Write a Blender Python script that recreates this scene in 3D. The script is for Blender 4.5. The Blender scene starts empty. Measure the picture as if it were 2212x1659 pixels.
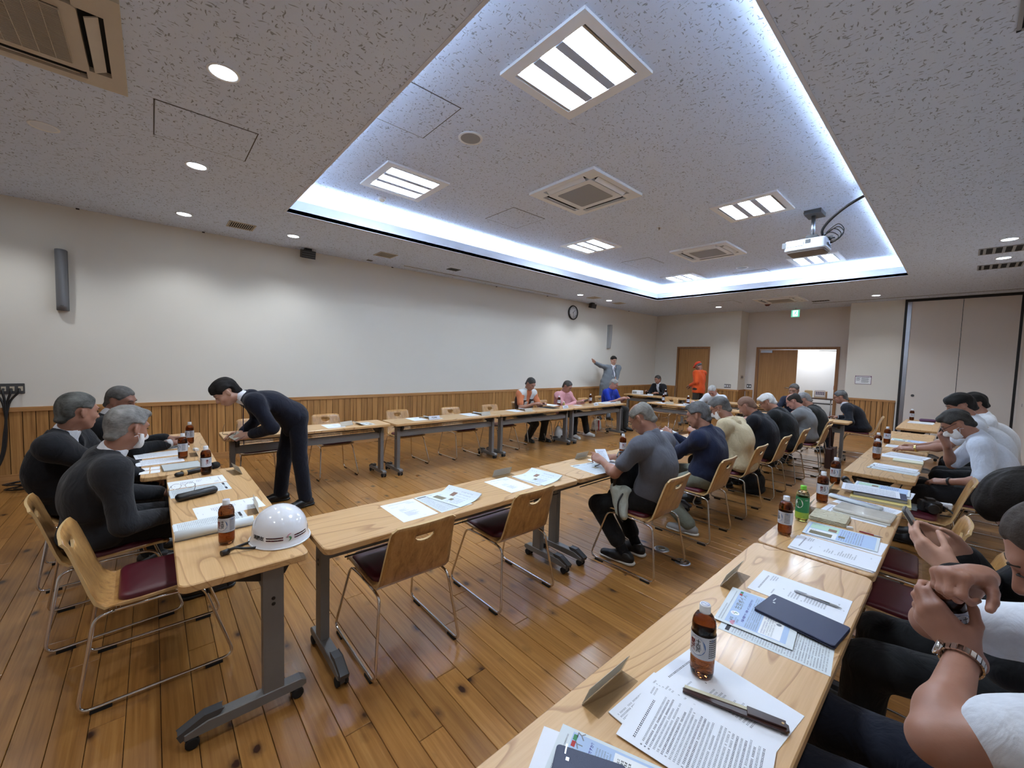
import bpy, math, random
import numpy as np
from mathutils import Matrix, Vector
PI = math.pi
S = bpy.context.scene
COL = S.collection
random.seed(7)
# ------------------------------------------------------------------ camera, exposure, world
cam = bpy.data.cameras.new('camera')
cam.sensor_fit = 'HORIZONTAL'
cam.sensor_width = 36.0
cam.lens = 36.0 * 868.63 / 2212
cam.clip_start = 0.02
CAM = bpy.data.objects.new('camera', cam)
COL.objects.link(CAM)
def camera_axes(yaw, pitch, roll):
    f = Vector((-math.sin(yaw) * math.cos(pitch), math.cos(yaw) * math.cos(pitch), -math.sin(pitch)))
    r = Vector((math.cos(yaw), math.sin(yaw), 0))
    u = r.cross(f)
    return math.cos(roll) * r + math.sin(roll) * u, -math.sin(roll) * r + math.cos(roll) * u, f
_r, _u, _f = camera_axes(math.radians(48.187), math.radians(3.351), math.radians(1.616))
_m = Matrix((_r, _u, -_f)).transposed().to_4x4()
_m.translation = (0, 0, 1.575)
CAM.matrix_world = _m
S.camera = CAM
S.view_settings.view_transform = 'Standard'
S.view_settings.look = 'None'
S.view_settings.gamma = 1.0
S.view_settings.use_curve_mapping = False
S.view_settings.exposure = 0.85
W = bpy.data.worlds.new('world'); S.world = W
W.use_nodes = True
W.node_tree.nodes['Background'].inputs[0].default_value = (0.6, 0.65, 0.75, 1)
W.node_tree.nodes['Background'].inputs[1].default_value = 0.02
TUBE_POWER, COVE_POWER, DOWN_WATT, DISC_POWER = 42.0, 28.0, 24.0, 14.0

# ------------------------------------------------------------------ materials
def srgb(r, g, b):
    f = lambda c: (c / 255 / 12.92) if c <= 10.31 else ((c / 255 + 0.055) / 1.055) ** 2.4
    return (f(r), f(g), f(b), 1)
class NT:
    def __init__(s, name):
        s.m = bpy.data.materials.new(name); s.m.use_nodes = True
        s.t = s.m.node_tree; s.b = s.t.nodes['Principled BSDF']
    def n(s, kind, **kw):
        nd = s.t.nodes.new('ShaderNode' + kind)
        for k, v in kw.items():
            if k[0] == 'i' and k[1:].isdigit():
                s.put(nd.inputs[int(k[1:])], v)
            elif k[:2] == 'I_':
                s.put(nd.inputs[k[2:].replace('_', ' ')], v)
            else:
                setattr(nd, k, v)
        return nd
    def put(s, sock, v):
        if isinstance(v, bpy.types.NodeSocket): s.t.links.new(v, sock)
        elif isinstance(v, bpy.types.Node): s.t.links.new(v.outputs[0], sock)
        else: sock.default_value = v
    def set(s, **kw):
        for k, v in kw.items(): s.put(s.b.inputs[k.replace('_', ' ')], v)
        return s
    def math(s, op, a, b=None):
        nd = s.n('Math', operation=op); s.put(nd.inputs[0], a)
        if b is not None: s.put(nd.inputs[1], b)
        return nd.outputs[0]
    def mix(s, f, a, b, mode='MIX'):
        nd = s.n('Mix', data_type='RGBA', blend_type=mode)
        s.put(nd.inputs[0], f); s.put(nd.inputs[6], a); s.put(nd.inputs[7], b)
        return nd.outputs[2]
    def ramp(s, f, *stops):
        nd = s.n('ValToRGB'); s.put(nd.inputs[0], f)
        e = nd.color_ramp.elements
        while len(e) < len(stops): e.new(0.5)
        for x, (p, c) in zip(e, stops): x.position = p; x.color = c
        return nd.outputs[0]
    def coords(s, kind='Object', scale=(1, 1, 1)):
        if kind == 'World': o = s.n('NewGeometry').outputs['Position']
        else: o = s.n('TexCoord').outputs[kind]
        mp = s.n('Mapping'); s.put(mp.inputs[0], o); mp.inputs['Scale'].default_value = scale
        return mp.outputs[0]
    def noise(s, vec, scale, detail=3, rough=0.55, dist=0):
        return s.n('TexNoise', I_Vector=vec, I_Scale=scale, I_Detail=detail, I_Roughness=rough, I_Distortion=dist).outputs[0]
    def bump(s, h, strength, dist=0.01):
        s.put(s.b.inputs['Normal'], s.n('Bump', I_Height=h, I_Strength=strength, I_Distance=dist).outputs[0])
        return s
def plain(name, col, rough=0.5, metal=0.0, noise=0.0, nscale=30, bump=0.0, bscale=200, **kw):
    t = NT(name)
    t.set(Roughness=rough, Metallic=metal, **kw)
    c = srgb(*col)
    if noise:
        f = t.noise(t.coords(), nscale, 4)
        t.set(Base_Color=t.mix(f, tuple(x * (1 - noise) for x in c[:3]) + (1,), tuple(min(1, x * (1 + noise)) for x in c[:3]) + (1,)))
    else: t.set(Base_Color=c)
    if bump: t.bump(t.noise(t.coords(), bscale, 2), bump, 0.002)
    return t.m
def emit(name, col, power):
    t = NT(name)
    t.set(Base_Color=(0.8, 0.8, 0.8, 1), Emission_Color=col + (1,), Emission_Strength=power)
    return t.m
def glass(name, col, ior=1.45, rough=0.0):
    t = NT(name)
    t.set(Base_Color=tuple(col) + (1,), Roughness=rough, IOR=ior, Transmission_Weight=1.0)
    return t.m
def wallpaper(name, col):
    t = NT(name); v = t.coords('World')
    n = t.noise(v, 160, 3); n2 = t.noise(v, 2.0, 2)
    c = srgb(*col)
    t.set(Base_Color=t.mix(n2, tuple(x * 0.96 for x in c[:3]) + (1,), c), Roughness=0.85)
    return t.bump(n, 0.25, 0.002).m
def rockwool(name, col):
    # mineral-fibre ceiling board: short worm-like dark fissures in random directions
    t = NT(name); v = t.coords('World')
    w1 = t.noise(v, 14, 2)
    vv = t.n('VectorMath', operation='ADD'); t.put(vv.inputs[0], v)
    sc = t.n('VectorMath', operation='SCALE'); t.put(sc.inputs[0], t.n('TexNoise', I_Vector=v, I_Scale=14.0, I_Detail=1.0).outputs[1]); sc.inputs[3].default_value = 0.05
    t.put(vv.inputs[1], sc.outputs[0])
    a = t.n('Mapping'); t.put(a.inputs[0], vv.outputs[0]); a.inputs['Scale'].default_value = (30, 85, 30); a.inputs['Rotation'].default_value = (0, 0, 0.6)
    b = t.n('Mapping'); t.put(b.inputs[0], vv.outputs[0]); b.inputs['Scale'].default_value = (90, 28, 30); b.inputs['Rotation'].default_value = (0, 0, 0.35)
    na = t.noise(a.outputs[0], 1.0, 1, 0.4); nb = t.noise(b.outputs[0], 1.0, 1, 0.4)
    mx = t.math('MAXIMUM', na, nb)
    f = t.ramp(mx, (0.66, (0, 0, 0, 1)), (0.72, (1, 1, 1, 1)))
    c = srgb(*col)
    fine = t.noise(v, 220, 2)
    c1 = t.mix(fine, tuple(x * 0.93 for x in c[:3]) + (1,), c)
    t.set(Base_Color=t.mix(f, c1, tuple(x * 0.42 for x in c[:3]) + (1,)), Roughness=0.95)
    inv = t.math('SUBTRACT', 1.0, f)
    return t.bump(inv, 0.5, 0.004).m
def floor_wood():
    t = NT('floor_pine'); g = t.n('NewGeometry')
    oi = t.n('ObjectInfo')
    rnd = t.math('FRACT', t.math('ADD', oi.outputs['Random'], g.outputs['Random Per Island']))
    off = t.n('CombineXYZ'); t.put(off.inputs[0], t.math('MULTIPLY', rnd, 37.0)); t.put(off.inputs[2], t.math('MULTIPLY', rnd, 91.0))
    p = t.n('VectorMath', operation='ADD'); t.put(p.inputs[0], g.outputs['Position']); t.put(p.inputs[1], off.outputs[0])
    def mp(sx, sy):
        m = t.n('Mapping'); t.put(m.inputs[0], p.outputs[0]); m.inputs['Scale'].default_value = (sx, sy, 1); return m.outputs[0]
    grain = t.noise(mp(2.2, 60), 1.0, 5, 0.6, 0.3)
    blot = t.noise(mp(2.5, 9), 1.0, 3)
    base = t.ramp(grain, (0.2, srgb(122, 82, 38)), (0.5, srgb(168, 120, 62)), (0.8, srgb(196, 150, 88)))
    base = t.mix(t.math('MULTIPLY', blot, 0.55), base, srgb(126, 80, 38))
    tone = t.ramp(rnd, (0.0, (0.80, 0.76, 0.70, 1)), (0.5, (0.96, 0.93, 0.9, 1)), (1.0, (1.1, 1.06, 1.0, 1)))
    base = t.mix(1.0, base, tone, 'MULTIPLY')
    vo = t.n('TexVoronoi', I_Vector=mp(5.0, 8.0), I_Scale=1.0, I_Randomness=1.0)
    wob = t.noise(mp(40, 60), 1.0, 2)
    d = t.math('ADD', vo.outputs['Distance'], t.math('MULTIPLY', wob, 0.09))
    pick = t.n('SeparateColor'); t.put(pick.inputs[0], vo.outputs['Color'])
    d = t.math('ADD', d, t.math('MULTIPLY', t.math('GREATER_THAN', pick.outputs[0], 0.55), 1.0))
    d = t.math('SUBTRACT', d, t.math('MULTIPLY', pick.outputs[1], 0.05))
    k = t.ramp(d, (0.11, (1, 1, 1, 1)), (0.15, (0.55, 0.55, 0.55, 1)), (0.30, (0, 0, 0, 1)))
    base = t.mix(k, base, srgb(54, 30, 20))
    wear = t.noise(t.coords('World', (1, 1, 1)), 1.3, 4)
    rough = t.n('MapRange', I_Value=wear, i1=0.3, i2=0.7, i3=0.26, i4=0.36)
    t.set(Base_Color=base, Roughness=rough.outputs[0], Coat_Weight=0.25, Coat_Roughness=0.16)
    return t.bump(grain, 0.08, 0.002).m
def wood(name, dark, mid, light, axis='x', gs=1.0, rough=0.35, coat=0.0, ring=False, kind='Object', vary=0.12):
    # straight or cathedral-figured timber; grain runs along the given local axis
    t = NT(name); oi = t.n('ObjectInfo'); g = t.n('NewGeometry')
    rnd = t.math('FRACT', t.math('ADD', oi.outputs['Random'], g.outputs['Random Per Island']))
    src = t.n('TexCoord').outputs['Object'] if kind == 'Object' else g.outputs['Position']
    off = t.n('CombineXYZ')
    for i, k in enumerate((7.0, 5.0, 9.0)): t.put(off.inputs[i], t.math('MULTIPLY', rnd, k))
    p = t.n('VectorMath', operation='ADD'); t.put(p.inputs[0], src); t.put(p.inputs[1], off.outputs[0])
    def mp(a, b):
        m = t.n('Mapping'); t.put(m.inputs[0], p.outputs[0])
        m.inputs['Scale'].default_value = {'x': (a, b, b), 'y': (b, a, b), 'z': (b, b, a)}[axis]; return m.outputs[0]
    fine = t.noise(mp(3 * gs, 130 * gs), 1.0, 4, 0.6)
    if ring:
        wv = t.noise(mp(0.9 * gs, 5.5 * gs), 1.0, 1.5, 0.45, 0.4)
        lines = t.math('FRACT', t.math('MULTIPLY', wv, 11.0))
        ln = t.ramp(lines, (0.0, (0, 0, 0, 1)), (0.78, (0.08, 0.08, 0.08, 1)), (0.955, (0.8, 0.8, 0.8, 1)), (1.0, (0.1, 0.1, 0.1, 1)))
        base = t.mix(ln, t.ramp(fine, (0.25, srgb(*mid)), (0.7, srgb(*light))), srgb(*dark))
    else:
        cs = t.noise(mp(0.8 * gs, 22 * gs), 1.0, 3, 0.6, 0.6)
        f = t.math('ADD', t.math('MULTIPLY', cs, 0.7), t.math('MULTIPLY', fine, 0.3))
        base = t.ramp(f, (0.3, srgb(*dark)), (0.5, srgb(*mid)), (0.7, srgb(*light)))
    tn = t.ramp(rnd, (0, (1 - vary, 1 - vary, 1 - vary * 1.2, 1)), (1, (1 + vary * .6, 1 + vary * .6, 1 + vary * .5, 1)))
    base = t.mix(1.0, base, tn, 'MULTIPLY')
    t.set(Base_Color=base, Roughness=rough, Coat_Weight=coat, Coat_Roughness=0.1)
    return t.bump(fine, 0.06, 0.001).m
def cloth(name, col, weave=900, rough=0.9, fold=0.35, fscale=14, sheen=0.0, mott=0.12):
    t = NT(name); v = t.coords()
    c = srgb(*col)
    n = t.noise(v, 60, 4); w = t.noise(v, weave, 1)
    base = t.mix(n, tuple(x * (1 - mott) for x in c[:3]) + (1,), tuple(min(1, x * (1 + mott)) for x in c[:3]) + (1,))
    t.set(Base_Color=base, Roughness=rough, Sheen_Weight=sheen, Specular_IOR_Level=0.25)
    fo = t.noise(t.coords('Object', (1, 1, 0.6)), fscale, 3, 0.5, 1.2)
    h = t.math('ADD', t.math('MULTIPLY', fo, 1.0), t.math('MULTIPLY', w, 0.03))
    return t.bump(h, fold, 0.03).m
def skin(name, col):
    t = NT(name); v = t.coords()
    c = srgb(*col)
    n = t.noise(v, 22, 4); f = t.noise(v, 260, 2)
    t.set(Base_Color=t.mix(n, tuple(x * y for x, y in zip(c[:3], (0.86, 0.76, 0.72))) + (1,), tuple(min(1, x * 1.1) for x in c[:3]) + (1,)),
          Roughness=0.48, Subsurface_Weight=0.12, Subsurface_Radius=(0.012, 0.005, 0.003), Subsurface_Scale=0.6)
    return t.bump(f, 0.12, 0.001).m
def hairmat(name, col, grey=None, mix=0.5):
    t = NT(name); v = t.coords('Object', (1, 0.35, 1))
    n = t.noise(v, 120, 3, 0.7); big = t.noise(t.coords(), 14, 2)
    c = srgb(*col)
    g = srgb(*grey) if grey else tuple(min(1, x * 2.2) for x in c[:3]) + (1,)
    f = t.math('MULTIPLY', t.math('ADD', n, t.math('MULTIPLY', t.math('SUBTRACT', big, 0.5), 1.4)), 2 * mix)
    t.set(Base_Color=t.mix(f, c, g), Roughness=0.62, Specular_IOR_Level=0.15)
    return t.bump(n, 0.5, 0.004).m

M = {}
M['wall'] = wallpaper('cream_wallpaper', (226, 222, 212))
M['wall2'] = wallpaper('beige_wallpaper', (222, 214, 206))
M['ceiling'] = rockwool('rockwool_board', (218, 230, 250))
M['ceiling_edge'] = plain('ceiling_bead', (220, 226, 236), 0.8)
M['white_paint'] = plain('white_paint', (225, 228, 232), 0.6)
M['lip'] = plain('cove_lip_paint', (214, 219, 230), 0.6)
M['floor'] = floor_wood()
M['underfloor'] = plain('floor_gap', (38, 22, 14), 0.9)
M['wains'] = wood('cedar_board', (128, 86, 44), (172, 124, 70), (198, 150, 92), 'z', 1.0, 0.5, kind='World', vary=0.16)
M['wains_back'] = plain('board_groove', (58, 36, 18), 0.9)
M['rail'] = wood('cedar_rail', (150, 104, 58), (176, 128, 78), (192, 146, 94), 'y', 1.0, 0.5, kind='World')
M['railx'] = wood('cedar_rail_far', (150, 104, 58), (176, 128, 78), (192, 146, 94), 'x', 1.0, 0.5, kind='World')
M['door'] = wood('door_oak', (150, 106, 58), (170, 124, 72), (184, 138, 84), 'z', 1.4, 0.45, kind='World', vary=0.03)
M['doorframe'] = wood('door_frame_oak', (128, 88, 52), (148, 104, 64), (160, 116, 74), 'z', 1.2, 0.5, kind='World', vary=0.03)
M['black'] = plain('black_metal', (22, 22, 24), 0.45)
M['blackp'] = plain('black_plastic', (26, 26, 28), 0.4)
M['dark'] = plain('dark_void', (14, 14, 16), 0.9)
M['grey'] = plain('grey_painted_steel', (118, 116, 114), 0.42, 0.0, 0.06, 50)
M['greydk'] = plain('dark_grey_plastic', (74, 75, 77), 0.5)
M['chrome'] = plain('chrome', (215, 212, 208), 0.12, 1.0)
M['alu'] = plain('aluminium', (180, 182, 186), 0.3, 1.0)
M['beigeplast'] = plain('aged_beige_plastic', (196, 184, 164), 0.5, 0.0, 0.08, 8)
M['whiteplast'] = plain('white_plastic', (232, 234, 236), 0.35)
M['greyplast'] = plain('grey_plastic', (150, 150, 150), 0.5)
M['tube'] = emit('fluorescent_tube', (0.80, 0.95, 1.12), TUBE_POWER)
M['cove'] = emit('cove_tube', (0.74, 0.90, 1.08), COVE_POWER)
M['disc'] = emit('downlight_lamp', (0.82, 0.95, 1.1), DISC_POWER)
M['reflector'] = plain('lamp_reflector', (176, 186, 204), 0.4)

# ------------------------------------------------------------------ mesh helpers
class MB:
    """collects faces, then links them as ONE mesh object"""
    def __init__(s): s.v = []; s.f = []; s.mi = []; s.sm = []
    def add(s, vs, fs, mi=0, smooth=False):
        o = len(s.v); s.v.extend([tuple(v) for v in vs])
        for f in fs: s.f.append(tuple(i + o for i in f)); s.mi.append(mi); s.sm.append(smooth)
        return s
    def box(s, x0, y0, z0, x1, y1, z1, mi=0, M4=None):
        vs = [(x, y, z) for z in (z0, z1) for y in (y0, y1) for x in (x0, x1)]
        if M4 is not None: vs = [M4 @ Vector(v) for v in vs]
        return s.add(vs, [(0, 2, 3, 1), (4, 5, 7, 6), (0, 1, 5, 4), (2, 6, 7, 3), (0, 4, 6, 2), (1, 3, 7, 5)], mi)
    def prism(s, poly, z0, z1, mi=0, M4=None, ch=0.0, smooth=False):
        """polygon in xy (ccw) extruded in z; ch chamfers the top and bottom rims"""
        n = len(poly)
        def inset(p, d):
            out = []
            for i in range(n):
                a = Vector(p[i - 1]); b = Vector(p[i]); c = Vector(p[(i + 1) % n])
                e1 = (b - a).normalized(); e2 = (c - b).normalized()
                n1 = Vector((-e1.y, e1.x)); n2 = Vector((-e2.y, e2.x))
                m = (n1 + n2); m = m / max(0.3, m.length_squared) * 2
                out.append(b + m * d)
            return out
        rings = [(poly, z0), (poly, z1)] if not ch else [(inset(poly, ch), z0), (poly, z0 + ch), (poly, z1 - ch), (inset(poly, ch), z1)]
        vs = [Vector((p[0], p[1], z)) for pl, z in rings for p in pl]
        if M4 is not None: vs = [M4 @ v for v in vs]
        k = len(rings)
        fs = [(r * n + i, r * n + (i + 1) % n, (r + 1) * n + (i + 1) % n, (r + 1) * n + i) for r in range(k - 1) for i in range(n)]
        s.add(vs, fs, mi, smooth)
        o = len(s.v) - k * n
        s.f += [tuple(o + i for i in reversed(range(n))), tuple(o + (k - 1) * n + i for i in range(n))]
        s.mi += [mi, mi]; s.sm += [False, False]
        return s
    def tube(s, path, r, n=8, mi=0, cap=True, closed=False):
        P = [Vector(p) for p in path]; k = len(P); rings = []
        rr = r if isinstance(r, (list, tuple)) else [r] * k
        up = None
        for i in range(k):
            a = P[i - 1] if (i or closed) else P[0]; b = P[(i + 1) % k] if (i < k - 1 or closed) else P[-1]
            d = (b - a)
            d = d.normalized() if d.length > 1e-9 else Vector((0, 0, 1))
            if up is None: up = Vector((0, 0, 1)) if abs(d.z) < 0.9 else Vector((1, 0, 0))
            x = d.cross(up)
            if x.length < 1e-4: x = d.orthogonal()
            x.normalize(); y = x.cross(d); up = y
            rings.append([P[i] + rr[i] * (math.cos(2 * PI * j / n) * x + math.sin(2 * PI * j / n) * y) for j in range(n)])
        vs = [v for q in rings for v in q]; m = k if closed else k - 1
        fs = [(i * n + j, i * n + (j + 1) % n, ((i + 1) % k) * n + (j + 1) % n, ((i + 1) % k) * n + j) for i in range(m) for j in range(n)]
        s.add(vs, fs, mi, True)
        if cap and not closed:
            o = len(s.v) - k * n
            s.f += [tuple(o + j for j in reversed(range(n))), tuple(o + (k - 1) * n + j for j in range(n))]; s.mi += [mi, mi]; s.sm += [False, False]
        return s
    def lathe(s, prof, n=20, mi=0, M4=None, capb=True, capt=True, smooth=True):
        vs = [Vector((r * math.cos(2 * PI * j / n), r * math.sin(2 * PI * j / n), z)) for r, z in prof for j in range(n)]
        if M4 is not None: vs = [M4 @ v for v in vs]
        k = len(prof)
        fs = [(i * n + j, i * n + (j + 1) % n, (i + 1) * n + (j + 1) % n, (i + 1) * n + j) for i in range(k - 1) for j in range(n)]
        s.add(vs, fs, mi, smooth); o = len(s.v) - k * n
        if capb: s.f.append(tuple(o + j for j in reversed(range(n)))); s.mi.append(mi); s.sm.append(False)
        if capt: s.f.append(tuple(o + (k - 1) * n + j for j in range(n))); s.mi.append(mi); s.sm.append(False)
        return s
    def mesh(s, name, mats):
        me = bpy.data.meshes.new(name)
        me.from_pydata([tuple(v) for v in s.v], [], s.f)
        for m in (mats if isinstance(mats, (list, tuple)) else [mats]): me.materials.append(m)
        me.polygons.foreach_set('material_index', s.mi)
        me.polygons.foreach_set('use_smooth', s.sm)
        me.update()
        return me
    def build(s, name, mats, parent=None, **props):
        return link(name, s.mesh(name, mats), parent, **props)
def link(name, data, parent=None, loc=None, rot=None, **props):
    o = bpy.data.objects.new(name, data); COL.objects.link(o)
    if parent: o.parent = parent
    if loc: o.location = loc
    if rot: o.rotation_euler = rot
    for k, v in props.items(): o[k] = v
    return o
def thing(name, label, cat, loc=(0, 0, 0), rz=0.0, group=None):
    o = link(name, None, None, loc, (0, 0, rz), label=label, category=cat)
    o.empty_display_size = 0.1
    if group: o['group'] = group
    return o
def tag(o, label, cat, group=None):
    o['label'] = label; o['category'] = cat
    if group: o['group'] = group
    return o
def kids(o): return [c for c in bpy.data.objects if c.parent == o]
def dup(root, loc, rz, label, group=None, kidmap=None):
    r = root.copy(); COL.objects.link(r); r.location = loc; r.rotation_euler = (0, 0, rz); r['label'] = label
    if group: r['group'] = group
    for ch in CH.get(root.name, ()):
        c = ch.copy(); COL.objects.link(c); c.parent = r
        for g in CH.get(ch.name, ()):
            d = g.copy(); COL.objects.link(d); d.parent = c
    return r
CH = {}
def cache(root):
    CH[root.name] = [c for c in COL.objects if c.parent == root]
    for c in CH[root.name]: CH[c.name] = [d for d in COL.objects if d.parent == c]
    return root
def rrect(w, d, r, n=4, cx=0, cy=0):
    out = []
    for sx, sy, a in ((1, -1, -PI / 2), (1, 1, 0), (-1, 1, PI / 2), (-1, -1, PI)):
        for i in range(n + 1):
            t = a + PI / 2 * i / n
            out.append((cx + sx * (w / 2 - r) + r * math.cos(t), cy + sy * (d / 2 - r) + r * math.sin(t)))
    return out
def fillet(pts, r, n=4, closed=False):
    """round the corners of a polyline"""
    P = [Vector(p) for p in pts]; out = []; k = len(P)
    for i in range(k):
        if not closed and i in (0, k - 1): out.append(P[i]); continue
        a, b, c = P[i - 1], P[i], P[(i + 1) % k]
        u = a - b; w = c - b
        d = min(r, u.length * .49, w.length * .49)
        p = b + u.normalized() * d; q = b + w.normalized() * d
        for j in range(n + 1):
            t = j / n
            out.append((1 - t) ** 2 * p + 2 * t * (1 - t) * b + t * t * q)
    return out
TXT = {}
def textmesh(s, size, bold=0.0, align='CENTER'):
    """flat lettering as mesh data: (verts, faces), laid in the xy plane"""
    key = (s, size, bold, align)
    if key not in TXT:
        c = bpy.data.curves.new('lettering', 'FONT'); c.body = s; c.size = size; c.align_x = align; c.align_y = 'CENTER'
        c.resolution_u = 1; c.offset = bold
        o = bpy.data.objects.new('lettering', c); COL.objects.link(o)
        dg = bpy.context.evaluated_depsgraph_get()
        me = bpy.data.meshes.new_from_object(o.evaluated_get(dg))
        TXT[key] = ([tuple(v.co) for v in me.vertices], [tuple(p.vertices) for p in me.polygons])
        bpy.data.objects.remove(o); bpy.data.curves.remove(c); bpy.data.meshes.remove(me)
    return TXT[key]
def put_text(mb, s, size, M4, mi=0, bold=0.0, align='CENTER', sx=1.0):
    v, f = textmesh(s, size, bold, align)
    mb.add([M4 @ Vector((x * sx, y, 0)) for x, y, z in v], f, mi)
# ------------------------------------------------------------------ the setting
ZC, ZT = 3.26, 3.60                        # lower ceiling, raised tray ceiling
XL, XR, YB, YF, YR = -7.25, 0.78, -3.0, 13.23, 13.83
TX0, TX1, TY0, TY1 = -5.45, -0.74, 1.21, 9.90
def struct(name, mb, mats, parent=None):
    o = mb.build(name, mats, parent)
    if parent is None: o['kind'] = 'structure'
    return o
# floor: dark bed and loose-laid planks running towards the left wall
floor = struct('floor', MB().box(XL - .1, YB, -0.06, XR + .1, 15.6, -0.012), M['underfloor'])
PW = 0.113
rows = int((YR - YB) / PW) + 1
pl = []
rnd = random.Random(3)
for r in range(rows):
    y = YB + 0.061 + r * PW
    x = XL + 0.02 - rnd.random() * 1.8
    while x < XR:
        x0, x1 = max(x, XL + 0.01), min(x + 1.82, XR - 0.01)
        if x1 - x0 > 0.05: pl.append((round(x0, 3), round(x1, 3), y))
        x += 1.82
def plank_score(p):
    c = Vector(((p[0] + p[1]) / 2, p[2], 0)) - Vector((0, 0, 1.575))
    return c.length if (c.dot(_f) > 0.35 * c.length and c.y > -0.9) else 99 + c.length
pl.sort(key=plank_score)
pmesh = {}
def plank_mb(mb, L, x=0, y=0, dz=0.0):
    g = 0.0011
    return mb.prism([(x + g, y + g), (x + L - g, y + g), (x + L - g, y + PW - g), (x + g, y + PW - g)], -0.012, 0.0 + dz, 0, None, 0.0016)
for x0, x1, y in pl[:299]:
    L = round(x1 - x0, 2)
    if L not in pmesh: pmesh[L] = plank_mb(MB(), L).mesh('plank', M['floor'])
    link('plank', pmesh[L], floor, (x0, y, 0))
mb = MB()
for x0, x1, y in pl[299:]: plank_mb(mb, x1 - x0, x0, y)
mb.build('plank', M['floor'], floor, kind='stuff')

# lower ceiling (four strips round the tray), tray ceiling, cove
mb = MB()
for a in ((XL - .1, YB, TX0, YR + .05), (TX1, YB, XR + .1, YR + .05), (TX0, YB, TX1, TY0), (TX0, TY1, TX1, YR + .05)):
    mb.box(a[0], a[1], ZC, a[2], a[3], ZC + .045)
ceiling = struct('ceiling', mb, M['ceiling'])
SB = 0.26
mb = MB().box(TX0 - SB, TY0 - SB, ZT, TX1 + SB, TY1 + SB, ZT + .04)
struct('ceiling_tray', mb, M['ceiling'])
mb = MB()
for a in ((TX0 - SB - .03, TY0 - SB - .03, TX0 - SB, TY1 + SB + .03), (TX1 + SB, TY0 - SB - .03, TX1 + SB + .03, TY1 + SB + .03),
          (TX0 - SB, TY0 - SB - .03, TX1 + SB, TY0 - SB), (TX0 - SB, TY1 + SB, TX1 + SB, TY1 + SB + .03)):
    mb.box(a[0], a[1], ZC + .045, a[2], a[3], ZT + .04)
struct('ceiling_cove', mb, M['white_paint'])
mb = MB()
T = .022
for a in ((TX0 - T, TY0 - T, TX0, TY1 + T), (TX1, TY0 - T, TX1 + T, TY1 + T), (TX0, TY0 - T, TX1, TY0), (TX0, TY1, TX1, TY1 + T)):
    mb.box(a[0], a[1], ZC - .004, a[2], a[3], ZC + .165)
struct('trim_1', mb, M['lip'])
# fluorescent battens lying in the cove, hidden behind the lip
def cove_tube(x0, y0, x1, y1):
    t = tag(MB().tube([(x0, y0, ZC + .085), (x1, y1, ZC + .085)], 0.016, 8).build('cove_tube', M['cove']), 'bluish fluorescent tube lying in the ceiling cove behind the white lip', 'lamp', 'cove tubes')
    mb = MB(); cx, cy = (x0 + x1) / 2, (y0 + y1) / 2
    dx, dy = (abs(x1 - x0) / 2 + .02, .025) if abs(x1 - x0) > abs(y1 - y0) else (.025, abs(y1 - y0) / 2 + .02)
    mb.box(cx - dx, cy - dy, ZC + .046, cx + dx, cy + dy, ZC + .068)
    mb.build('batten', M['white_paint'], t)
n = 7
for i in range(n):
    y0 = TY0 + .05 + i * (TY1 - TY0 - .1) / n; y1 = y0 + (TY1 - TY0 - .1) / n - .1
    cove_tube(TX0 - .13, y0, TX0 - .13, y1); cove_tube(TX1 + .13, y0, TX1 + .13, y1)
n = 4
for i in range(n):
    x0 = TX0 + .05 + i * (TX1 - TX0 - .1) / n; x1 = x0 + (TX1 - TX0 - .1) / n - .1
    cove_tube(x0, TY1 + .13, x1, TY1 + .13); cove_tube(x0, TY0 - .13, x1, TY0 - .13)

# walls
wl = struct('wall_left', MB().box(XL - .12, YB, 0, XL, YR, ZC), M['wall'])
wr = struct('wall_right', MB().box(XR, YB, 0, XR + .12, YF, ZC), M['wall2'])
wb = struct('wall_back', MB().box(XL - .1, YB - .12, 0, XR + .1, YB, ZC), M['wall2'])
mb = MB()
mb.box(XL, YF, 0, -6.44, YF + .12, ZC); mb.box(-5.41, YF, 0, -4.53, YF + .12, ZC); mb.box(-6.44, YF, 2.17, -5.41, YF + .12, ZC)
mb.box(-4.65, YF + .12, 0, -4.53, YR, ZC)                       # return of the recess
mb.box(-1.99, YF, 0, -1.0, YF + .12, ZC); mb.box(-1.99, YF + .12, 0, -1.87, YR, ZC)
wf = struct('wall_far', mb, M['wall'])
mb = MB()
mb.box(-4.65, YR, 0, -4.24, YR + .12, ZC); mb.box(-2.25, YR, 0, -1.87, YR + .12, ZC); mb.box(-4.24, YR, 2.18, -2.25, YR + .12, ZC)
wrc = struct('wall_recess', mb, M['wall2'])
# corridor behind the open door
mb = MB()
mb.box(-4.9, 15.5, 0, -1.6, 15.6, 2.6); mb.box(-5.0, YR + .12, 0, -4.9, 15.6, 2.6); mb.box(-1.6, YR + .12, 0, -1.5, 15.6, 2.6); mb.box(-5, YR + .12, 2.6, -1.5, 15.6, 2.7)
wc = struct('wall_corridor', mb, M['white_paint'])
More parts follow.
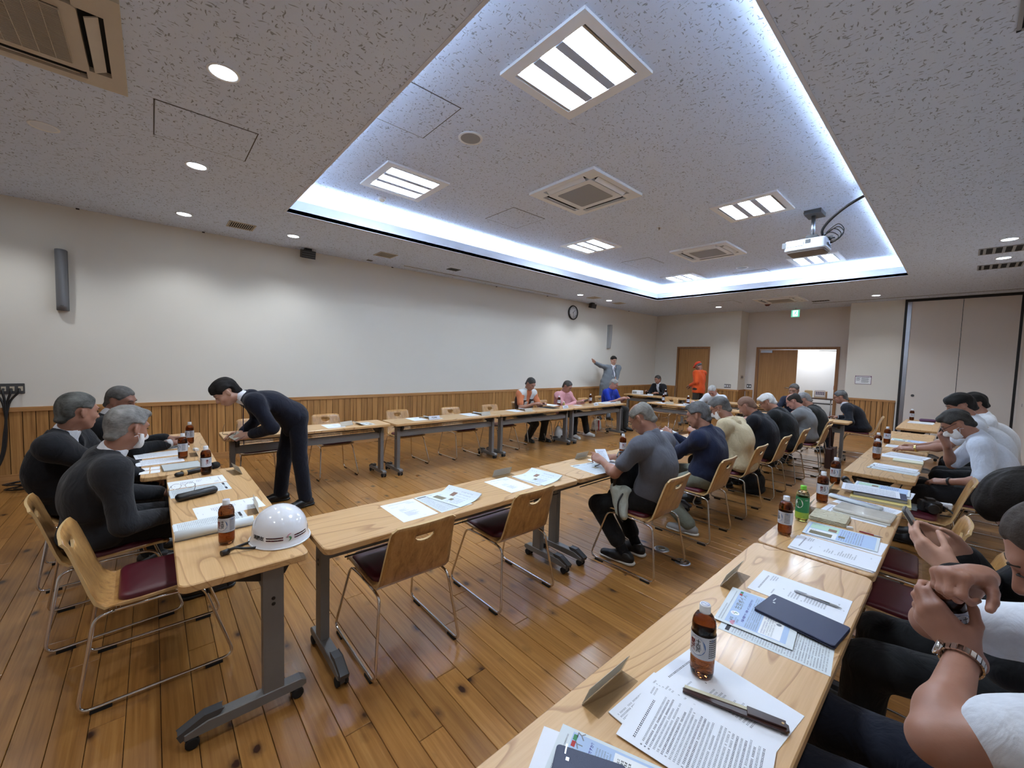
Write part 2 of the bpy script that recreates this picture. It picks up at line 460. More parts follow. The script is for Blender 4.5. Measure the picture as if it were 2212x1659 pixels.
# wainscot: separate cedar boards with open grooves, cap rail and baseboard
BW = 0.1015
bmesh_ = {}
def board(parent, x, y, axis, z0=.095, z1=.83):
    key = (axis, z0, z1)
    if key not in bmesh_:
        m = MB(); g = 0.0035; p = [(g, 0), (BW - g, 0), (BW - g, .014), (g, .014)]
        if axis == 'y':      # face towards +x
            p = [(0, g), (.014, g), (.014, BW - g), (0, BW - g)]
        else: p = [(g, -.014), (BW - g, -.014), (BW - g, 0), (g, 0)]
        bmesh_[key] = m.prism(p, z0, z1, 0, None, 0.003).mesh('board', M['wains'])
    link('board', bmesh_[key], parent, (x, y, 0))
struct('trim_2', MB().box(XL, YB, .09, XL + .004, YF, .84), M['wains_back'])
k = 0
y = -1.75
while y < YF - BW:
    board(wl, XL + .004, y, 'y'); y += BW
struct('trim_3', MB().box(XL, YB, .825, XL + .034, YF, .875), M['rail'])
struct('baseboard_left', MB().box(XL, YB, 0, XL + .026, YF, .098), M['rail'])
def far_panel(parent, x0, x1, yw, nm):
    struct('trim_%d' % nm, MB().box(x0, yw - .004, .09, x1, yw, .84), M['wains_back'])
    x = x0
    while x < x1 - BW * .6: board(parent, x, yw - .004, 'x'); x += (x1 - x0) / round((x1 - x0) / BW)
    mb = MB().box(x0, yw - .034, .825, x1, yw, .875)
    struct('trim_%d' % (nm + 1), mb, M['railx'])
    struct('baseboard_far_%d' % nm, MB().box(x0, yw - .026, 0, x1, yw, .098), M['railx'])
far_panel(wf, XL + .035, -6.48, YF, 4)
far_panel(wf, -5.37, -4.53, YF, 6)
far_panel(wf, -1.99, -1.03, YF, 8)
far_panel(wrc, -4.49, -4.29, YR, 10)
mb = MB().box(-4.53, YF, .09, -4.516, YR, .83); struct('trim_12', mb, M['wains'])
mb = MB().box(-4.53, YF, .825, -4.5, YR, .875); struct('trim_13', mb, M['rail'])
# doors
mb = MB().box(-6.40, YF + .02, .01, -5.45, YF + .06, 2.13)
d1 = struct('door_1', mb, M['door'])
mb = MB()
for a in ((-6.46, -6.41, 0, 2.19), (-5.44, -5.39, 0, 2.19), (-6.41, -5.44, 2.14, 2.19)): mb.box(a[0], YF - .02, a[2], a[1], YF + .07, a[3])
mb.build('door_frame', M['doorframe'], d1)
mb = MB().box(-4.17, YR + .02, .01, -3.2, YR + .06, 2.11)
d2 = struct('door_2', mb, M['door'])
mb = MB()
for a in ((-4.25, -4.18, 0, 2.19), (-2.31, -2.24, 0, 2.19), (-4.18, -2.31, 2.12, 2.19)): mb.box(a[0], YR - .03, a[2], a[1], YR + .09, a[3])
mb.build('door_frame', M['doorframe'], d2)
MB().tube([(-3.32, YR - .03, 1.0), (-3.45, YR - .03, 1.0)], .009).box(-3.30, YR + .0, .93, -3.26, YR + .02, 1.07).build('door_handle', M['alu'], d2)
mb = MB().box(-4.12, YR - .05, 2.02, -3.82, YR + .02, 2.09); mb.build('door_closer', M['alu'], d2)
mb = MB().box(-2.33, YR + .1, .01, -2.29, YR + .98, 2.11)
d3 = struct('door_3', mb, M['door'])
MB().tube([(-2.33, YR + .05, 2.08), (-2.7, YR + .02, 2.09), (-2.36, YR + .4, 2.09)], .008, 6).build('door_closer', M['alu'], d3)
# folding partition beside the column
mb = MB()
mb.box(-1.0, YF - .01, 0, -.955, YF + .1, ZC - .02); mb.box(-1.0, YF - .02, ZC - .06, XR, YF + .1, ZC)
mb.box(.715, YF - .01, 0, .75, YF + .1, ZC - .06)
struct('trim_14', mb, M['black'])
pt = thing('folding_partition', 'tall cream folding partition of two panels in a black frame on the far wall', 'partition', (0, YF, 0))
for i, (x0, x1) in enumerate(((-.88, -.087), (-.077, .71))):
    p = MB().box(x0, .0, .02, x1, .05, ZC - .06).build('panel', M['wall2'], pt)
    if i == 0: MB().lathe([(.03, 0), (.03, .008), (.022, .012)], 16, 0, Matrix.Translation((-.75, 0, 1.02)) @ Matrix.Rotation(PI / 2, 4, 'X')).build('lock', M['greydk'], p)
MB().box(-.955, 0.0, .02, -.885, .05, ZC - .06).build('post', M['alu'], pt)
MB().box(XR - .03, YF - .02, .0, XR, YF, ZC).build('trim_15', M['wall2'])['kind'] = 'structure'
# ceiling track slot and curtain slot
struct('trim_16', MB().box(-2.7, 12.72, ZC - .003, XR, 12.76, ZC + .001), M['greydk'])
mb = MB()
for y in (-1.6, -.66, .55, 1.97, 3.37, 5.9, 7.6, 9.5, 11.4):
    mb.box(XL, y, ZC - .012, XL + .02, y + .03, ZC)
struct('trim_17', mb, M['black'])

# ------------------------------------------------------------------ things on and in the ceiling
def troffer(x, y, label):
    t = thing('ceiling_light', label, 'light', (x, y, ZT), 0, 'square louvred lights in the raised ceiling')
    h = .375
    mb = MB()
    for sx, sy, ex, ey in ((-h, -h, h, -.29), (-h, .29, h, h), (-h, -.29, -.31, .29), (.31, -.29, h, .29)):
        mb.box(sx, sy, -.02, ex, ey, 0)
    mb.build('frame', M['whiteplast'], t)
    mb = MB().box(-.31, -.29, -.003, .31, .29, 0); mb.build('backplate', M['reflector'], t)
    for i, xx in enumerate((-.2, 0, .2)):
        m = MB()
        m.box(xx - .052, -.285, -.014, xx + .052, .285, -.006)
        m.build('lamp', M['tube'], t)
    for xx in (-.1, .1):
        m = MB().prism([(xx - .034, -.021), (xx + .034, -.021), (xx + .03, -.004), (xx - .03, -.004)][::-1], -.285, .285, 0, Matrix(((1, 0, 0, 0), (0, 0, 1, 0), (0, 1, 0, 0), (0, 0, 0, 1))))
        m.build('reflector', M['reflector'], t)
    for xx in (-.3, .285): MB().box(xx, -.29, -.018, xx + .015, .29, -.003).build('inner_rim', M['alu'], t)
LX = ((-1.93, 'right'), (-4.45, 'left'))
troffer(-1.93, 2.24, 'large square ceiling light nearest the camera, with three bright lamps')
troffer(-4.45, 2.22, 'square ceiling light beside the small round smoke detector')
troffer(-4.43, 5.70, 'square ceiling light midway along the left side of the raised ceiling')
troffer(-1.91, 5.70, 'square ceiling light just left of the projector pole')
troffer(-4.43, 9.18, 'square ceiling light near the far left cove corner')
troffer(-1.93, 9.15, 'square ceiling light partly hidden behind the hanging projector')
def downlight(x, y, label, lit=True):
    t = thing('downlight', label, 'light', (x, y, ZC), 0, 'round downlights in the lower ceiling')
    MB().lathe([(.072, -.001), (.086, -.001), (.084, -.007), (.074, -.007), (.066, -.002)], 24, 0, None, False, False).build('rim', M['whiteplast'], t)
    MB().lathe([(.070, -.004), (.05, -.0035), (.0, -.003)], 24, 0, None, False, False).build('lamp' if lit else 'lens', M['disc'] if lit else M['ceiling_edge'], t)
    if lit:
        l = bpy.data.lights.new('lamp_light', 'SPOT'); l.energy = DOWN_WATT; l.spot_size = math.radians(118); l.spot_blend = .7; l.shadow_soft_size = .05; l.color = (.93, .97, 1.0)
        o = bpy.data.objects.new('lamp_light', l); COL.objects.link(o); o.parent = t; o.location = (0, 0, -.02)
downlight(-3.08, .35, 'downlight nearest the camera, above the front seats')
downlight(-4.75, .33, 'downlight beside the access hatch outline, second from the camera')
downlight(-6.5, .32, 'downlight close to the left wall, left of the slotted vent')
downlight(-6.48, 1.53, 'downlight close to the left wall above the black ceiling sensor')
downlight(-6.48, 8.0, 'downlight above the wall clock')
downlight(-6.46, 9.2, 'downlight beyond the wall clock, right of the small sensor')
downlight(-4.74, 12.04, 'downlight over the single wooden door on the far wall')
downlight(-3.09, 12.12, 'downlight in front of the green exit sign')
downlight(-1.4, 12.12, 'downlight above the notice on the far wall column')
downlight(.285, 8.0, 'downlight at right, nearer of the pair beside the grey vents')
downlight(.29, 9.23, 'downlight at right, farther of the pair beside the grey vents')
downlight(-4.79, -.59, 'unlit round downlight near the left wall', False)
downlight(-6.48, -1.2, 'downlight behind the camera by the left wall')
downlight(.285, 1.53, 'downlight above the camera by the right wall')
downlight(-1.4, .35, 'downlight overhead, right of the one nearest the camera')
downlight(-3.08, -1.2, 'downlight behind the camera, second from the right')
downlight(-1.4, -1.2, 'downlight behind the camera')
# ceiling cassettes
def cassette(x, y, z, label, mat, rz=0, grille=False):
    t = thing('ceiling_air_conditioner', label, 'air conditioner', (x, y, z), rz, 'ceiling cassettes')
    h = .475
    # panel with four slots built as real openings
    xs = [-h, -.40, -.29, .29, .40, h]
    mb = MB()
    def pc(a, b, c, d, dz=-.03): mb.box(a, c, dz, b, d, 0)
    e = .31
    pc(-h, h, -h, -.41); pc(-h, h, .41, h); pc(-h, -.41, -.41, .41); pc(.41, h, -.41, .41)
    for sx in (-1, 1):
        for sy in (-1, 1): mb.box(min(sx * .41, sx * .30), min(sy * .41, sy * .30), -.03, max(sx * .41, sx * .30), max(sy * .41, sy * .30), 0)
    mb.build('panel', mat, t)
    mb = MB().prism(rrect(.63, .63, .03), -.036, -.004)
    mb.build('intake_cover', mat, t)
    if grille:
        MB().box(-.25, -.25, -.038, .25, .25, -.036).build('intake_opening', M['dark'], t)
        for i in range(36): MB().box(-.25 + i * .0141, -.25, -.046, -.2462 + i * .0141, .25, -.038).build('slat', mat, t)
        mb = MB()
        for i in range(9): mb.box(-.25, -.25 + i * .0625, -.047, .25, -.247 + i * .0625, -.039)
        mb.build('cross_bar', mat, t)
    else:
        MB().prism(rrect(.47, .47, .02), -.039, -.03).build('intake_grille', M['greyplast'], t)
    MB().box(-.41, -.41, -.003, .41, .41, 0).build('duct', M['dark'], t)
    for i in range(4):
        R = Matrix.Rotation(i * PI / 2, 4, 'Z')
        f = MB().box(-.27, .335, -.034, .27, .392, -.028, 0, R @ Matrix.Translation((0, .36, -.03)) @ Matrix.Rotation(.5, 4, 'X') @ Matrix.Translation((0, -.36, .03)))
        f.build('louvre', mat, t)
    return t
cassette(-3.14, 3.9, ZT, 'square ceiling air conditioner in the middle of the raised ceiling', M['whiteplast'])
cassette(-3.14, 7.38, ZT, 'square ceiling air conditioner left of the hanging projector', M['whiteplast'])
cassette(-3.285, -.565, ZC, 'yellowed ceiling air conditioner with slatted grille, close overhead', M['beigeplast'], 0, True)
cassette(-3.1, 11.55, ZC, 'ceiling air conditioner near the far wall, seen almost edge-on', M['whiteplast'])
# small round and square ceiling fittings
def spk(x, y, lab):
    t = thing('ceiling_speaker', lab, 'speaker', (x, y, ZT), 0, 'round ceiling speakers')
    MB().lathe([(.088, 0), (.112, 0), (.11, -.01), (.09, -.008)], 28, 0, None, False, False).build('rim', M['whiteplast'], t)
    MB().lathe([(.09, -.007), (0, -.007)], 28, 0, None, False, False).build('grille', M['greyplast'], t)
spk(-3.135, 2.21, 'round ceiling speaker nearest the camera, beside the hatch')
spk(-3.13, 9.01, 'round ceiling speaker far off, left of the projector')
t = thing('smoke_detector', 'small white smoke detector beside a square ceiling light', 'detector', (-5.07, 2.22, ZT))
MB().lathe([(.05, 0), (.05, -.018), (.04, -.025)], 20, 0, None, False, True).build('base', M['whiteplast'], t)
MB().lathe([(.03, -.02), (.032, -.035), (.02, -.048), (.008, -.052)], 16, 0, None, False, True).build('sensor', M['beigeplast'], t)
t = thing('sprinkler_head', 'tiny chrome sprinkler head on the raised ceiling', 'sprinkler', (-3.13, 5.64, ZT))
MB().lathe([(.03, 0), (.03, -.006)], 12, 0, None, False, True).build('flange', M['chrome'], t)
MB().lathe([(.008, -.006), (.008, -.025), (.016, -.028), (.016, -.031)], 10).build('deflector', M['chrome'], t)
t = thing('heat_detector', 'dark red fire detector on the ceiling near the exit sign', 'detector', (-3.54, 12.13, ZC))
MB().lathe([(.07, 0), (.07, -.02), (.04, -.06)], 16, 0, None, False, True).build('body', plain('detector_red', (88, 30, 28), .5), t)
MB().lathe([(.085, 0), (.085, -.008)], 16, 0, None, False, True).build('base', M['whiteplast'], t)
def hatch(x0, y0, x1, y1, z, lab):
    t = thing('access_hatch', lab, 'hatch', ((x0 + x1) / 2, (y0 + y1) / 2, z), 0, 'ceiling access hatches')
    a, b = abs(x1 - x0) / 2, abs(y1 - y0) / 2
    mb = MB(); w = .006
    for q in ((-a, -b, a, -b + w), (-a, b - w, a, b), (-a, -b, -a + w, b), (a - w, -b, a, b)): mb.box(q[0], q[1], -.0025, q[2], q[3], .0005)
    mb.build('joint', plain('hatch_joint', (70, 62, 58), .8) if 'hatch_joint' not in bpy.data.materials else bpy.data.materials['hatch_joint'], t)
    MB().box(-a + .008, -b + .008, -.004, a - .008, b - .008, .0005).build('lid', M['ceiling'], t)
hatch(-4.32, .035, -3.72, .64, ZC, 'square access hatch in the lower ceiling near the camera')
hatch(-3.45, 1.3, -2.83, 1.9, ZT, 'access hatch in the raised ceiling beside the round speaker')
hatch(-4.7, 3.6, -4.09, 4.2, ZT, 'access hatch between two square lights, left of the middle air conditioner')
hatch(-4.7, 7.05, -4.1, 7.65, ZT, 'access hatch far along the left side of the raised ceiling')
hatch(-3.45, 9.4, -2.83, 9.85, ZT, 'access hatch at the far end of the raised ceiling')
hatch(-4.65, 11.05, -4.0, 11.65, ZC, 'access hatch in the lower ceiling near the single door')
def vent(x, y, L, w, lab, mat, along='x', n=10, z=ZC):
    t = thing('ceiling_vent', lab, 'vent', (x, y, z), 0 if along == 'x' else PI / 2, 'ceiling vents')
    mb = MB(); a, b, q = L / 2, w / 2, .016
    for r in ((-a, -b, a, -b + q), (-a, b - q, a, b), (-a, -b, -a + q, b), (a - q, -b, a, b)): mb.box(r[0], r[1], -.008, r[2], r[3], 0)
    mb.build('frame', mat, t)
    MB().box(-a + q, -b + q, -.002, a - q, b - q, 0).build('opening', M['dark'], t)
    s = (L - 2 * q) / n
    for i in range(n):
        x0 = -a + q + i * s
        MB().box(x0 + s * .3, -b + q, -.007, x0 + s * .62, b - q, -.002).build('slat', mat, t)
vent(-6.5, .91, .30, .30, 'slotted square vent by the left wall between two downlights', M['beigeplast'], 'y', 12)
vent(-6.48, 2.91, .30, .30, 'slotted square vent by the left wall beyond the black sensor', M['beigeplast'], 'y', 12)
vent(-6.52, 4.27, .22, .16, 'small dark vent by the curtain slot', M['greydk'], 'y', 6)
vent(-6.49, 8.57, .28, .28, 'slotted vent between the two downlights above the clock', M['beigeplast'], 'y', 12)
vent(-6.53, 9.78, .28, .28, 'slotted vent beyond the downlights at the far left', M['beigeplast'], 'y', 12)
vent(.27, 8.6, .46, .42, 'long grey vent between the right pair of downlights', M['greyplast'], 'x', 5)
vent(.28, 9.87, .46, .42, 'long grey vent beyond the right pair of downlights', M['greyplast'], 'x', 5)
vent(.27, 3.05, .4, .3, 'grey vent at the top right corner', M['greyplast'], 'x', 8)
vent(-2.45, 12.35, .34, .14, 'small dark vent beside the exit sign downlight', M['greydk'], 'x', 6)
t = thing('curtain_slot', 'long dark slot in the ceiling along the left wall', 'slot', (-6.95, 5.58, ZC))
MB().box(-.02, -2.1, -.003, .02, 2.1, 0).build('opening', M['dark'], t)
mb = MB().box(-.05, -2.12, -.006, -.02, 2.12, 0).box(.02, -2.12, -.006, .05, 2.12, 0); mb.build('flange', M['ceiling_edge'], t)
MB().box(-7.09, 2.83, ZC - .006, -7.02, 2.92, ZC).build('ceiling_plate', M['greydk']); tag(bpy.data.objects['ceiling_plate'], 'small dark plate on the ceiling edge right of the black sensor', 'plate')
# black sensors hung at the wall-ceiling corner
def sensor(x, y, lab):
    t = thing('ceiling_sensor', lab, 'sensor', (x, y, ZC), 0, 'black sensors under the ceiling')
    MB().box(-.04, -.05, -.03, .04, .05, 0).build('bracket', M['black'], t)
    R = Matrix.Translation((0, 0, -.085)) @ Matrix.Rotation(.25, 4, 'Y')
    MB().box(-.05, -.1, -.06, .06, .1, .06, 0, R).build('body', M['blackp'], t)
    mb = MB()
    for i in range(3): mb.box(.058, -.095, -.045 + i * .035, .066, .095, -.025 + i * .035, 0, R)
    mb.build('face_ridge', M['greydk'], t)
sensor(-7.08, 1.88, 'black box sensor under the ceiling at the left, near the slotted vent')
sensor(-7.08, 9.3, 'black box sensor under the ceiling right of the wall clock')
# wall speakers: slim curved columns
M['greyspk'] = plain('speaker_grey', (120, 122, 126), .5, .3)
def column_speaker(y, lab, z0=2.02, z1=2.73, w=.1, rz=0.):
    t = thing('column_speaker', lab, 'speaker', (XL + .06, y, 0), rz, 'slim column speakers on the left wall')
    mb = MB(); n = 12
    prof = [(.05 * math.sin(PI * min(1, (1 - i / n) * 1.15) ** .8 * .5) + .03, z1 - (z1 - z0) * i / n) for i in range(n + 1)]
    vs = []; fs = []
    for d, z in prof:
        for j in range(7):
            a = PI * j / 6; vs.append((d * math.sin(a), -w / 2 * math.cos(a), z))
    for i in range(n):
        for j in range(6): fs.append((i * 7 + j, i * 7 + j + 1, (i + 1) * 7 + j + 1, (i + 1) * 7 + j))
    fs += [tuple(range(7))[::-1], tuple(n * 7 + j for j in range(7))]
    mb.add(vs, fs, 0, True).build('grille', M['greyspk'] if 'near' in lab else M['greyplast'], t)
    MB().box(-.06, -w / 2, z0, .004, w / 2, z1).build('cabinet', M['greydk'] if 'near' in lab else M['alu'], t)
    MB().box(.01, -.01, z0 + .05, .04, .01, z0 + .06).build('badge', M['black'], t)
column_speaker(-.79, 'slim grey column speaker on the left wall near the camera')
column_speaker(10.35, 'slim pale column speaker on the wall above the man in the grey suit')
# clock
t = thing('wall_clock', 'round black-rimmed wall clock with white dial', 'clock', (XL, 8.65, 2.935))
RY = Matrix.Rotation(PI / 2, 4, 'Y')
MB().lathe([(.17, 0), (.195, .0), (.2, .02), (.19, .04), (.172, .042), (.168, .03)], 36, 0, RY, False, False).build('rim', M['black'], t)
MB().lathe([(.172, .0), (.172, .022), (0, .022)], 36, 0, RY, True, False).build('dial', M['whiteplast'], t)
FW = Matrix(((0, 0, 1, 0), (1, 0, 0, 0), (0, 1, 0, 0), (0, 0, 0, 1)))           # text on a wall facing +x
mb = MB()
for i in range(12):
    a = PI / 2 - (i + 1) * PI / 6
    put_text(mb, str(i + 1), .042, Matrix.Translation((.0235, .135 * math.cos(a), .135 * math.sin(a))) @ FW)
mb.build('numeral', M['black'], t)
def hand(a, L, w, nm, x):
    R = Matrix.Translation((x, 0, 0)) @ Matrix.Rotation(-a, 4, 'X')
    MB().box(-.001, -w, -.02, .001, w, L, 0, R).build(nm, M['black'], t)
hand(math.radians(44), .085, .006, 'hour_hand', .026); hand(math.radians(168), .13, .004, 'minute_hand', .028)
# projector on its pole
pr = thing('projector', 'pale projector hanging from the raised ceiling on a metal pole', 'projector', (-1.47, 6.42, 0), 0)
MB().box(-.02, -.13, ZT - .05, .16, .13, ZT).build('ceiling_bracket', M['greydk'], pr)
for yy in (-.11, .11): MB().lathe([(.012, 0), (.012, .01)], 10, 0, Matrix.Translation((-.03, yy, ZT - .025)) @ Matrix.Rotation(PI / 2, 4, 'Y')).build('bolt', M['chrome'], pr)
MB().lathe([(.024, 3.27), (.024, ZT - .05)], 14, 0, Matrix.Translation((.06, 0, 0))).build('pole', M['alu'], pr)
mb = MB().box(-.05, -.1, 3.235, .16, .1, 3.255).box(0, -.05, 3.255, .12, .05, 3.30); mb.build('mount_plate', M['black'], pr)
mb = MB().box(-.2, -.02, 3.22, .3, .0, 3.236).box(-.2, -.12, 3.22, .3, -.1, 3.236); mb.build('mount_arm', M['greydk'], pr)
BODY = plain('projector_shell', (206, 208, 214), .45)
mb = MB().prism(rrect(.44, .34, .035, 4, .03, -.06), 3.085, 3.218, 0, None, .012); mb.build('body', BODY, pr)
mb = MB().prism(rrect(.40, .30, .035, 4, .03, -.06), 3.06, 3.088, 0, None, .01); mb.build('base', plain('projector_underside', (120, 108, 100), .6), pr)
MB().box(-.16, -.236, 3.14, .02, -.229, 3.19).build('label_plate', M['whiteplast'], pr)
mb = MB().box(.04, -.236, 3.16, .09, -.229, 3.205).box(-.21, -.236, 3.13, -.17, -.229, 3.2); mb.build('vent', M['greydk'], pr)
mb = MB()
for i in range(4): mb.box(.248, -.16 + i * .06, 3.12, .256, -.13 + i * .06, 3.15 + .01 * (i % 2))
mb.build('socket', M['black'], pr)
cable = [(-.62, 5.93, 3.40), (-.75, 5.95, 3.53), (-.95, 6.02, 3.50), (-1.16, 6.18, 3.42), (-1.28, 6.3, 3.33), (-1.28, 6.36, 3.26), (-1.2, 6.36, 3.2)]
def smooth_path(p, n=6):
    P = [Vector(x) for x in p]; out = []
    for i in range(len(P) - 1):
        a, b, c, d = P[max(i - 1, 0)], P[i], P[i + 1], P[min(i + 2, len(P) - 1)]
        for j in range(n):
            t_ = j / n
            out.append(.5 * ((2 * b) + (c - a) * t_ + (2 * a - 5 * b + 4 * c - d) * t_ ** 2 + (3 * b - a - 3 * c + d) * t_ ** 3))
    return out + [P[-1]]
MB().tube(smooth_path(cable), .016, 8).build('projector_cable', M['blackp']); tag(bpy.data.objects['projector_cable'], 'thick black cable running from the projector up to the ceiling edge', 'cable')
for i, off in enumerate(((0, 0, 0), (.02, .03, .02), (-.03, .02, -.02), (.03, -.02, .03))):
    o = Vector(off)
    p = [Vector((-1.28, 6.33, 3.25)) + o, Vector((-1.17, 6.3, 3.31)) + o * 1.4, Vector((-1.1, 6.33, 3.25)) + o, Vector((-1.13, 6.3, 3.17)) + o * .5, Vector((-1.2, 6.32, 3.14 + .01 * i))]
    tag(MB().tube(smooth_path(p), .005, 6).build('projector_lead', M['blackp']), 'thin black lead looping beside the projector, %s of four' % ('topmost', 'second', 'third', 'lowest')[i], 'cable', 'leads beside the projector')
tag(MB().tube([(-.74, 5.7, 3.46), (-.74, 6.0, 3.46)], .03, 8).build('cable_clip', M['greydk']), 'dark cable clip at the cove edge above the projector', 'clip')
# wall fittings
def plate(nm, lab, cat, loc, w, h, face, n=2, mat='alu', holes='black', group=None):
    """wall plate facing +x ('x') or -y ('y')"""
    t = thing(nm, lab, cat, loc, -PI / 2 * 0, group)
    A = Matrix(((0, 0, 1, 0), (1, 0, 0, 0), (0, 1, 0, 0), (0, 0, 0, 1))) if face == 'x' else Matrix(((1, 0, 0, 0), (0, 0, -1, 0), (0, 1, 0, 0), (0, 0, 0, 1)))
    MB().prism(rrect(w, h, .006, 2), 0, .008, 0, A, .002).build('cover', M[mat], t)
    for i in range(n):
        c = -w / 2 + w * (i + .5) / n
        MB().box(c - w / n * .28, -h * .22, .008, c + w / n * .28, h * .22, .012, 0, A).build('insert', M[holes], t)
    return t
op = plate('outlet_panel', 'grey outlet panel with cables plugged in on the left wall', 'outlet', (XL, -1.24, 1.09), .25, .12, 'x', 4, 'greydk', 'beigeplast')
for i in range(4):
    y = -1.33 + i * .058
    p = [(XL + .02, y, 1.09), (XL + .05, y, 1.05), (XL + .05, -1.25 + (y + 1.24) * .25, .92), (XL + .06 + .012 * (i % 2), -1.255 - .012 * (i // 2), .6), (XL + .08 + .012 * (i % 2), -1.29 - .014 * (i // 2), .3), (XL + .12 + .02 * (i % 2), -1.40 - .03 * (i // 2), .03)]
    tag(MB().tube(smooth_path(p), .011, 8).build('wall_cable', M['blackp']), 'black cable hanging from the %s socket of the outlet panel' % ('leftmost', 'second', 'third', 'rightmost')[i], 'cable', 'cables hanging from the outlet panel')
cp = []
for i in range(60):
    a = i * .62; r = .2 + .06 * math.sin(i * 1.7)
    cp.append((XL + .38 + r * 1.2 * math.cos(a) * .7, -.93 + r * math.sin(a) * 1.2, .012 + .0014 * i))
tag(MB().tube(smooth_path(cp, 3), .008, 6).build('cable_coil', M['blackp']), 'coil of black cables on the floor by the left wall', 'cable')
tag(MB().tube(smooth_path([(XL + .15 + .2 * math.cos(a), -.85 + .16 * math.sin(a), .1 + .008 * a) for a in [q * .5 for q in range(14)]], 3), .007, 6).build('cable_loop', M['greyplast']), 'pale grey cable loop on top of the black coil', 'cable')
plate('switch_plate', 'wide switch plate on the far wall right of the single door', 'switch', (-4.81, YF, .975), .19, .12, 'y', 3, 'alu', 'whiteplast')
plate('switch_plate', 'two-gang grey switch plate left of the double door', 'switch', (-4.4, YR, .985), .13, .12, 'y', 2, 'greydk', 'whiteplast')
plate('switch_plate', 'grey switch plate right of the double door', 'switch', (-2.08, YR, .967), .13, .13, 'y', 2, 'greydk', 'whiteplast')
plate('intercom_plate', 'small beige twin plate on the recess side of the column', 'switch', (-4.53, 13.55, 1.26), .2, .13, 'x', 2, 'beigeplast', 'greydk')
plate('corridor_switch', 'small switch on the white corridor wall seen through the open door', 'switch', (-2.55, 15.5, 1.27), .09, .13, 'y', 1, 'alu', 'greydk')
plate('tag_knob', 'small grey latch on the right wall panel', 'latch', (XR - .002, 12.2, 1.0), .06, .06, 'x', 1, 'greydk', 'black')
# exit sign
GR = emit('exit_green', (.0, .36, .22), .9); WH = emit('exit_white', (.85, 1, .93), .9)
t = thing('exit_sign', 'green emergency exit sign hanging under the ceiling', 'sign', (-3.2, 13.36, 3.10))
MB().box(-.1, 0, -.1, .1, .03, .1).build('housing', M['whiteplast'], t)
MB().box(-.096, -.004, -.096, .096, 0, .096).build('face', GR, t)
MB().tube([(0, .015, .1), (0, .015, .16)], .008, 8).build('hanger', M['alu'], t)
mb = MB().box(-.06, -.007, -.075, .055, -.004, .085); mb.build('doorway', WH, t)
A = Matrix(((1, 0, 0, 0), (0, 0, -1, -.008), (0, 1, 0, 0), (0, 0, 0, 1)))
mb = MB()
mb.lathe([(.014, 0), (.014, .002)], 12, 0, A @ Matrix.Translation((.022, .058, 0)))
def limb(a, b, w):
    a, b = Vector(a), Vector(b); d = (b - a).normalized(); p = Vector((-d.y, d.x)) * w
    mb.add([A @ Vector((*(a + p), 0.001)), A @ Vector((*(a - p), .001)), A @ Vector((*(b - p), .001)), A @ Vector((*(b + p), .001))], [(0, 1, 2, 3)])
for a, b, w in (((.012, .045), (-.008, 0), .012), ((.012, .04), (.045, .02), .005), ((.045, .02), (.05, .04), .005), ((.008, .04), (-.03, .035), .005), ((-.03, .035), (-.045, .01), .005),
                ((-.005, 0), (.03, -.02), .008), ((.03, -.02), (.025, -.06), .007), ((-.008, 0), (-.03, -.035), .008), ((-.03, -.035), (-.07, -.04), .007)): limb(a, b, w)
mb.build('running_figure', GR, t)
# notice on the column
PUR = plain('notice_purple', (98, 50, 92), .5); INK = plain('ink', (45, 45, 52), .7)
t = thing('wall_notice', 'framed notice with a purple header on the far wall', 'notice', (-1.645, YF, 1.335))
A = Matrix(((1, 0, 0, 0), (0, 0, -1, 0), (0, 1, 0, 0), (0, 0, 0, 1)))
MB().prism(rrect(.31, .21, .004, 2), 0, .006, 0, A).build('frame', PUR, t)
MB().box(-.147, -.097, .006, .147, .072, .0075, 0, A).build('sheet', M['whiteplast'], t)
mb = MB(); rn = random.Random(5)
for i in range(12): mb.box(-.14 + i * .0235, .078, .0062, -.14 + i * .0235 + .016, .097, .0082, 1, A)
for r in range(6):
    for c0, n_ in ((-.13, 5), (-.03, 9)):
        if r == 0 or (r < 4 or c0 > -.1):
            for i in range(n_ - (r % 2)): mb.box(c0 + i * .016, .05 - r * .022, .0076, c0 + i * .016 + .012, .06 - r * .022, .0084, 0, A)
mb.build('print', [INK, M['whiteplast']], t)
# red box, sign and desk seen through / beside the open door
RED = plain('hydrant_red', (150, 24, 40), .45)
t = thing('extinguisher_stand', 'red and white fire extinguisher stand behind the open door', 'extinguisher', (-2.38, 14.9, 0))
MB().lathe([(.075, .12), (.08, .14), (.08, .5), (.06, .56), (.025, .6), (.025, .64)], 20).build('cylinder', RED, t)
MB().box(-.13, .09, 0, .13, .11, 1.1).build('back_panel', M['greydk'], t)
MB().box(-.13, .06, .98, .13, .075, 1.09).build('sign_header', RED, t)
MB().box(-.13, .06, .82, .13, .075, .98).build('sign_board', M['whiteplast'], t)
MB().box(-.14, -.13, .0, .14, .11, .12).build('base', M['greydk'], t)
mb = MB()
for x in (-.08, 0, .07): mb.box(x - .025, .055, .86, x + .02, .06, .9)
mb.build('pictogram', M['black'], t)
mb = MB()
for i in range(3): put_text(mb, '消火器'[i], .05, Matrix.Translation((-.075 + .075 * i, .0575, 1.035)) @ Matrix(((1, 0, 0, 0), (0, 0, -1, 0), (0, 1, 0, 0), (0, 0, 0, 1))))
mb.build('lettering', M['whiteplast'], t)
t = thing('reception_desk', 'small dark desk standing outside the open double door', 'desk', (-2.72, 14.55, 0))
MB().prism(rrect(.62, .4, .02), .70, .73).build('desktop', plain('desk_brown', (70, 45, 30), .5), t)
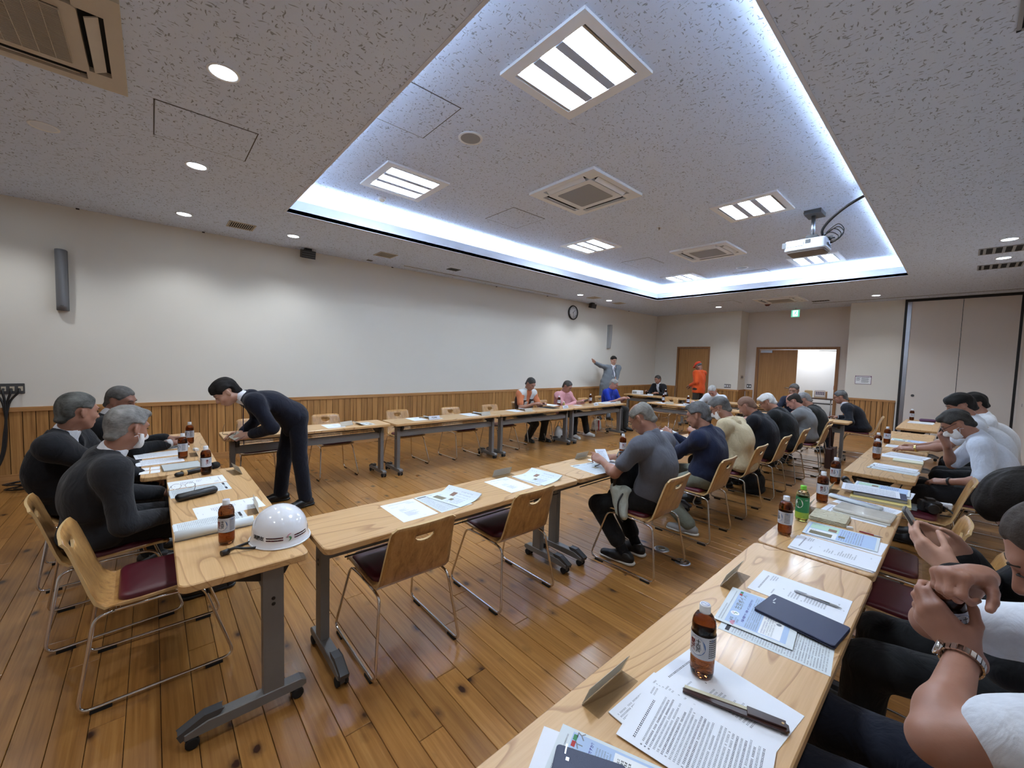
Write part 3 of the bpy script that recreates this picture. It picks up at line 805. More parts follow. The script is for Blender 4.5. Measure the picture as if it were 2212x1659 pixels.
for sx in (-.27, .27):
    for sy in (-.16, .16): MB().lathe([(.014, 0), (.014, .70)], 8, 0, Matrix.Translation((sx, sy, 0))).build('leg', M['alu'], t)
MB().box(-.28, -.17, .56, .28, .17, .58).build('shelf', M['greydk'], t)
t = thing('sign_box', 'white box with printed sign on the desk outside the door', 'box', (-2.72, 14.5, .73))
MB().box(-.14, -.06, 0, .14, .1, .2).build('carton', plain('card_box', (190, 170, 140), .8), t)
MB().box(-.125, -.066, .04, .125, -.06, .23).build('sheet', M['whiteplast'], t)
mb = MB()
for r in range(2):
    for i in range(5): mb.box(-.1 + i * .042, -.068, .15 - r * .045, -.1 + i * .042 + .03, -.066, .18 - r * .045)
mb.build('print', plain('notice_blue', (60, 66, 120), .6), t)
t = thing('paper_box', 'yellowish leaflet box left of the sign box outside the door', 'box', (-3.02, 14.55, .73))
MB().box(-.09, -.05, 0, .09, .05, .2).build('carton', plain('cream_box', (206, 190, 150), .8), t)
MB().box(-.07, -.04, .2, .07, .04, .23).build('leaflet', M['whiteplast'], t)
l = bpy.data.lights.new('corridor_lamp', 'AREA'); l.energy = 22; l.size = .6; l.color = (.93, .97, 1)
t = thing('corridor_light', 'ceiling lamp of the corridor behind the open door', 'light', (-3.2, 14.7, 2.6))
o = bpy.data.objects.new('corridor_lamp', l); COL.objects.link(o); o.parent = t; o.location = (0, 0, -.03)
MB().box(-.3, -.3, -.02, .3, .3, 0).build('panel', M['whiteplast'], t)
# round steel floor outlets
for x, y, lab in ((-1.62, 3.22, 'round steel floor outlet under the grey polo man’s chair'), (-1.40, 3.14, 'round steel floor outlet beside the rear runner of that chair')):
    t = thing('floor_outlet', lab.replace('’', "'"), 'outlet', (x, y, 0), 0, 'floor outlets')
    MB().lathe([(.062, 0), (.06, .004), (.05, .006)], 24, 0, None, False, True).build('cover', M['alu'], t)
    MB().lathe([(.03, .006), (.028, .009)], 20, 0, None, False, True).build('lid', M['chrome'], t)
# ------------------------------------------------------------------ tables
M['top'] = wood('tabletop_maple', (160, 116, 68), (198, 156, 104), (212, 172, 122), 'x', 1.0, 0.36, 0.12, True, vary=.06)
M['edge'] = wood('tabletop_edge', (158, 112, 62), (184, 138, 84), (198, 152, 98), 'x', 1.0, 0.4)
M['ply'] = wood('chair_ply', (134, 92, 50), (178, 132, 78), (200, 156, 98), 'z', 1.3, 0.3, 0.25, vary=.05)
M['plyedge'] = plain('ply_edge', (205, 172, 120), .5, 0, .12, 120)
M['pad'] = plain('burgundy_vinyl', (84, 24, 36), .38, 0, .06, 40, .15, 500)
M['rubber'] = plain('black_rubber', (18, 18, 19), .8)
TL, TD, TH = 1.796, .45, .70
ROT90 = lambda a: Matrix.Rotation(a, 4, 'Z')
def table_proto():
    """folding table: length along local x, sitter's side at local -y"""
    t = thing('folding_table', '', 'table')
    MB().prism(rrect(TL, TD, .035, 4), TH - .032, TH, 0, None, .004).build('tabletop', [M['top']], t)
    for s in (-1, 1):
        x = s * (TL / 2 - .085)
        c = MB().box(x - .022, .055, .085, x + .022, .135, TH - .06).build('leg', M['grey'], t)
        MB().lathe([(.008, 0), (.007, .002)], 10, 0, Matrix.Translation((x + s * .022, .095, TH - .19)) @ Matrix.Rotation(s * PI / 2, 4, 'Y')).build('screw', M['black'], c)
        MB().lathe([(.008, 0), (.007, .002)], 10, 0, Matrix.Translation((x + s * .022, .095, TH - .215)) @ Matrix.Rotation(s * PI / 2, 4, 'Y')).build('screw', M['black'], c)
        f = MB().prism([(-.215, .045), (.205, .045), (.225, .055), (.225, .075), (.205, .088), (-.14, .092), (-.215, .07)], x - .026, x + .026, 0,
                       Matrix(((0, 0, 1, 0), (1, 0, 0, 0), (0, 1, 0, 0), (0, 0, 0, 1))), .003).build('foot', M['grey'], t)
        for yy, up in ((-.19, 1), (.19, 0)):
            for dx in (-.02, .02):
                MB().lathe([(.018, -.009), (.024, -.006), (.024, .006), (.018, .009)], 14, 0, Matrix.Translation((x + dx, yy, .0245)) @ Matrix.Rotation(PI / 2, 4, 'Y')).build('caster', M['rubber'], f)
            MB().box(x - .012, yy - .02, .02, x + .012, yy + .02, .056).build('fork', M['greydk'], f)
        MB().prism([(-.225, .05), (-.10, .098), (-.09, .112), (-.15, .114), (-.235, .075)][::-1], x - .021, x + .021, 0,
                   Matrix(((0, 0, 1, 0), (1, 0, 0, 0), (0, 1, 0, 0), (0, 0, 0, 1))), .003).build('brake_pedal', M['greydk'], f)
        MB().prism([(-.12, TH - .033), (.17, TH - .033), (.175, TH - .07), (.15, TH - .115), (.05, TH - .12), (-.08, TH - .075)][::-1], x - s * .04 - .018, x - s * .04 + .018, 0,
                   Matrix(((0, 0, 1, 0), (1, 0, 0, 0), (0, 1, 0, 0), (0, 0, 0, 1))), .004).build('hinge_bracket', M['blackp'], t)
    MB().box(-TL / 2 + .11, .07, TH - .19, TL / 2 - .11, .115, TH - .11).build('beam', M['grey'], t)
    MB().box(-TL / 2 + .10, -.14, TH - .05, TL / 2 - .10, .16, TH - .033).build('under_frame', M['greydk'], t)
    for i, yy in enumerate((-.13, -.06, .01)):
        MB().tube([(-TL / 2 + .12, yy, TH - .105), (TL / 2 - .12, yy, TH - .105)], .004, 6).build('shelf_rod', M['black'], t)
    return cache(t)
_tp = [None]
def table(cx, cy, rz, label, group):
    if _tp[0] is None:
        _tp[0] = table_proto(); o = _tp[0]
        o.location = (cx, cy, 0); o.rotation_euler = (0, 0, rz); o['label'] = label; o['group'] = group; return o
    return dup(_tp[0], (cx, cy, 0), rz, label, group)
# head row (sitters on the -y side)
table(-2.775, .28, 0, 'wooden-topped folding table under the white helmet', 'head row of tables')
table(-4.59, .145, 0, 'folding table against which three men in dark suits sit, by the left wall', 'head row of tables')
# middle row: sitters at +x side -> local -y towards +x : rotate +90
for i, (y, l) in enumerate(((1.46, 'folding table with two empty chairs, next to the helmet table'), (3.27, 'folding table in front of the man in the grey polo shirt'),
                            (5.08, 'folding table in front of the bald man in black'), (6.9, 'folding table in front of the man in the grey jacket'))):
    table(-2.08, y, PI / 2, l, 'middle row of tables')
# wall row: sitters at -x side -> local -y towards -x : rotate -90
for x, y, l in ((-5.16, 1.42, 'folding table behind the young man bending over'), (-5.1, 3.25, 'folding table by the left wall holding the white card with a name'),
             (-5.1, 5.06, 'folding table of the man in the orange shirt and vest'), (-5.1, 6.87, 'folding table of the man in the pink shirt')):
    table(x, y, -PI / 2, l, 'wall row of tables')
# far row: sitters at +y side -> rotate 180
table(-3.93, 8.72, PI, 'folding table across the far end, left half', 'far row of tables')
table(-2.1, 8.72, PI, 'folding table across the far end, right half behind the black-clad men', 'far row of tables')
table(-5.65, 10.45, PI, 'farthest folding table, in front of the man in the black suit', 'back tables')
table(-3.6, 10.5, PI, 'farthest folding table on the right, behind the man in white', 'back tables')
# right row: sitters at +x -> rotate +90
for i, (y, l) in enumerate(((1.35, 'folding table at lower right holding the folding fan and tea bottle'), (3.165, 'folding table holding the green tea bottle'),
                            (5.37, 'folding table of the man in the face mask, right row'), (7.18, 'folding table behind the masked man, partly hidden'), (9.52, 'last folding table of the right row, by the partition'))):
    table(-.42, y, PI / 2, l, 'right row of tables')

# ------------------------------------------------------------------ chairs
def chair_proto():
    """stacking chair facing local +y: plywood shell with a hand hole, vinyl pad, chrome sled frame"""
    t = thing('stacking_chair', '', 'chair')
    prof = [(.225, .424), (.215, .434), (.16, .436), (.05, .430), (-.06, .424), (-.13, .424), (-.178, .434), (-.205, .462), (-.222, .51), (-.236, .56), (-.25, .61), (-.262, .65), (-.270, .678)]
    prof2 = [(-.279, .705), (-.288, .731), (-.302, .768)]
    rows = [Vector((0, y, z)) for y, z in prof] + [Vector((0, y, z)) for y, z in prof2]
    us = [-1, -.86, -.7, -.5, -.36, -.28, -.2, -.1, 0, .1, .2, .28, .36, .5, .7, .86, 1]
    hole_top = len(prof)           # row index of the straight upper lip (0.705)
    def width(i, z):
        if z < .45 and i < 6: return .20
        return .20 - .022 * min(1, max(0, (z - .46) / .28))
    thick = .011
    def pos(i, u, side):
        p = rows[i]; w = width(i, p.z)
        a = rows[max(i - 1, 0)]; b = rows[min(i + 1, len(rows) - 1)]
        d = (b - a).normalized(); nrm = Vector((0, -d.z, d.y))          # towards the sitter / up
        if nrm.z < 0 and i < 6: nrm = -nrm
        x = u * w
        y, z = p.y, p.z
        if i == hole_top - 1 and abs(u) < .3:                          # lower lip of the half-moon hole
            z = .705 - max(.006, .036 * math.sqrt(max(0, 1 - (u / .31) ** 2)))
            y = -.27 - (z - .678) * .33
        if i == 0 or i == len(rows) - 1:                                # rounded corners
            k = max(0, abs(u) - .8) / .2
            if i == 0: y -= .018 * k * k
            else: z -= .018 * k * k
        if z > .47: y -= .018 * (1 - u * u) * min(1, (z - .47) / .2)      # the back is hollowed
        elif i < 6: z -= .004 * (1 - u * u)
        q = Vector((x, y, z))
        return q + nrm * (thick if side else 0)
    nu, nr = len(us), len(rows)
    mb = MB(); V = [pos(i, u, s) for s in (1, 0) for i in range(nr) for u in us]
    def skip(i, j): return i == hole_top - 1 and abs((us[j] + us[j + 1]) / 2) < .29
    cells = {(i, j) for i in range(nr - 1) for j in range(nu - 1) if not skip(i, j)}
    F = []; MI = []
    N = nr * nu; idx = lambda s, i, j: s * N + i * nu + j
    for i, j in cells:
        F.append((idx(0, i, j), idx(0, i, j + 1), idx(0, i + 1, j + 1), idx(0, i + 1, j))); MI.append(0)
        F.append((idx(1, i, j), idx(1, i + 1, j), idx(1, i + 1, j + 1), idx(1, i, j + 1))); MI.append(0)
        for (di, dj), (a, b) in (((-1, 0), ((i, j), (i, j + 1))), ((1, 0), ((i + 1, j + 1), (i + 1, j))), ((0, -1), ((i + 1, j), (i, j))), ((0, 1), ((i, j + 1), (i + 1, j + 1)))):
            if (i + di, j + dj) not in cells:
                F.append((idx(0, *b), idx(0, *a), idx(1, *a), idx(1, *b))); MI.append(1)
    mb.v = [tuple(v) for v in V]; mb.f = F; mb.mi = MI; mb.sm = [m == 0 for m in MI]
    mb.build('shell', [M['ply'], M['plyedge']], t)
    # seat pad
    mb = MB(); pts = rrect(.37, .35, .045, 5, 0, .035); n = len(pts); rings = [(1, .438), (1.0, .452), (.96, .462), (.8, .466), (.4, .467)]
    vs = [(x * k, .035 + (y - .035) * k, z - .004 * math.cos((y) * 5)) for k, z in rings for x, y in pts] + [(0, .035, .466)]
    fs = [(r * n + i, r * n + (i + 1) % n, (r + 1) * n + (i + 1) % n, (r + 1) * n + i) for r in range(4) for i in range(n)] + [(4 * n + i, 4 * n + (i + 1) % n, 5 * n) for i in range(n)]
    mb.add(vs, fs, 0, True).build('seat_pad', M['pad'], t)
    # sled frame: one loop each side and two cross bars
    for s in (-1, 1):
        xt, xb = s * .195, s * .24
        loop = [(xt, -.15, .408), (xt, -.215, .395), (xb, -.275, .018), (xb, .285, .018), (xt, .165, .405), (xt, .0, .412)]
        path = fillet(loop, .05, 5)
        MB().tube(path + [path[0]], .0075, 8).build('sled_leg', M['chrome'], t)
        for yy in (-.2, .2):
            MB().box(xb - .009, yy - .035, 0, xb + .009, yy + .035, .013).build('glide', M['rubber'], t)
    for yy in (.12, -.14): MB().tube([(-.195, yy, .408), (.195, yy, .408)], .0075, 8).build('cross_bar', M['chrome'], t)
    return cache(t)
_cp = [None]
def chair(cx, cy, face, label, group):
    """face: heading the sitter looks to, degrees from +y towards -x"""
    rz = math.radians(face)
    if _cp[0] is None:
        _cp[0] = chair_proto(); o = _cp[0]; o.location = (cx, cy, 0); o.rotation_euler = (0, 0, rz); o['label'] = label; o['group'] = group; return o
    return dup(_cp[0], (cx, cy, 0), rz, label, group)
G1 = 'chairs along the middle row'
chair(-2.04, 1.0, 90, 'empty wooden chair nearest the camera at the middle row', G1)
chair(-2.06, 1.80, 90, 'second empty wooden chair of the middle row, left of the grey polo man', G1)
for (x, y), l in zip(((-1.64, 2.87), (-1.64, 3.82), (-1.65, 4.74), (-1.66, 5.68), (-1.66, 6.58), (-1.56, 7.42), (-1.66, 8.05)),
    ('chair of the man in the grey polo shirt', 'chair of the man in the navy shirt', 'chair of the man in the cream jacket', 'chair of the bald man in black',
     'chair of the white-haired man in black', 'chair with a brown shoulder bag hung on its back', 'chair of the grey-haired man in the black jacket at the row end')):
    chair(x, y, 90, l, G1)
chair(-1.2, 9.62, 97, 'chair of the man in the navy suit, apart from the rows', G1)
G2 = 'chairs of the head row'
chair(-2.66, -.0, 1, 'empty wooden chair with burgundy seat at lower left', G2)
chair(-3.28, -.19, 6, 'chair of the masked man in the charcoal suit', G2)
chair(-4.08, -.32, 4, 'chair of the grey-haired man in the dark suit, back to the camera', G2)
chair(-4.86, -.28, 0, 'chair of the man in black pointing at papers', G2)
G3 = 'chairs along the wall row'
for y, x, l in ((.92, -5.52, 'chair half hidden behind the bending young man'), (1.76, -5.5, 'empty chair at the wall row just right of the bending young man'), (2.80, -5.47, 'empty chair behind the white name card at the wall row'), (3.72, -5.40, 'third empty chair at the wall row, seen below the table'), (4.55, -5.38, 'empty chair left of the orange-shirted man'),
             (5.45, -5.60, 'chair of the man in the orange shirt and vest'), (6.02, -5.5, 'empty chair left of the man in pink'), (6.72, -5.58, 'chair of the man in the pink shirt'), (7.35, -5.46, 'empty chair right of the man in pink'), (8.2, -5.62, 'chair of the man in the blue polo shirt')):
    chair(x, y, -90, l, G3)
G4 = 'chairs of the far tables'
for x, y, f, l in ((-4.75, 9.25, 180, 'empty chair at the left end of the far row'), (-3.72, 9.45, 180, 'chair of the man in the white sweater'), (-4.15, 9.22, 180, 'empty chair in front of the black-suited man at the back'),
                   (-6.0, 11.15, 180, 'chair of the man in the black suit at the back'), (-2.2, 9.45, 180, 'chair of the man hidden behind the grey jacket')):
    chair(x, y, f, l, G4)
G5 = 'chairs along the right row'
for x, y, f, l in ((.24, 1.36, 90, 'chair of the white-shirted man in the foreground'), (.27, 2.08, 92, 'chair of the man holding a smartphone'), (-.13, 2.74, 90, 'empty burgundy chair just beyond the smartphone man'),
                   (-.24, 3.28, 93, 'empty chair pushed under the right row, second beyond the smartphone man'), (-.2, 4.62, 90, 'chair holding a black camera and a grey folder'), (.27, 5.28, 90, 'chair of the masked man in the white shirt'),
                   (.29, 6.22, 90, 'chair of the dark-haired man behind the masked man'), (.3, 7.1, 90, 'chair of the farthest dark-haired man in the right row')):
    chair(x, y, f, l, G5)

# ------------------------------------------------------------------ bottles
M['tea'] = glass('barley_tea', (.19, .052, .013), 1.34)
M['pet'] = glass('pet_plastic', (.93, .95, .95), 1.5)
M['lab'] = plain('label_silver', (196, 198, 204), .4, 0, .06, 60)
M['labwhite'] = plain('label_white', (226, 222, 220), .5)
M['labblue'] = plain('label_blue', (74, 106, 158), .45)
M['labred'] = plain('label_red', (120, 30, 34), .5)
M['ink'] = plain('label_ink', (46, 42, 44), .6)
M['capblue'] = plain('cap_print_blue', (66, 90, 170), .5)
M['gtea'] = glass('green_tea', (.62, .60, .16), 1.34)
M['labgreen'] = plain('label_green', (38, 128, 74), .45)
M['labgreen2'] = plain('label_lime', (150, 178, 60), .45)
M['capgreen'] = plain('cap_lime', (120, 200, 60), .4)
def wrap(mb, poly, r, mi):
    mb.add([(r * math.sin(x / r), -r * math.cos(x / r), z) for x, z in poly], [tuple(range(len(poly)))], mi)
def wrap_text(mb, s, size, x0, z0, r, mi, bold=0.0, sx=1.0):
    v, f = textmesh(s, size, bold)
    mb.add([(r * math.sin((x * sx + x0) / r), -r * math.cos((x * sx + x0) / r), z0 + y) for x, y, z in v], f, mi)
TEA = [(.0, .002), (.022, .002), (.0295, .007), (.0315, .02), (.0315, .052), (.0302, .056), (.0315, .06), (.0315, .128), (.0304, .131), (.0315, .135), (.0315, .150), (.029, .163), (.022, .176), (.0145, .184)]
def bottle_proto(green=False):
    t = thing('green_tea_bottle' if green else 'tea_bottle', '', 'bottle')
    k = TEA
    lvl = [p for p in k if p[1] <= (.150 if green else .178)]
    MB().lathe(lvl + [(0.0, lvl[-1][1])], 24, 0, None, False, False).build('drink', M['gtea'] if green else M['tea'], t)
    shell = [(r + .0009 if r > 0 else 0, z - (.0018 if z < .01 else 0)) for r, z in k] + [(.0128, .188), (.0128, .205)]
    if green: MB().lathe([(r, z) for r, z in shell if z > .14], 24, 0, None, False, False).build('bottle_shell', M['pet'], t)
    R = .0335
    mb = MB()
    n = 28
    z0, z1 = ((.022, .142) if green else (.062, .126))
    mb.lathe([(R - .0006, z0), (R - .0006, z1)], n, 0, None, False, False)
    if green:
        mb.lathe([(R - .0004, z0), (R - .0004, z0 + .034)], n, 1, None, False, False)
        cx = -.016
        wrap(mb, [(cx + .021 * math.cos(a), .106 + .026 * math.sin(a)) for a in [i * PI / 10 for i in range(20)]], R + .0001, 2)
        wrap_text(mb, 'お', .015, cx - .004, .121, R + .0003, 3, .0004); wrap_text(mb, '〜', .010, cx - .004, .111, R + .0003, 3); wrap_text(mb, 'い', .013, cx - .004, .103, R + .0003, 3, .0004); wrap_text(mb, 'お茶', .011, cx + .002, .091, R + .0003, 3, .0004)
        wrap_text(mb, '緑茶', .008, .022, .128, R + .0003, 2); wrap_text(mb, '♲', .012, .012, .032, R + .0003, 3)
        mats = [M['labgreen'], M['labgreen2'], M['labwhite'], M['ink']]
    else:
        for s in (0, 1):     # two faces of the wrap-round label
            b = s * PI * R
            wrap(mb, [(b + .0245 * math.cos(a), .096 + .026 * math.sin(a)) for a in [i * PI / 12 for i in range(24)]], R - .0002, 1)
            wrap(mb, [(b - .003 + .0205 * math.cos(a), .097 + .0235 * math.sin(a)) for a in [i * PI / 12 for i in range(24)]], R + .0001, 2)
            wrap_text(mb, '十', .0125, b + .005, .110, R + .0004, 3, .0004); wrap_text(mb, '六', .0125, b + .005, .098, R + .0004, 3, .0004); wrap_text(mb, '茶', .0125, b + .005, .086, R + .0004, 3, .0004)
            wrap_text(mb, '麦', .0165, b - .012, .104, R + .0004, 4, .0006); wrap_text(mb, '茶', .0165, b - .012, .087, R + .0004, 4, .0006)
            wrap(mb, [(b - .03, .0665), (b + .03, .064), (b + .03, .066), (b - .03, .0685)], R - .0002, 1)
            for r in range(9):
                for q in range(5):
                    x = b + .033 + q * .0052
                    wrap(mb, [(x, .07 + r * .006), (x + .004, .07 + r * .006), (x + .004, .0728 + r * .006), (x, .0728 + r * .006)], R - .0002, 3)
            wrap_text(mb, '16', .011, b + .044, .119, R + .0002, 1, .0004)
        mats = [M['lab'], M['labblue'], M['labwhite'], M['ink'], M['labred']]
    mb.build('label', mats, t)
    cm = M['capgreen'] if green else M['whiteplast']
    cap = MB()
    cap.lathe([(.0148, .183), (.0152, .1865), (.0146, .188), (.0146, .2035), (.0136, .2055), (0, .2055)], 24, 0, None, True, False)
    c = cap.build('cap', cm, t)
    if not green:
        mb = MB()
        pts = [(.0105 * math.cos(a), .0105 * math.sin(a)) for a in [i * PI / 14 for i in range(28)]]; q = [(.0092 * math.cos(a), .0092 * math.sin(a)) for a in [i * PI / 14 for i in range(28)]]
        mb.add([(x, y, .2058) for x, y in pts + q], [(i, (i + 1) % 28, 28 + (i + 1) % 28, 28 + i) for i in range(28)], 0)
        put_text(mb, '十六茶', .0055, Matrix.Translation((0, 0, .2059)), 0, .0002)
        mb.build('cap_print', M['capblue'], c)
    return cache(t)
_bp = [None]
def bottle(x, y, rz, label, group='bottles of barley tea', z=TH):
    rz = math.radians(rz)
    if _bp[0] is None:
        _bp[0] = bottle_proto(); o = _bp[0]; o.location = (x, y, z); o.rotation_euler = (0, 0, rz); o['label'] = label; o['group'] = group; return o
    return dup(_bp[0], (x, y, z), rz, label, group)
bottle(-.442, 1.15, -8, 'tea bottle standing alone on the nearest right-hand table, beside the blue wallet')
bottle(-.574, 2.47, 130, 'tea bottle beside the green tea bottle, label turned away')
bottle(-.565, 3.27, 20, 'tea bottle behind the green tea bottle, by the acrylic stand')
bottle(-.60, 3.88, -10, 'tea bottle at the far end of the second right-hand table')
bottle(-.517, 5.33, -60, 'tea bottle nearest on the masked man’s table'.replace('’', "'"))
bottle(-.566, 5.86, 40, "second tea bottle on the masked man's table")
bottle(-.56, 6.60, 10, "third tea bottle in line beyond the masked man's hands")
bottle(-.563, 10.2, 10, 'tea bottle on the last table by the partition')
bottle(-2.203, .239, 48, 'tea bottle on the helmet table, next to the rolled newspaper')
bottle(-3.553, .27, 120, 'tea bottle where the two head tables meet, by the folded umbrella')
bottle(-4.20, .17, 20, 'tea bottle in front of the pointing hands')
bottle(-4.85, .25, 30, 'tea bottle farthest along the head tables, near the left wall')
bottle(-2.12, 3.34, 60, 'tea bottle in front of the grey polo man')
bottle(-2.2, 4.98, 20, 'tea bottle in front of the navy-shirted man')
bottle(-5.27, 5.97, 60, 'tea bottle left of the pink-shirted man')
bottle(-5.30, 7.02, 30, 'tea bottle right of the pink-shirted man')
bottle(-4.56, 8.78, 10, 'tea bottle at the left end of the far row')
bottle(-5.40, 10.5, 10, 'tea bottle on the back table beside the black-suited man')
bottle(-4.03, 8.88, 10, 'tea bottle beside the white-sweatered man')
bottle(-4.1, 10.45, 0, 'tea bottle on the right-hand back table')
g = bottle_proto(True); g.location = (-.567, 2.775, TH); g.rotation_euler = (0, 0, .15); g['label'] = 'bottle of green tea with lime cap and green label'
# ------------------------------------------------------------------ people: continuous skins grown from distance fields
f32 = np.float32
def nv(v): return np.array(v, dtype=np.float64)
def unit(v): v = nv(v); return v / (np.linalg.norm(v) + 1e-12)
class Field:
    def __init__(s): s.p = []
    def cone(s, a, b, r1, r2, k=.02, op='u', flat=None):
        a, b = nv(a), nv(b); r = max(r1, r2)
        s.p.append(('c', np.minimum(a, b) - r, np.maximum(a, b) + r, k, op, (a, b, r1, r2))); return s
    def ell(s, c, rad, ax=None, k=.02, op='u'):
        c = nv(c); ax = np.eye(3) if ax is None else nv(ax)      # rows = axes
        e = np.sqrt(((ax * nv(rad)[:, None]) ** 2).sum(0))
        s.p.append(('e', c - e, c + e, k, op, (c, nv(rad), ax))); return s
    def cut(s, p, n): s.p.append(('h', None, None, 0, 'i', (nv(p), unit(n)))); return s
    def fn(s, lo, hi, k, op, func): s.p.append(('f', nv(lo), nv(hi), k, op, func)); return s
    def grid(s, h, pad=None):
        lo = np.min([q[1] for q in s.p if q[1] is not None and q[4] == 'u'], 0); hi = np.max([q[2] for q in s.p if q[2] is not None and q[4] == 'u'], 0)
        pad = pad or 4 * h
        lo -= pad; hi += pad
        n = np.ceil((hi - lo) / h).astype(int) + 1
        A = [(lo[i] + h * np.arange(n[i])).astype(f32) for i in range(3)]
        F = np.full(n, .25, f32)
        for kind, l, u, k, op, d in s.p:
            if l is None:
                p, nn = d
                v = (A[0] - p[0])[:, None, None] * f32(nn[0]) + (A[1] - p[1])[None, :, None] * f32(nn[1]) + (A[2] - p[2])[None, None, :] * f32(nn[2])
                np.maximum(F, v, out=F); continue
            m = k + 3 * h + .006
            i0 = np.maximum(((l - m - lo) / h).astype(int), 0); i1 = np.minimum(((u + m - lo) / h).astype(int) + 2, n)
            if (i1 <= i0).any(): continue
            sl = tuple(slice(a, b) for a, b in zip(i0, i1))
            X, Y, Z = A[0][sl[0]][:, None, None], A[1][sl[1]][None, :, None], A[2][sl[2]][None, None, :]
            if kind == 'c':
                a, b, r1, r2 = d; ab = b - a; L2 = float(ab @ ab) + 1e-12
                dx, dy, dz = X - f32(a[0]), Y - f32(a[1]), Z - f32(a[2])
                t = np.clip((dx * f32(ab[0] / L2) + dy * f32(ab[1] / L2)) + dz * f32(ab[2] / L2), 0, 1)
                D = np.sqrt((dx - t * f32(ab[0])) ** 2 + (dy - t * f32(ab[1])) ** 2 + (dz - t * f32(ab[2])) ** 2) - (f32(r1) + f32(r2 - r1) * t)
            elif kind == 'e':
                c, rad, ax = d; dx, dy, dz = X - f32(c[0]), Y - f32(c[1]), Z - f32(c[2])
                k0 = 0; k1 = 0
                for j in range(3):
                    q = dx * f32(ax[j, 0]) + dy * f32(ax[j, 1]) + dz * f32(ax[j, 2])
                    k0 = k0 + (q / f32(rad[j])) ** 2; k1 = k1 + (q / f32(rad[j] ** 2)) ** 2
                k0 = np.sqrt(k0); D = k0 * (k0 - 1) / (np.sqrt(k1) + 1e-6)
            else: D = d(X, Y, Z).astype(f32)
            G = F[sl]
            if op == 'u':
                if k > 0:
                    hh = np.maximum(k - np.abs(G - D), 0) / f32(k)
                    F[sl] = np.minimum(G, D) - hh * hh * f32(k / 4)
                else: F[sl] = np.minimum(G, D)
            else:
                D = -D if op == 's' else D
                if op == 't': F[sl] = np.maximum(G + f32(k) * np.clip(1 + D / f32(.026), 0, 1) ** 2, D)
                elif k > 0:
                    hh = np.maximum(k - np.abs(G - D), 0) / f32(k)
                    F[sl] = np.maximum(G, D) + hh * hh * f32(k / 4)
                else: F[sl] = np.maximum(G, D)
        return F, lo, A
def ripple(F, A, amp, freq, seed, stretch=(1, 1, 1), axes=None):
    r = np.random.RandomState(seed)
    idx = np.nonzero(np.abs(F) < .03)
    P = np.stack([A[i][idx[i]] for i in range(3)], 1).astype(np.float64)
    if axes is not None: P = P @ nv(axes).T
    P = P * nv(stretch)
    w = np.zeros(len(P))
    wp = P + .03 * np.sin(P[:, [1, 2, 0]] * 19 + r.rand(3) * 6)
    for o in range(4):
        d = r.randn(3); d /= np.linalg.norm(d)
        w += np.sin(wp @ d * freq * (1 + .45 * o) + r.rand() * 6.28) / (1 + .4 * o)
    F[idx] += (amp * w / 2.2).astype(f32)
EDG = [(0, 1), (2, 3), (4, 5), (6, 7), (0, 2), (1, 3), (4, 6), (5, 7), (0, 4), (1, 5), (2, 6), (3, 7)]
CRN = np.array([(0, 0, 0), (1, 0, 0), (0, 1, 0), (1, 1, 0), (0, 0, 1), (1, 0, 1), (0, 1, 1), (1, 1, 1)])
def nets(F, lo, h):
    I = F < 0; n = F.shape
    c = np.zeros((n[0] - 1, n[1] - 1, n[2] - 1), np.int8)
    for a, b, d in CRN: c += I[a:n[0] - 1 + a, b:n[1] - 1 + b, d:n[2] - 1 + d]
    act = np.argwhere((c > 0) & (c < 8))
    if not len(act): return np.zeros((0, 3)), np.zeros((0, 4), int)
    vals = np.stack([F[act[:, 0] + a, act[:, 1] + b, act[:, 2] + d] for a, b, d in CRN], 1).astype(np.float64)
    acc = np.zeros((len(act), 3)); cnt = np.zeros(len(act))
    for a, b in EDG:
        va, vb = vals[:, a], vals[:, b]; m = (va < 0) != (vb < 0)
        t = np.where(m, va / np.where(m, va - vb, 1), 0)
        acc += np.where(m[:, None], CRN[a] + t[:, None] * (CRN[b] - CRN[a]), 0); cnt += m
    V = lo + h * (act + acc / cnt[:, None])
    idx = -np.ones(c.shape, np.int32); idx[act[:, 0], act[:, 1], act[:, 2]] = np.arange(len(act))
    Q = []
    for ax in range(3):
        s0 = [slice(None)] * 3; s1 = [slice(None)] * 3; s0[ax] = slice(0, -1); s1[ax] = slice(1, None)
        e = np.argwhere(I[tuple(s0)] != I[tuple(s1)])
        o = [i for i in range(3) if i != ax]
        e = e[(e[:, o[0]] > 0) & (e[:, o[1]] > 0) & (e[:, o[0]] < n[o[0]] - 1) & (e[:, o[1]] < n[o[1]] - 1)]
        q = []
        for a, b in ((0, 0), (1, 0), (1, 1), (0, 1)):
            g = e.copy(); g[:, o[0]] -= a; g[:, o[1]] -= b; q.append(idx[g[:, 0], g[:, 1], g[:, 2]])
        q = np.stack(q, 1); ins = I[e[:, 0], e[:, 1], e[:, 2]]
        flip = ins if ax != 1 else ~ins
        q[~flip] = q[~flip][:, ::-1]; Q.append(q)
    return V, np.concatenate(Q)
def skinmesh(name, V, Q, mat, base, parent, smooth=True):
    me = bpy.data.meshes.new(name)
    me.vertices.add(len(V)); me.vertices.foreach_set('co', (V - base).astype(f32).ravel())
    me.loops.add(Q.size); me.loops.foreach_set('vertex_index', Q.astype(np.int32).ravel())
    me.polygons.add(len(Q)); me.polygons.foreach_set('loop_start', np.arange(0, Q.size, 4, dtype=np.int32))
    me.polygons.foreach_set('use_smooth', np.ones(len(Q), bool))
    me.materials.append(mat); me.update(calc_edges=True)
    return link(name, me, parent)
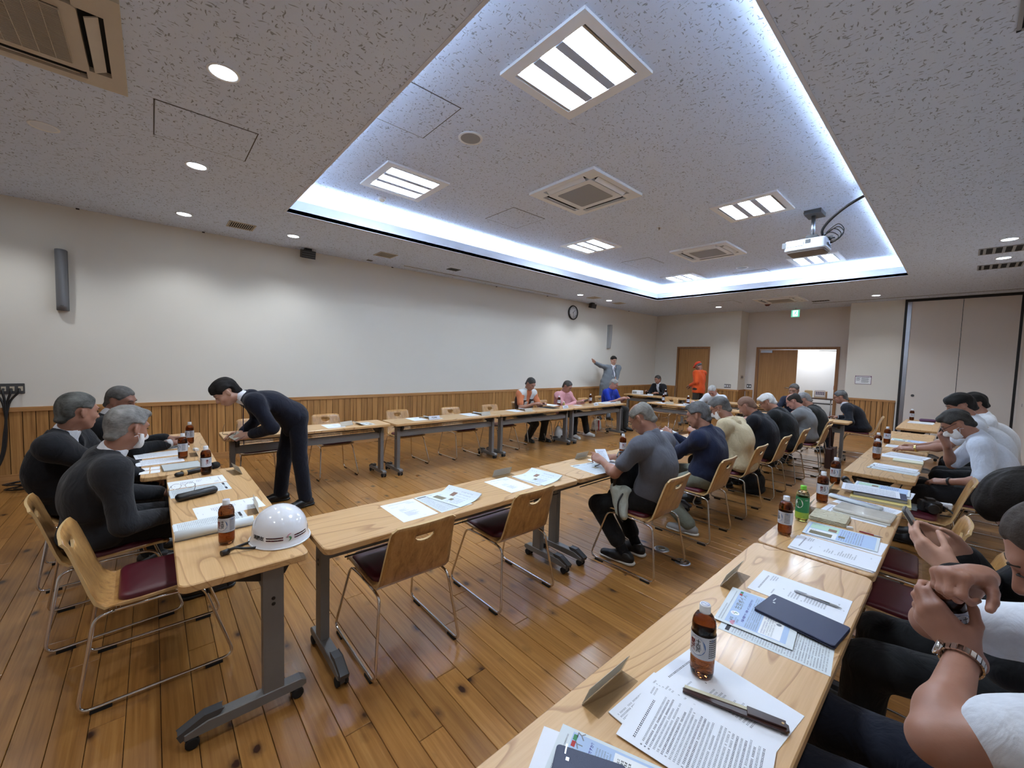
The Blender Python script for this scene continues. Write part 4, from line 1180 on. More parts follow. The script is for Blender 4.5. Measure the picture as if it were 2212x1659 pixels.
def grow(name, fld, h, mat, base, parent, rip=None, smooth_it=1, fat=0):
    F, lo, A = fld.grid(h)
    if fat: F -= f32(fat)
    if rip: ripple(F, A, *rip)
    V, Q = nets(F, lo, h)
    if not len(V): return None
    for _ in range(smooth_it):                       # light relaxing of the net
        acc = np.zeros_like(V); cnt = np.zeros(len(V))
        for a, b in ((0, 1), (1, 2), (2, 3), (3, 0)):
            np.add.at(acc, Q[:, a], V[Q[:, b]]); np.add.at(acc, Q[:, b], V[Q[:, a]])
            np.add.at(cnt, Q[:, a], 1); np.add.at(cnt, Q[:, b], 1)
        V = V * .5 + .5 * acc / cnt[:, None]
    return skinmesh(name, V, Q, mat, base, parent)
def ik(a, b, l1, l2, pole):
    a, b, pole = nv(a), nv(b), nv(pole); d = b - a; D = np.linalg.norm(d); D2 = min(D, (l1 + l2) * .999); u = d / (D + 1e-9)
    x = (l1 * l1 - l2 * l2 + D2 * D2) / (2 * D2); hgt = math.sqrt(max(0, l1 * l1 - x * x))
    p = pole - (pole @ u) * u; p = unit(p)
    m = a + u * x + p * hgt
    e = m + unit((a + u * D2) - m) * l2
    return m, e
def rotv(v, ax, a):
    ax = unit(ax); v = nv(v); return v * math.cos(a) + np.cross(ax, v) * math.sin(a) + ax * (ax @ v) * (1 - math.cos(a))
def hand_prims(F, w, d, n, thumb, curl=(.25, .35, .3), spread=.09, th=(.5, .3), sc=1.0, fist=False, point=False):
    """w wrist, d finger direction, n back-of-hand normal, thumb: +1/-1 side along d x n"""
    d = unit(d); n = unit(nv(n) - (nv(n) @ d) * d); s = np.cross(d, n) * thumb; P = lambda a, b, c: w + sc * (a * d + b * s + c * n)
    kn = [P(.088, .031, .002), P(.092, .010, .006), P(.086, -.011, .004), P(.076, -.030, -.002)]
    for i, kk in enumerate(kn):
        F.cone(P(.012, .016 - .011 * i, 0), kk, .0155, .0125, .014)
    F.ell(P(.045, .0, -.004), nv((.05, .036, .013)) * sc, np.array([d, s, n]), .014)
    F.cone(P(-.02, 0, 0), P(.02, 0, 0), .024, .021, .018)
    L = [(.040, .025, .020), (.045, .029, .021), (.041, .027, .020), (.032, .020, .018)]
    for i in range(4):
        dd = rotv(d, n, -thumb * spread * (1.3 - i) * -1 if False else thumb * spread * (i - 1.3) * -1); p = kn[i]; a = 0
        c = curl if not isinstance(curl[0], (tuple, list)) else curl[i]
        if point and i == 0: c = (.05, .08, .05)
        side = np.cross(dd, n)
        for j in range(3):
            a += c[j]
            q = p + sc * L[i][j] * (dd * math.cos(a) - n * math.sin(a))
            r0 = (.0092, .0082, .0074)[j] * sc * (1 if i < 3 else .9)
            F.cone(p, q, r0, r0 * .92, .005 if j else .009); p = q
    t0 = P(.012, .022, -.008); t1 = t0 + sc * .042 * unit(d * math.cos(th[0]) + s * math.sin(th[0]) - n * .35)
    dirt = unit(d * math.cos(th[0] - th[1]) + s * math.sin(th[0] - th[1]) - n * .5)
    t2 = t1 + sc * .032 * dirt; t3 = t2 + sc * .026 * unit(dirt - s * .25 - n * .1)
    F.cone(t0, t1, .0155 * sc, .0115 * sc, .012); F.cone(t1, t2, .0108 * sc, .0098 * sc, .004); F.cone(t2, t3, .0098 * sc, .0082 * sc, .003)
    return kn
SK = {'fair': skin('skin_fair', (194, 154, 134)), 'tan': skin('skin_tan', (160, 117, 97)), 'dark': skin('skin_deep', (138, 98, 82)), 'pink': skin('skin_rosy', (178, 130, 114))}
EYE = plain('eye_dark', (30, 22, 20), .3); BROW = {}
SHOE = plain('black_leather', (20, 20, 21), .35); SHOEW = plain('white_leather', (222, 222, 220), .5); SOLE = plain('white_sole', (216, 214, 208), .6); SHOEG = plain('grey_mesh_shoe', (150, 148, 146), .8)
SOCK = cloth('black_sock', (22, 22, 24))
MASKM = cloth('mask_white', (232, 232, 232), 1200, .9, .1)
FRAME = plain('spectacle_frame', (52, 26, 24), .35); WIRE = plain('spectacle_wire', (150, 148, 140), .25, 1.0)
CL = {}
def fab(col, fold=.35, fscale=14, mott=.12):
    k = (col, fold, fscale)
    if k not in CL: CL[k] = cloth('fabric_%02x%02x%02x' % col, col, 900, .9, fold, fscale, .1, mott)
    return CL[k]
HM = {}
def hairm(col, grey=None, mix=.5):
    k = (col, grey, mix)
    if k not in HM: HM[k] = hairmat('hair_%02x%02x%02x' % col, col, grey, mix)
    return HM[k]
UP = nv((0, 0, 1))
def person(label, pel, head, face, hyaw=0, hpitch=25, hroll=0, ntilt=35, wr=(None, None), hd=(None, None), hn=(None, None), curl=None, hkw=({}, {}), elb=(None, None),
           feet=None, fdir=None, kneepole=None, top='jacket', tcol=(30, 30, 34), shirt=None, vdeep=.30, pants=(26, 26, 30), hair='full', hcol=(60, 58, 56), hgrey=(150, 148, 144), hmix=.5,
           sk='tan', shoes='black', glasses=None, mask=False, sex=1, h=.008, hc=.012, seated=True, girth=1.0, shw=.178, syaw=0, group=None, ankle=.085, sleeve=None, collar=True, bare_ankle=False, seed=1, hide_legs=False, fold=.35, eyes=True, seatz=.462, hemdrop=None, hs=1.0, spread=1.0):
    f = nv((-math.sin(math.radians(face)), math.cos(math.radians(face)), 0)); r = nv((math.cos(math.radians(face)), math.sin(math.radians(face)), 0))
    P, Hc = nv(pel), nv(head); base = nv((P[0], P[1], 0))
    root = thing('person', label, 'person', tuple(base), 0, group)
    # --- skeleton
    a = math.radians(face + hyaw)
    hf0 = nv((-math.sin(a), math.cos(a), 0)); hr = nv((math.cos(a), math.sin(a), 0))
    hf = rotv(hf0, hr, -math.radians(hpitch)); hu = np.cross(hr, hf)
    if hroll: hr, hu = rotv(hr, hf, math.radians(hroll)), rotv(hu, hf, math.radians(hroll))
    nt = math.radians(ntilt)
    N = Hc - .172 * hs * (f * math.sin(nt) + UP * math.cos(nt))
    if seated: lh = .5 * np.linalg.norm(N - P) * 1.035; C, N2 = ik(P, N, lh, lh, -f + UP * .1)
    elif np.linalg.norm(N - P) < .52: lh = .5 * np.linalg.norm(N - P) * 1.02; C, N2 = ik(P, N, lh, lh, UP)
    else: C = P + (N - P) * .52
    L1 = np.linalg.norm(N - P)
    up1 = unit(C - P); up2 = unit(N - C); fr1 = unit(np.cross(up1, r)); fr2 = unit(np.cross(up2, r))
    sr = rotv(r, up2, math.radians(syaw))
    SH = [N - up2 * .05 + s * shw * sr + fr2 * .012 for s in (-1, 1)]
    WR, EL = [], []
    for i, s in enumerate((-1, 1)):
        w = wr[i]
        if w is None: w = P + f * .30 + r * s * .12 + UP * .06
        pole = elb[i] if elb[i] is not None else (r * s * .55 * spread - UP * .8 - f * .35)
        e, w2 = ik(SH[i], w, .285, .25, pole); EL.append(e); WR.append(w2)
    HP = [P + s * .088 * r for s in (-1, 1)]
    if feet is None: feet = [base + f * .42 + r * s * .12 for s in (-1, 1)]
    feet = [nv((*q[:2], q[2] if len(q) > 2 else 0)) for q in feet]
    fdir = fdir or [f + r * s * .15 for s in (-1, 1)]
    KN, AN = [], []
    for i, s in enumerate((-1, 1)):
        an = feet[i] + UP * ankle; kp = nv(kneepole[i]) if kneepole else f + UP * .4 + r * s * .12
        k_, a_ = ik(HP[i], an, .42, .405, kp); KN.append(k_); AN.append(an)
    # --- head and body
    H = lambda x, y, z: Hc + hs * (x * hr + y * hf + z * hu)
    HA = np.array([hr, hf, hu])
    B = Field()
    er = lambda *q: nv(q) * hs
    B.ell(H(0, -.012, .035), er(.074, .092, .083), HA, .02); B.ell(H(0, .02, -.03), er(.061, .064, .082), HA, .03)
    B.ell(H(0, .046, -.088), er(.034, .03, .024), HA, .03)
    for s in (-1, 1):
        B.cone(H(s * .052, -.004, -.045), H(s * .022, .048, -.088), .02 * hs, .018 * hs, .02); B.ell(H(s * .038, .055, -.03), er(.024, .022, .024), HA, .02)
    B.cone(H(-.034, .074, .024), H(.034, .074, .024), .014 * hs, .014 * hs, .02)
    for s in (-1, 1): B.ell(H(s * .032, .098, .003), er(.019, .016, .009), HA, .014, 's')
    B.cone(H(0, .080, .010), H(0, .103, -.033), .009 * hs, .0135 * hs, .014)
    for s in (-1, 1): B.ell(H(s * .0135, .092, -.037), er(.009, .011, .008), HA, .008)
    B.ell(H(0, .0845, -.0615), er(.024, .010, .0065), HA, .008); B.ell(H(0, .083, -.0725), er(.020, .010, .0065), HA, .008)
    B.ell(H(0, .0965, -.067), er(.022, .006, .0022), HA, .004, 's')
    for s in (-1, 1):
        B.ell(H(s * .077, -.014, -.004), er(.0085, .019, .033), np.array([rotv(hr, hu, s * .35), rotv(hf, hu, s * .35), hu]), .008)
        B.ell(H(s * .088, -.010, .002), er(.006, .010, .018), HA, .006, 's')
    NB = N - up2 * .02
    B.cone(H(0, -.028, -.055), NB, .053 * hs, .060, .03)
    # trunk and limbs, kept inside the clothes
    for s in SH: B.cone(NB, s, .046, .044, .03)
    g = girth
    B.cone(N - up2 * .10, C, .06 * g, .08 * g, .03); B.cone(C, P + up1 * .03, .08 * g, .085 * g, .03)
    for i in range(2):
        B.cone(SH[i], EL[i], .047, .039, .03); B.cone(EL[i], WR[i], .041, .0265, .015)
        B.ell(EL[i] * .72 + WR[i] * .28, (.036, .036, .04), None, .04)
        if not hide_legs: B.cone(HP[i], KN[i], .068, .05, .03); B.cone(KN[i], AN[i], .05, .034, .02); B.ell(KN[i] * .66 + AN[i] * .34 - f * .012, (.046, .046, .06), None, .03)
    for i, s in enumerate((-1, 1)):
        ed = unit(WR[i] - EL[i]); d = hd[i] if hd[i] is not None else unit(ed + f * .4)
        n = hn[i] if hn[i] is not None else UP + r * s * .3
        kw = dict(curl=(.35, .45, .35) if curl is None else curl); kw.update(hkw[i])
        hand_prims(B, WR[i] + ed * .012, d, n, -1 if i == 1 else 1, **kw)
    body = grow('body', B, h, SK[sk], base, root, None, 1)
    # --- clothes
    dark = fab(tcol, fold)
    th = .014 if top in ('jacket',) else .009
    T = Field()
    T.ell(P + up1 * .04, ((.172 * g + th), .128 * g + th, .13), np.array([r, fr1, up1]), .05)
    for s in (-1, 1):
        T.ell(P * .45 + C * .55 + fr1 * .010 + s * .052 * r, (.110 * g + th, .112 * g + th, .17), np.array([r, fr1, up1]), .06)
        T.ell(C + up2 * .075 + s * .072 * sr, (.102 + th, .106 * g + th, .145), np.array([sr, fr2, up2]), .06)
    T.ell(C, (.158 * g + th, .110 * g + th, .14), np.array([sr, unit(fr1 + fr2), unit(up1 + up2)]), .05)
    T.cone(SH[0] + up2 * .006, SH[1] + up2 * .006, .058 + th, .058 + th, .04)
    for s in SH: T.cone(N - up2 * .01 - fr2 * .004, s, .058, .058 + th, .03)
    T.cone(N - up2 * .03, N + up2 * .012 + fr2 * .004, .075, .060, .04)
    trunk = list(T.p)
    S_ = sleeve if sleeve is not None else (1.0 if top in ('jacket', 'jumper', 'shirt_long') else .62)
    for i in range(2):
        if S_ >= .99:
            T.cone(SH[i], EL[i], .057 + th, .046 + th, .06); T.cone(EL[i], WR[i] - unit(WR[i] - EL[i]) * .012, .047 + th, .034 + th, .02)
        else:
            e = SH[i] + (EL[i] - SH[i]) * S_
            T.cone(SH[i], e, .058 + th, .055 + th, .05)
    lo_ = seatz + .004 if seated else P[2] - (hemdrop or .2)
    if not seated: T.ell(P - UP * .06 , (.178 * g + th, .135 * g + th, .19), np.array([r, f, UP]), .05)
    elif top == 'jacket' or hemdrop: T.ell(P - UP * .02 - f * .02, (.195 * g, .16 * g, .10), np.array([r, f, UP]), .04)
    if seated: T.cut((0, 0, lo_), (0, 0, -1))
    else: T.cut(P - up1 * (hemdrop or .2) , -up1)
    nt_ = unit(Hc - N)
    if shirt and top == 'jacket':       # open front: wedge cut out down to the shirt
        o = N + fr2 * .05; dn = -unit(N - (P * .5 + C * .5)); nf = unit(np.cross(r, dn)); nf = nf if nf @ fr2 > 0 else -nf
        def wedge(X, Y, Z, o=o, dn=dn, nf=nf, sr=sr):
            dx, dy, dz = X - o[0], Y - o[1], Z - o[2]
            t = dx * dn[0] + dy * dn[1] + dz * dn[2]; q = np.abs(dx * sr[0] + dy * sr[1] + dz * sr[2]); y = dx * nf[0] + dy * nf[1] + dz * nf[2]
            return np.maximum(np.maximum(q - .060 * np.clip(1 - t / vdeep, 0, 1) - .002, t - vdeep), -(y + .01))
        T.fn(o - .35, o + .35, .008, 's', wedge)
    piece = {'jacket': 'jacket', 'jumper': 'sweater', 'shirt_long': 'shirt', 'shirt': 'shirt', 'polo': 'polo_shirt'}[top]
    grow(piece, T, hc, dark, base, root, (.0062 * (fold / .35), 19, seed), 1)
    if shirt:
        sm = fab(shirt, .12)
        Q = Field()
        Q.ell(P * .3 + C * .7, (.140 * g, .098 * g, .2), np.array([r, fr1, up1]), .05); Q.ell(C + up2 * .09, (.135, .094 * g, .14), np.array([sr, fr2, up2]), .05)
        if seated: Q.cut((0, 0, lo_ + .06), (0, 0, -1))
        Q.cone(N - up2 * .06 + fr2 * .01, N + up2 * .01, .066, .064, .04)
        Q.cone(N - nt_ * .03, N + nt_ * .045, .071, .066, .0); Q.ell(N + nt_ * .06 + hf * .02, (.05, .05, .03), None, .004, 's')
        grow('shirt', Q, hc * .8, sm, base, root)
        for i in range(2):                 # shirt cuffs showing at the wrist
            ed = unit(WR[i] - EL[i])
            MB().tube([WR[i] - ed * .03 - base, WR[i] + ed * .008 - base], .038, 14).build('cuff', sm, root)
    if top == 'jacket':
        Q = Field(); Q.cone(N - up2 * .04 - fr2 * .012, N + nt_ * .012 - fr2 * .010, .086, .076, .0); Q.ell(N + fr2 * .085 + nt_ * .02, (.055, .06, .06), None, .008, 's'); Q.cut(N + nt_ * .014, nt_)
        grow('jacket_collar', Q, hc * .75, dark, base, root)
    if not shirt and collar and top != 'jacket':
        Q = Field(); Q.cone(N - up2 * .025 - fr2 * .004, N + nt_ * .03 - fr2 * .006, .078, .069, .0)
        def band(X, Y, Z, c=N + nt_ * .028, n=nt_): return (X - c[0]) * n[0] + (Y - c[1]) * n[1] + (Z - c[2]) * n[2] + 0 * X
        Q.cut(N + nt_ * .030 - fr2 * .0, nt_ + fr2 * .35)
        for s in (-1, 1): Q.cone(N + fr2 * .07 + s * r * .018 - up2 * .0, N + fr2 * .075 + s * r * .05 - up2 * .065, .012, .008, .012)
        grow('collar', Q, hc * .7, fab(tcol, .1), base, root)
    if not hide_legs:
        Q = Field(); pm = fab(pants, .4)
        Q.ell(P - UP * .01, (.172 * g, .130 * g, .115), np.array([r, f, UP]), .04)
        for i in range(2):
            Q.cone(HP[i], KN[i], .093, .074, .05); e = KN[i] + (AN[i] - KN[i]) * (.74 if bare_ankle else .97)
            Q.cone(KN[i], e, .074, .066, .02)
            if not bare_ankle: Q.cut(feet[i] + UP * .035, -UP)
        if seated: Q.cut((0, 0, seatz - .06), (0, 0, -1)) if False else None
        grow('trousers', Q, hc, pm, base, root, (.0035, 26, seed + 3), 1)
        for i, s in enumerate((-1, 1)):
            d = unit(nv((*nv(fdir[i])[:2], 0))); o = feet[i]; sd = np.cross(d, UP)
            K = Field()
            K.cone(o - d * .045 + UP * .045, o + d * .05 + UP * .045, .042, .044, .02); K.cone(o + d * .05 + UP * .035, o + d * .165 + UP * .028, .046, .036, .03)
            K.cone(o - d * .02 + UP * .05, o - d * .01 + UP * .085, .042, .041, .02)
            K.cut(o + UP * .02, -UP); K.cut(o + UP * .098, UP)
            sh = grow('shoe', K, .010 if h > .0085 else .008, {'black': SHOE, 'white': SHOEW, 'trainer': SHOE, 'grey': SHOEG}[shoes], base, root)
            K2 = Field(); K2.cone(o - d * .05 + UP * .02, o + d * .165 + UP * .02, .046, .040, .02); K2.cut(o + UP * .026, UP); K2.cut(o + UP * .001, -UP)
            so = grow('sole', K2, .009, SOLE if shoes in ('trainer', 'white', 'grey') else SHOE, base, sh)
            if bare_ankle:
                MB().tube([AN[i] - base + (KN[i] - AN[i]) * .16, AN[i] - base, o - base + UP * .05], .043, 12).build('sock', SOCK, root)
    # --- hair
    HF = Field()
    if hair != 'none':
        gx = {'full': .012, 'short': .009, 'mop': .019, 'ring': .009, 'crop': .005}[hair]
        HF.ell(H(0, -.013, .037), er(.076 + gx * .7, .094 + gx, .085 + gx), HA, .02)
        HF.cone(H(0, -.06, -.02), H(0, -.078, -.052), .05 * hs, (.036 if hair != 'mop' else .046) * hs, .03)
        for s in (-1, 1): HF.cone(H(s * .068, .008, .03), H(s * .070, .012, -.012), .016 * hs, .008 * hs, .015)
        if hair in ('full', 'mop'): HF.cone(H(-.03, .066, .084), H(.035, .062, .088), .022 * hs, .02 * hs, .03)
        fl = {'full': .062, 'short': .066, 'mop': .030, 'ring': .07, 'crop': .066}[hair]
        def line(X, Y, Z):
            dx, dy, dz = X - Hc[0], Y - Hc[1], Z - Hc[2]
            x = (dx * hr[0] + dy * hr[1] + dz * hr[2]) / hs; y = (dx * hf[0] + dy * hf[1] + dz * hf[2]) / hs; z = (dx * hu[0] + dy * hu[1] + dz * hu[2]) / hs
            t = np.clip((y + .01) / .07, 0, 1)
            zt = np.where(y > .02, -.005 + (fl + .005) * np.clip((y - .02) / .045, 0, 1), np.where(y > -.02, -.005, -.005 - np.clip((-y - .02) / .05, 0, 1) * .075))
            ear = .036 - np.sqrt((y + .012) ** 2 + (z + .004) ** 2) + 0 * x
            q = np.maximum(zt - z, np.where((np.abs(x) > .055) & (z < .03), ear * .8, -.1))
            return q * hs
        HF.fn(Hc - .2, Hc + .2, (gx + .003) * hs, 't', line)
        if hair == 'ring': HF.ell(H(0, .03, .11), er(.062, .10, .075), HA, .012, 's')
        hm = hairm(hcol, hgrey, hmix)
        F, lo, A = HF.grid(h * .8)
        ripple(F, A, .0045 if hair in ('full', 'mop') else .0022, 130, seed + 9, (1, .22, .4), HA)
        V, Qd = nets(F, lo, h * .8)
        if len(V): skinmesh('hair', V, Qd, hm, base, root)
    bm_ = hairm(tuple(int(c * .8) for c in hcol), hgrey, hmix * .7)
    if eyes:
        for s in (-1, 1):
            MB().tube([H(s * .019, .0865, .002) - base, H(s * .032, .0885, .0035) - base, H(s * .044, .082, .001) - base], [.0016, .0030, .0016], 6).build('eye', EYE, root)
            MB().tube([H(s * .016, .091, .0225) - base, H(s * .034, .089, .0275) - base, H(s * .050, .076, .022) - base], [.003, .0038, .002], 6).build('eyebrow', bm_, root)
    if glasses:
        gm = FRAME if glasses == 'frame' else WIRE; rr = .0021 if glasses == 'frame' else .0014
        gl = None
        for s in (-1, 1):
            loop = [H(s * .034 + .0235 * math.cos(t), .107 - .010 * abs(math.cos(t)) ** 2 * (1 if s * math.cos(t) > 0 else 0), .000 + .0175 * math.sin(t)) - base for t in [k * PI / 8 for k in range(16)]]
            MB().tube(loop, rr, 5, closed=True).tube([H(s * .057, .098, .006) - base, H(s * .078, .04, .008) - base, H(s * .080, -.012, .012) - base, H(s * .080, -.03, -.01) - base], rr, 5).build('glasses_side', gm, root)
        MB().tube([H(-.0105, .107, .004) - base, H(0, .11, .007) - base, H(.0105, .107, .004) - base], rr, 5).build('glasses_bridge', gm, root)
    if mask:
        K = Field(); e2 = .007
        K.ell(H(0, .02, -.03), er(.061 + e2, .064 + e2, .082 + e2), HA, .03); K.ell(H(0, .046, -.088), er(.034 + e2, .03 + e2, .024 + e2), HA, .03)
        K.cone(H(0, .085, -.02), H(0, .106, -.045), .014 * hs, .02 * hs, .03)
        for s in (-1, 1): K.cone(H(s * .052, -.004, -.045), H(s * .022, .048, -.088), .02 + e2, .018 + e2, .02)
        K.cut(H(0, .06, -.022), hu - hf * .12); K.cut(H(0, .02, -.03), -hf); K.cut(H(0, 0, -.112), -hu)
        mk = grow('face_mask', K, h * .8, MASKM, base, root)
        for s in (-1, 1):
            for z in (-.03, -.085): MB().tube([H(s * .062, .03, z) - base, H(s * .076, -.0, -.02 + z * .2) - base, H(s * .079, -.022, -.02 + z * .3) - base], .0014, 5).build('ear_loop', MASKM, root)
    return dict(root=root, base=base, P=P, C=C, N=N, H=H, SH=SH, EL=EL, WR=WR, r=r, f=f, hf=hf, hu=hu, hr=hr, fr2=fr2, up2=up2, KN=KN, sr=sr, trunk=trunk)
# ------------------------------------------------------------------ papers and small things on the tables
PAPER = plain('white_paper', (232, 236, 244), .7); NEWS = plain('newsprint', (216, 224, 228), .8); PINK = plain('print_ink', (58, 58, 66), .8); PGREY = plain('print_grey', (128, 132, 140), .8)
PBLUE = plain('print_pale_blue', (176, 198, 228), .8); PVIO = plain('print_violet', (72, 62, 148), .8); PPH1 = plain('print_photo_olive', (128, 120, 98), .8, 0, .5, 160); PPH2 = plain('print_photo_brown', (138, 108, 92), .8, 0, .5, 190)
PGRN = plain('print_green', (72, 140, 96), .8); PROSE = plain('print_rose', (206, 150, 172), .8); PRED = plain('print_red', (176, 60, 60), .8); PMINT = plain('print_mint', (186, 216, 196), .8)
PMATS = [PINK, PGREY, PBLUE, PVIO, PPH1, PPH2, PGRN, PROSE, PRED, PMINT, M['whiteplast']]
def row(mb, x0, x1, y, s, mi, r, gap=.22, skip=.06):
    x = x0
    while x < x1 - s * .6:
        if r.random() > skip:
            w = s * (.62 + .22 * r.random())
            mb.add([(x, y - s * .42, 0), (x + w, y - s * .42, 0), (x + w, y - s * .18, 0), (x, y - s * .18, 0)], [(0, 1, 2, 3)], mi)
            mb.add([(x + w * .1, y + s * .1, 0), (x + w * .95, y + s * .1, 0), (x + w * .95, y + s * .4, 0), (x + w * .1, y + s * .4, 0)], [(0, 1, 2, 3)], mi)
            if r.random() > .35: mb.add([(x + w * .4, y - s * .2, 0), (x + w * .62, y - s * .2, 0), (x + w * .62, y + s * .2, 0), (x + w * .4, y + s * .2, 0)], [(0, 1, 2, 3)], mi)
        x += s
    return mb
def rect(mb, x0, y0, x1, y1, mi, dz=-.00005): mb.add([(x0, y0, dz), (x1, y0, dz), (x1, y1, dz), (x0, y1, dz)], [(0, 1, 2, 3)], mi)
def emblem(mb, cx, cy, s, disc=True, dz=.0001):
    P = lambda pts: [(cx + x * s, cy + y * s, dz) for x, y in pts]
    if disc:
        c = [(math.cos(i * PI / 12), math.sin(i * PI / 12)) for i in range(24)]
        mb.add([(cx + x * s, cy + y * s, dz * .5) for x, y in c], [tuple(range(24))], 10)
    top = [(-.35, .0), (-.36, .22), (-.2, .45), (.1, .6), (.5, .62), (.3, .5), (0, .38), (-.14, .2), (-.1, .02)]
    mb.add(P(top), [tuple(range(len(top)))[::-1]], 7)
    low = [(-.15, .12), (.15, .15), (.42, .02), (.45, -.25), (.25, -.5), (-.15, -.66), (.1, -.42), (.16, -.2), (.05, -.05)]
    mb.add(P(low), [tuple(range(len(low)))[::-1]], 6)
    wing = [(-.1, .14), (-.62, .18), (-.3, .05), (-.5, -.02), (-.15, .02)]
    mb.add(P(wing), [tuple(range(len(wing)))[::-1]], 0)
PR = {}
def printed(kind, w, h):
    k = (kind, w, h)
    if k in PR: return PR[k]
    mb = MB(); r = random.Random(len(PR) + 11); a, b = w / 2, h / 2
    if kind == 'agenda':
        row(mb, -a + .035, a - .035, b - .03, .0058, 0, r, skip=0)
        for i in range(3): row(mb, .03 + .006 * i, a - .02, b - .045 - .008 * i, .0045, 1, r, skip=0)
        row(mb, -.075, -.03, b - .075, .0045, 1, r, skip=0); row(mb, -.004, .004, b - .1, .005, 0, r, skip=0)
        for i in range(4): row(mb, -.05, -.05 + .03 + .035 * r.random(), b - .125 - i * .009, .0048, 1, r, skip=0)
        row(mb, -.05, -.04, b - .166, .0048, 1, r)
        for i in range(8): row(mb, -.045, -.045 + .04 + .045 * r.random(), b - .175 - i * .0085, .0048, 1, r, skip=.02)
        row(mb, .03, .05, -b + .03, .0045, 1, r); row(mb, -.004, .004, -b + .012, .004, 1, r)
    elif kind == 'dense':
        row(mb, -a + .02, a - .055, b - .035, .0062, 0, r, skip=0)
        for i in range(2): row(mb, a - .04, a - .01, b - .02 - i * .008, .0042, 1, r, skip=0)
        y = b - .055
        while y > -b + .02:
            if r.random() < .3: mb.lathe([(.0022, 0), (.0022, .0001)], 8, 1, Matrix.Translation((-a + .014, y, -.00005)), False, True)
            row(mb, -a + .02, a - .015 - (.09 * r.random() if r.random() < .3 else .012 * r.random()), y, .0046, 0 if r.random() < .3 else 1, r, skip=.03); y -= .0088
    elif kind == 'front':            # community newspaper, front half
        rect(mb, -a + .014, -b + .02, a - .008, b - .03, 2)
        row(mb, -a + .014, .0, b - .012, .0038, 1, r, skip=0); row(mb, -a + .014, a - .02, b - .02, .0034, 1, r, skip=0)
        put_text(mb, '6/15', .013, Matrix.Translation((-a + .04, b - .046, .0001)), 0, .0002)
        put_text(mb, '市民しんぶん', .0062, Matrix.Translation((-a + .04, b - .057, .0001)), 0); put_text(mb, '左京区版', .0062, Matrix.Translation((-a + .036, b - .065, .0001)), 0)
        um = [(-.016, 0), (-.012, .010), (0, .016), (.012, .010), (.016, 0), (.010, .003), (.005, -.001), (0, .003), (-.005, -.001), (-.010, .003)]
        mb.add([(x - a + .020, y + b - .060, .0001) for x, y in um], [tuple(range(10))[::-1]], 7)
        emblem(mb, -a + .083, b - .048, .0135)
        put_text(mb, '左京ボイス', .024, Matrix.Translation((.042, b - .050, .0001)), 1, .0003)
        put_text(mb, '大雨の季節です！災害への備えは万全ですか？', .0086, Matrix.Translation((-.0, b - .078, .0001)), 3, .0002)
        for i in range(6): row(mb, -a + .02, a - .02, b - .09 - i * .006, .0036, 1, r)
        rect(mb, a - .045, b - .042, a - .03, b - .033, 8, .0001); rect(mb, a - .028, b - .042, a - .013, b - .033, 6, .0001)
        rect(mb, -a + .016, -b + .024, a - .012, -b + .034, 2, .0001); rect(mb, -a + .018, -b + .036, a - .014, b - .128, 10, 0)
        for i in range(5): row(mb, -a + .024, .0, b - .136 - i * .007, .0044, 3 if i < 2 else 1, r)
        for i in range(4): row(mb, .03, a - .02, b - .138 - i * .008, .006, 1, r)
        for x in (-.04, 0, .03): mb.lathe([(.008, 0), (.007, .0001)], 9, 1, Matrix.Translation((x + .02, -b + .05, .0001)), False, True)
    elif kind == 'back':             # the other half: photos, blue columns
        rect(mb, -a + .01, -b + .012, a - .01, b - .012, 2)
        rect(mb, -a + .016, 0.012, -.004, b - .018, 10, 0); rect(mb, .004, .012, a - .016, b - .018, 9, 0)
        rect(mb, -a + .022, .03, -.035, b - .026, 4, .0001); rect(mb, .012, .02, .058, .055, 5, .0001); rect(mb, -.05, -.02, -.02, .006, 4, .0001)
        for i in range(3): row(mb, -.03, -.008, b - .03 - i * .008, .0045, 1, r); row(mb, .065, a - .02, b - .03 - i * .02, .007, 1, r)
        for i in range(10): row(mb, -a + .018, a - .018, .0 - i * .0095, .0046, 3 if i % 3 == 0 else 1, r, skip=.12)
    elif kind == 'mono':
        for c in range(3):
            x0 = -a + .01 + c * (w - .02) / 3; x1 = x0 + (w - .03) / 3
            rect(mb, x0, b - .03, x1, b - .018, 0) if c != 1 else row(mb, x0, x1, b - .024, .008, 0, r, skip=0)
            y = b - .04
            while y > -b + .012: row(mb, x0, x1, y, .0036, 1, r, skip=.1); y -= .0072
        rect(mb, .0, -.02, .045, .03, 4, .0001)
    elif kind == 'lines':
        y = b - .02
        while y > -b + .02: row(mb, -a + .012, a - .012 - .02 * r.random(), y, .0042, 1, r, skip=.1); y -= .008
    PR[k] = mb.mesh('print', PMATS) if mb.f else None
    return PR[k]
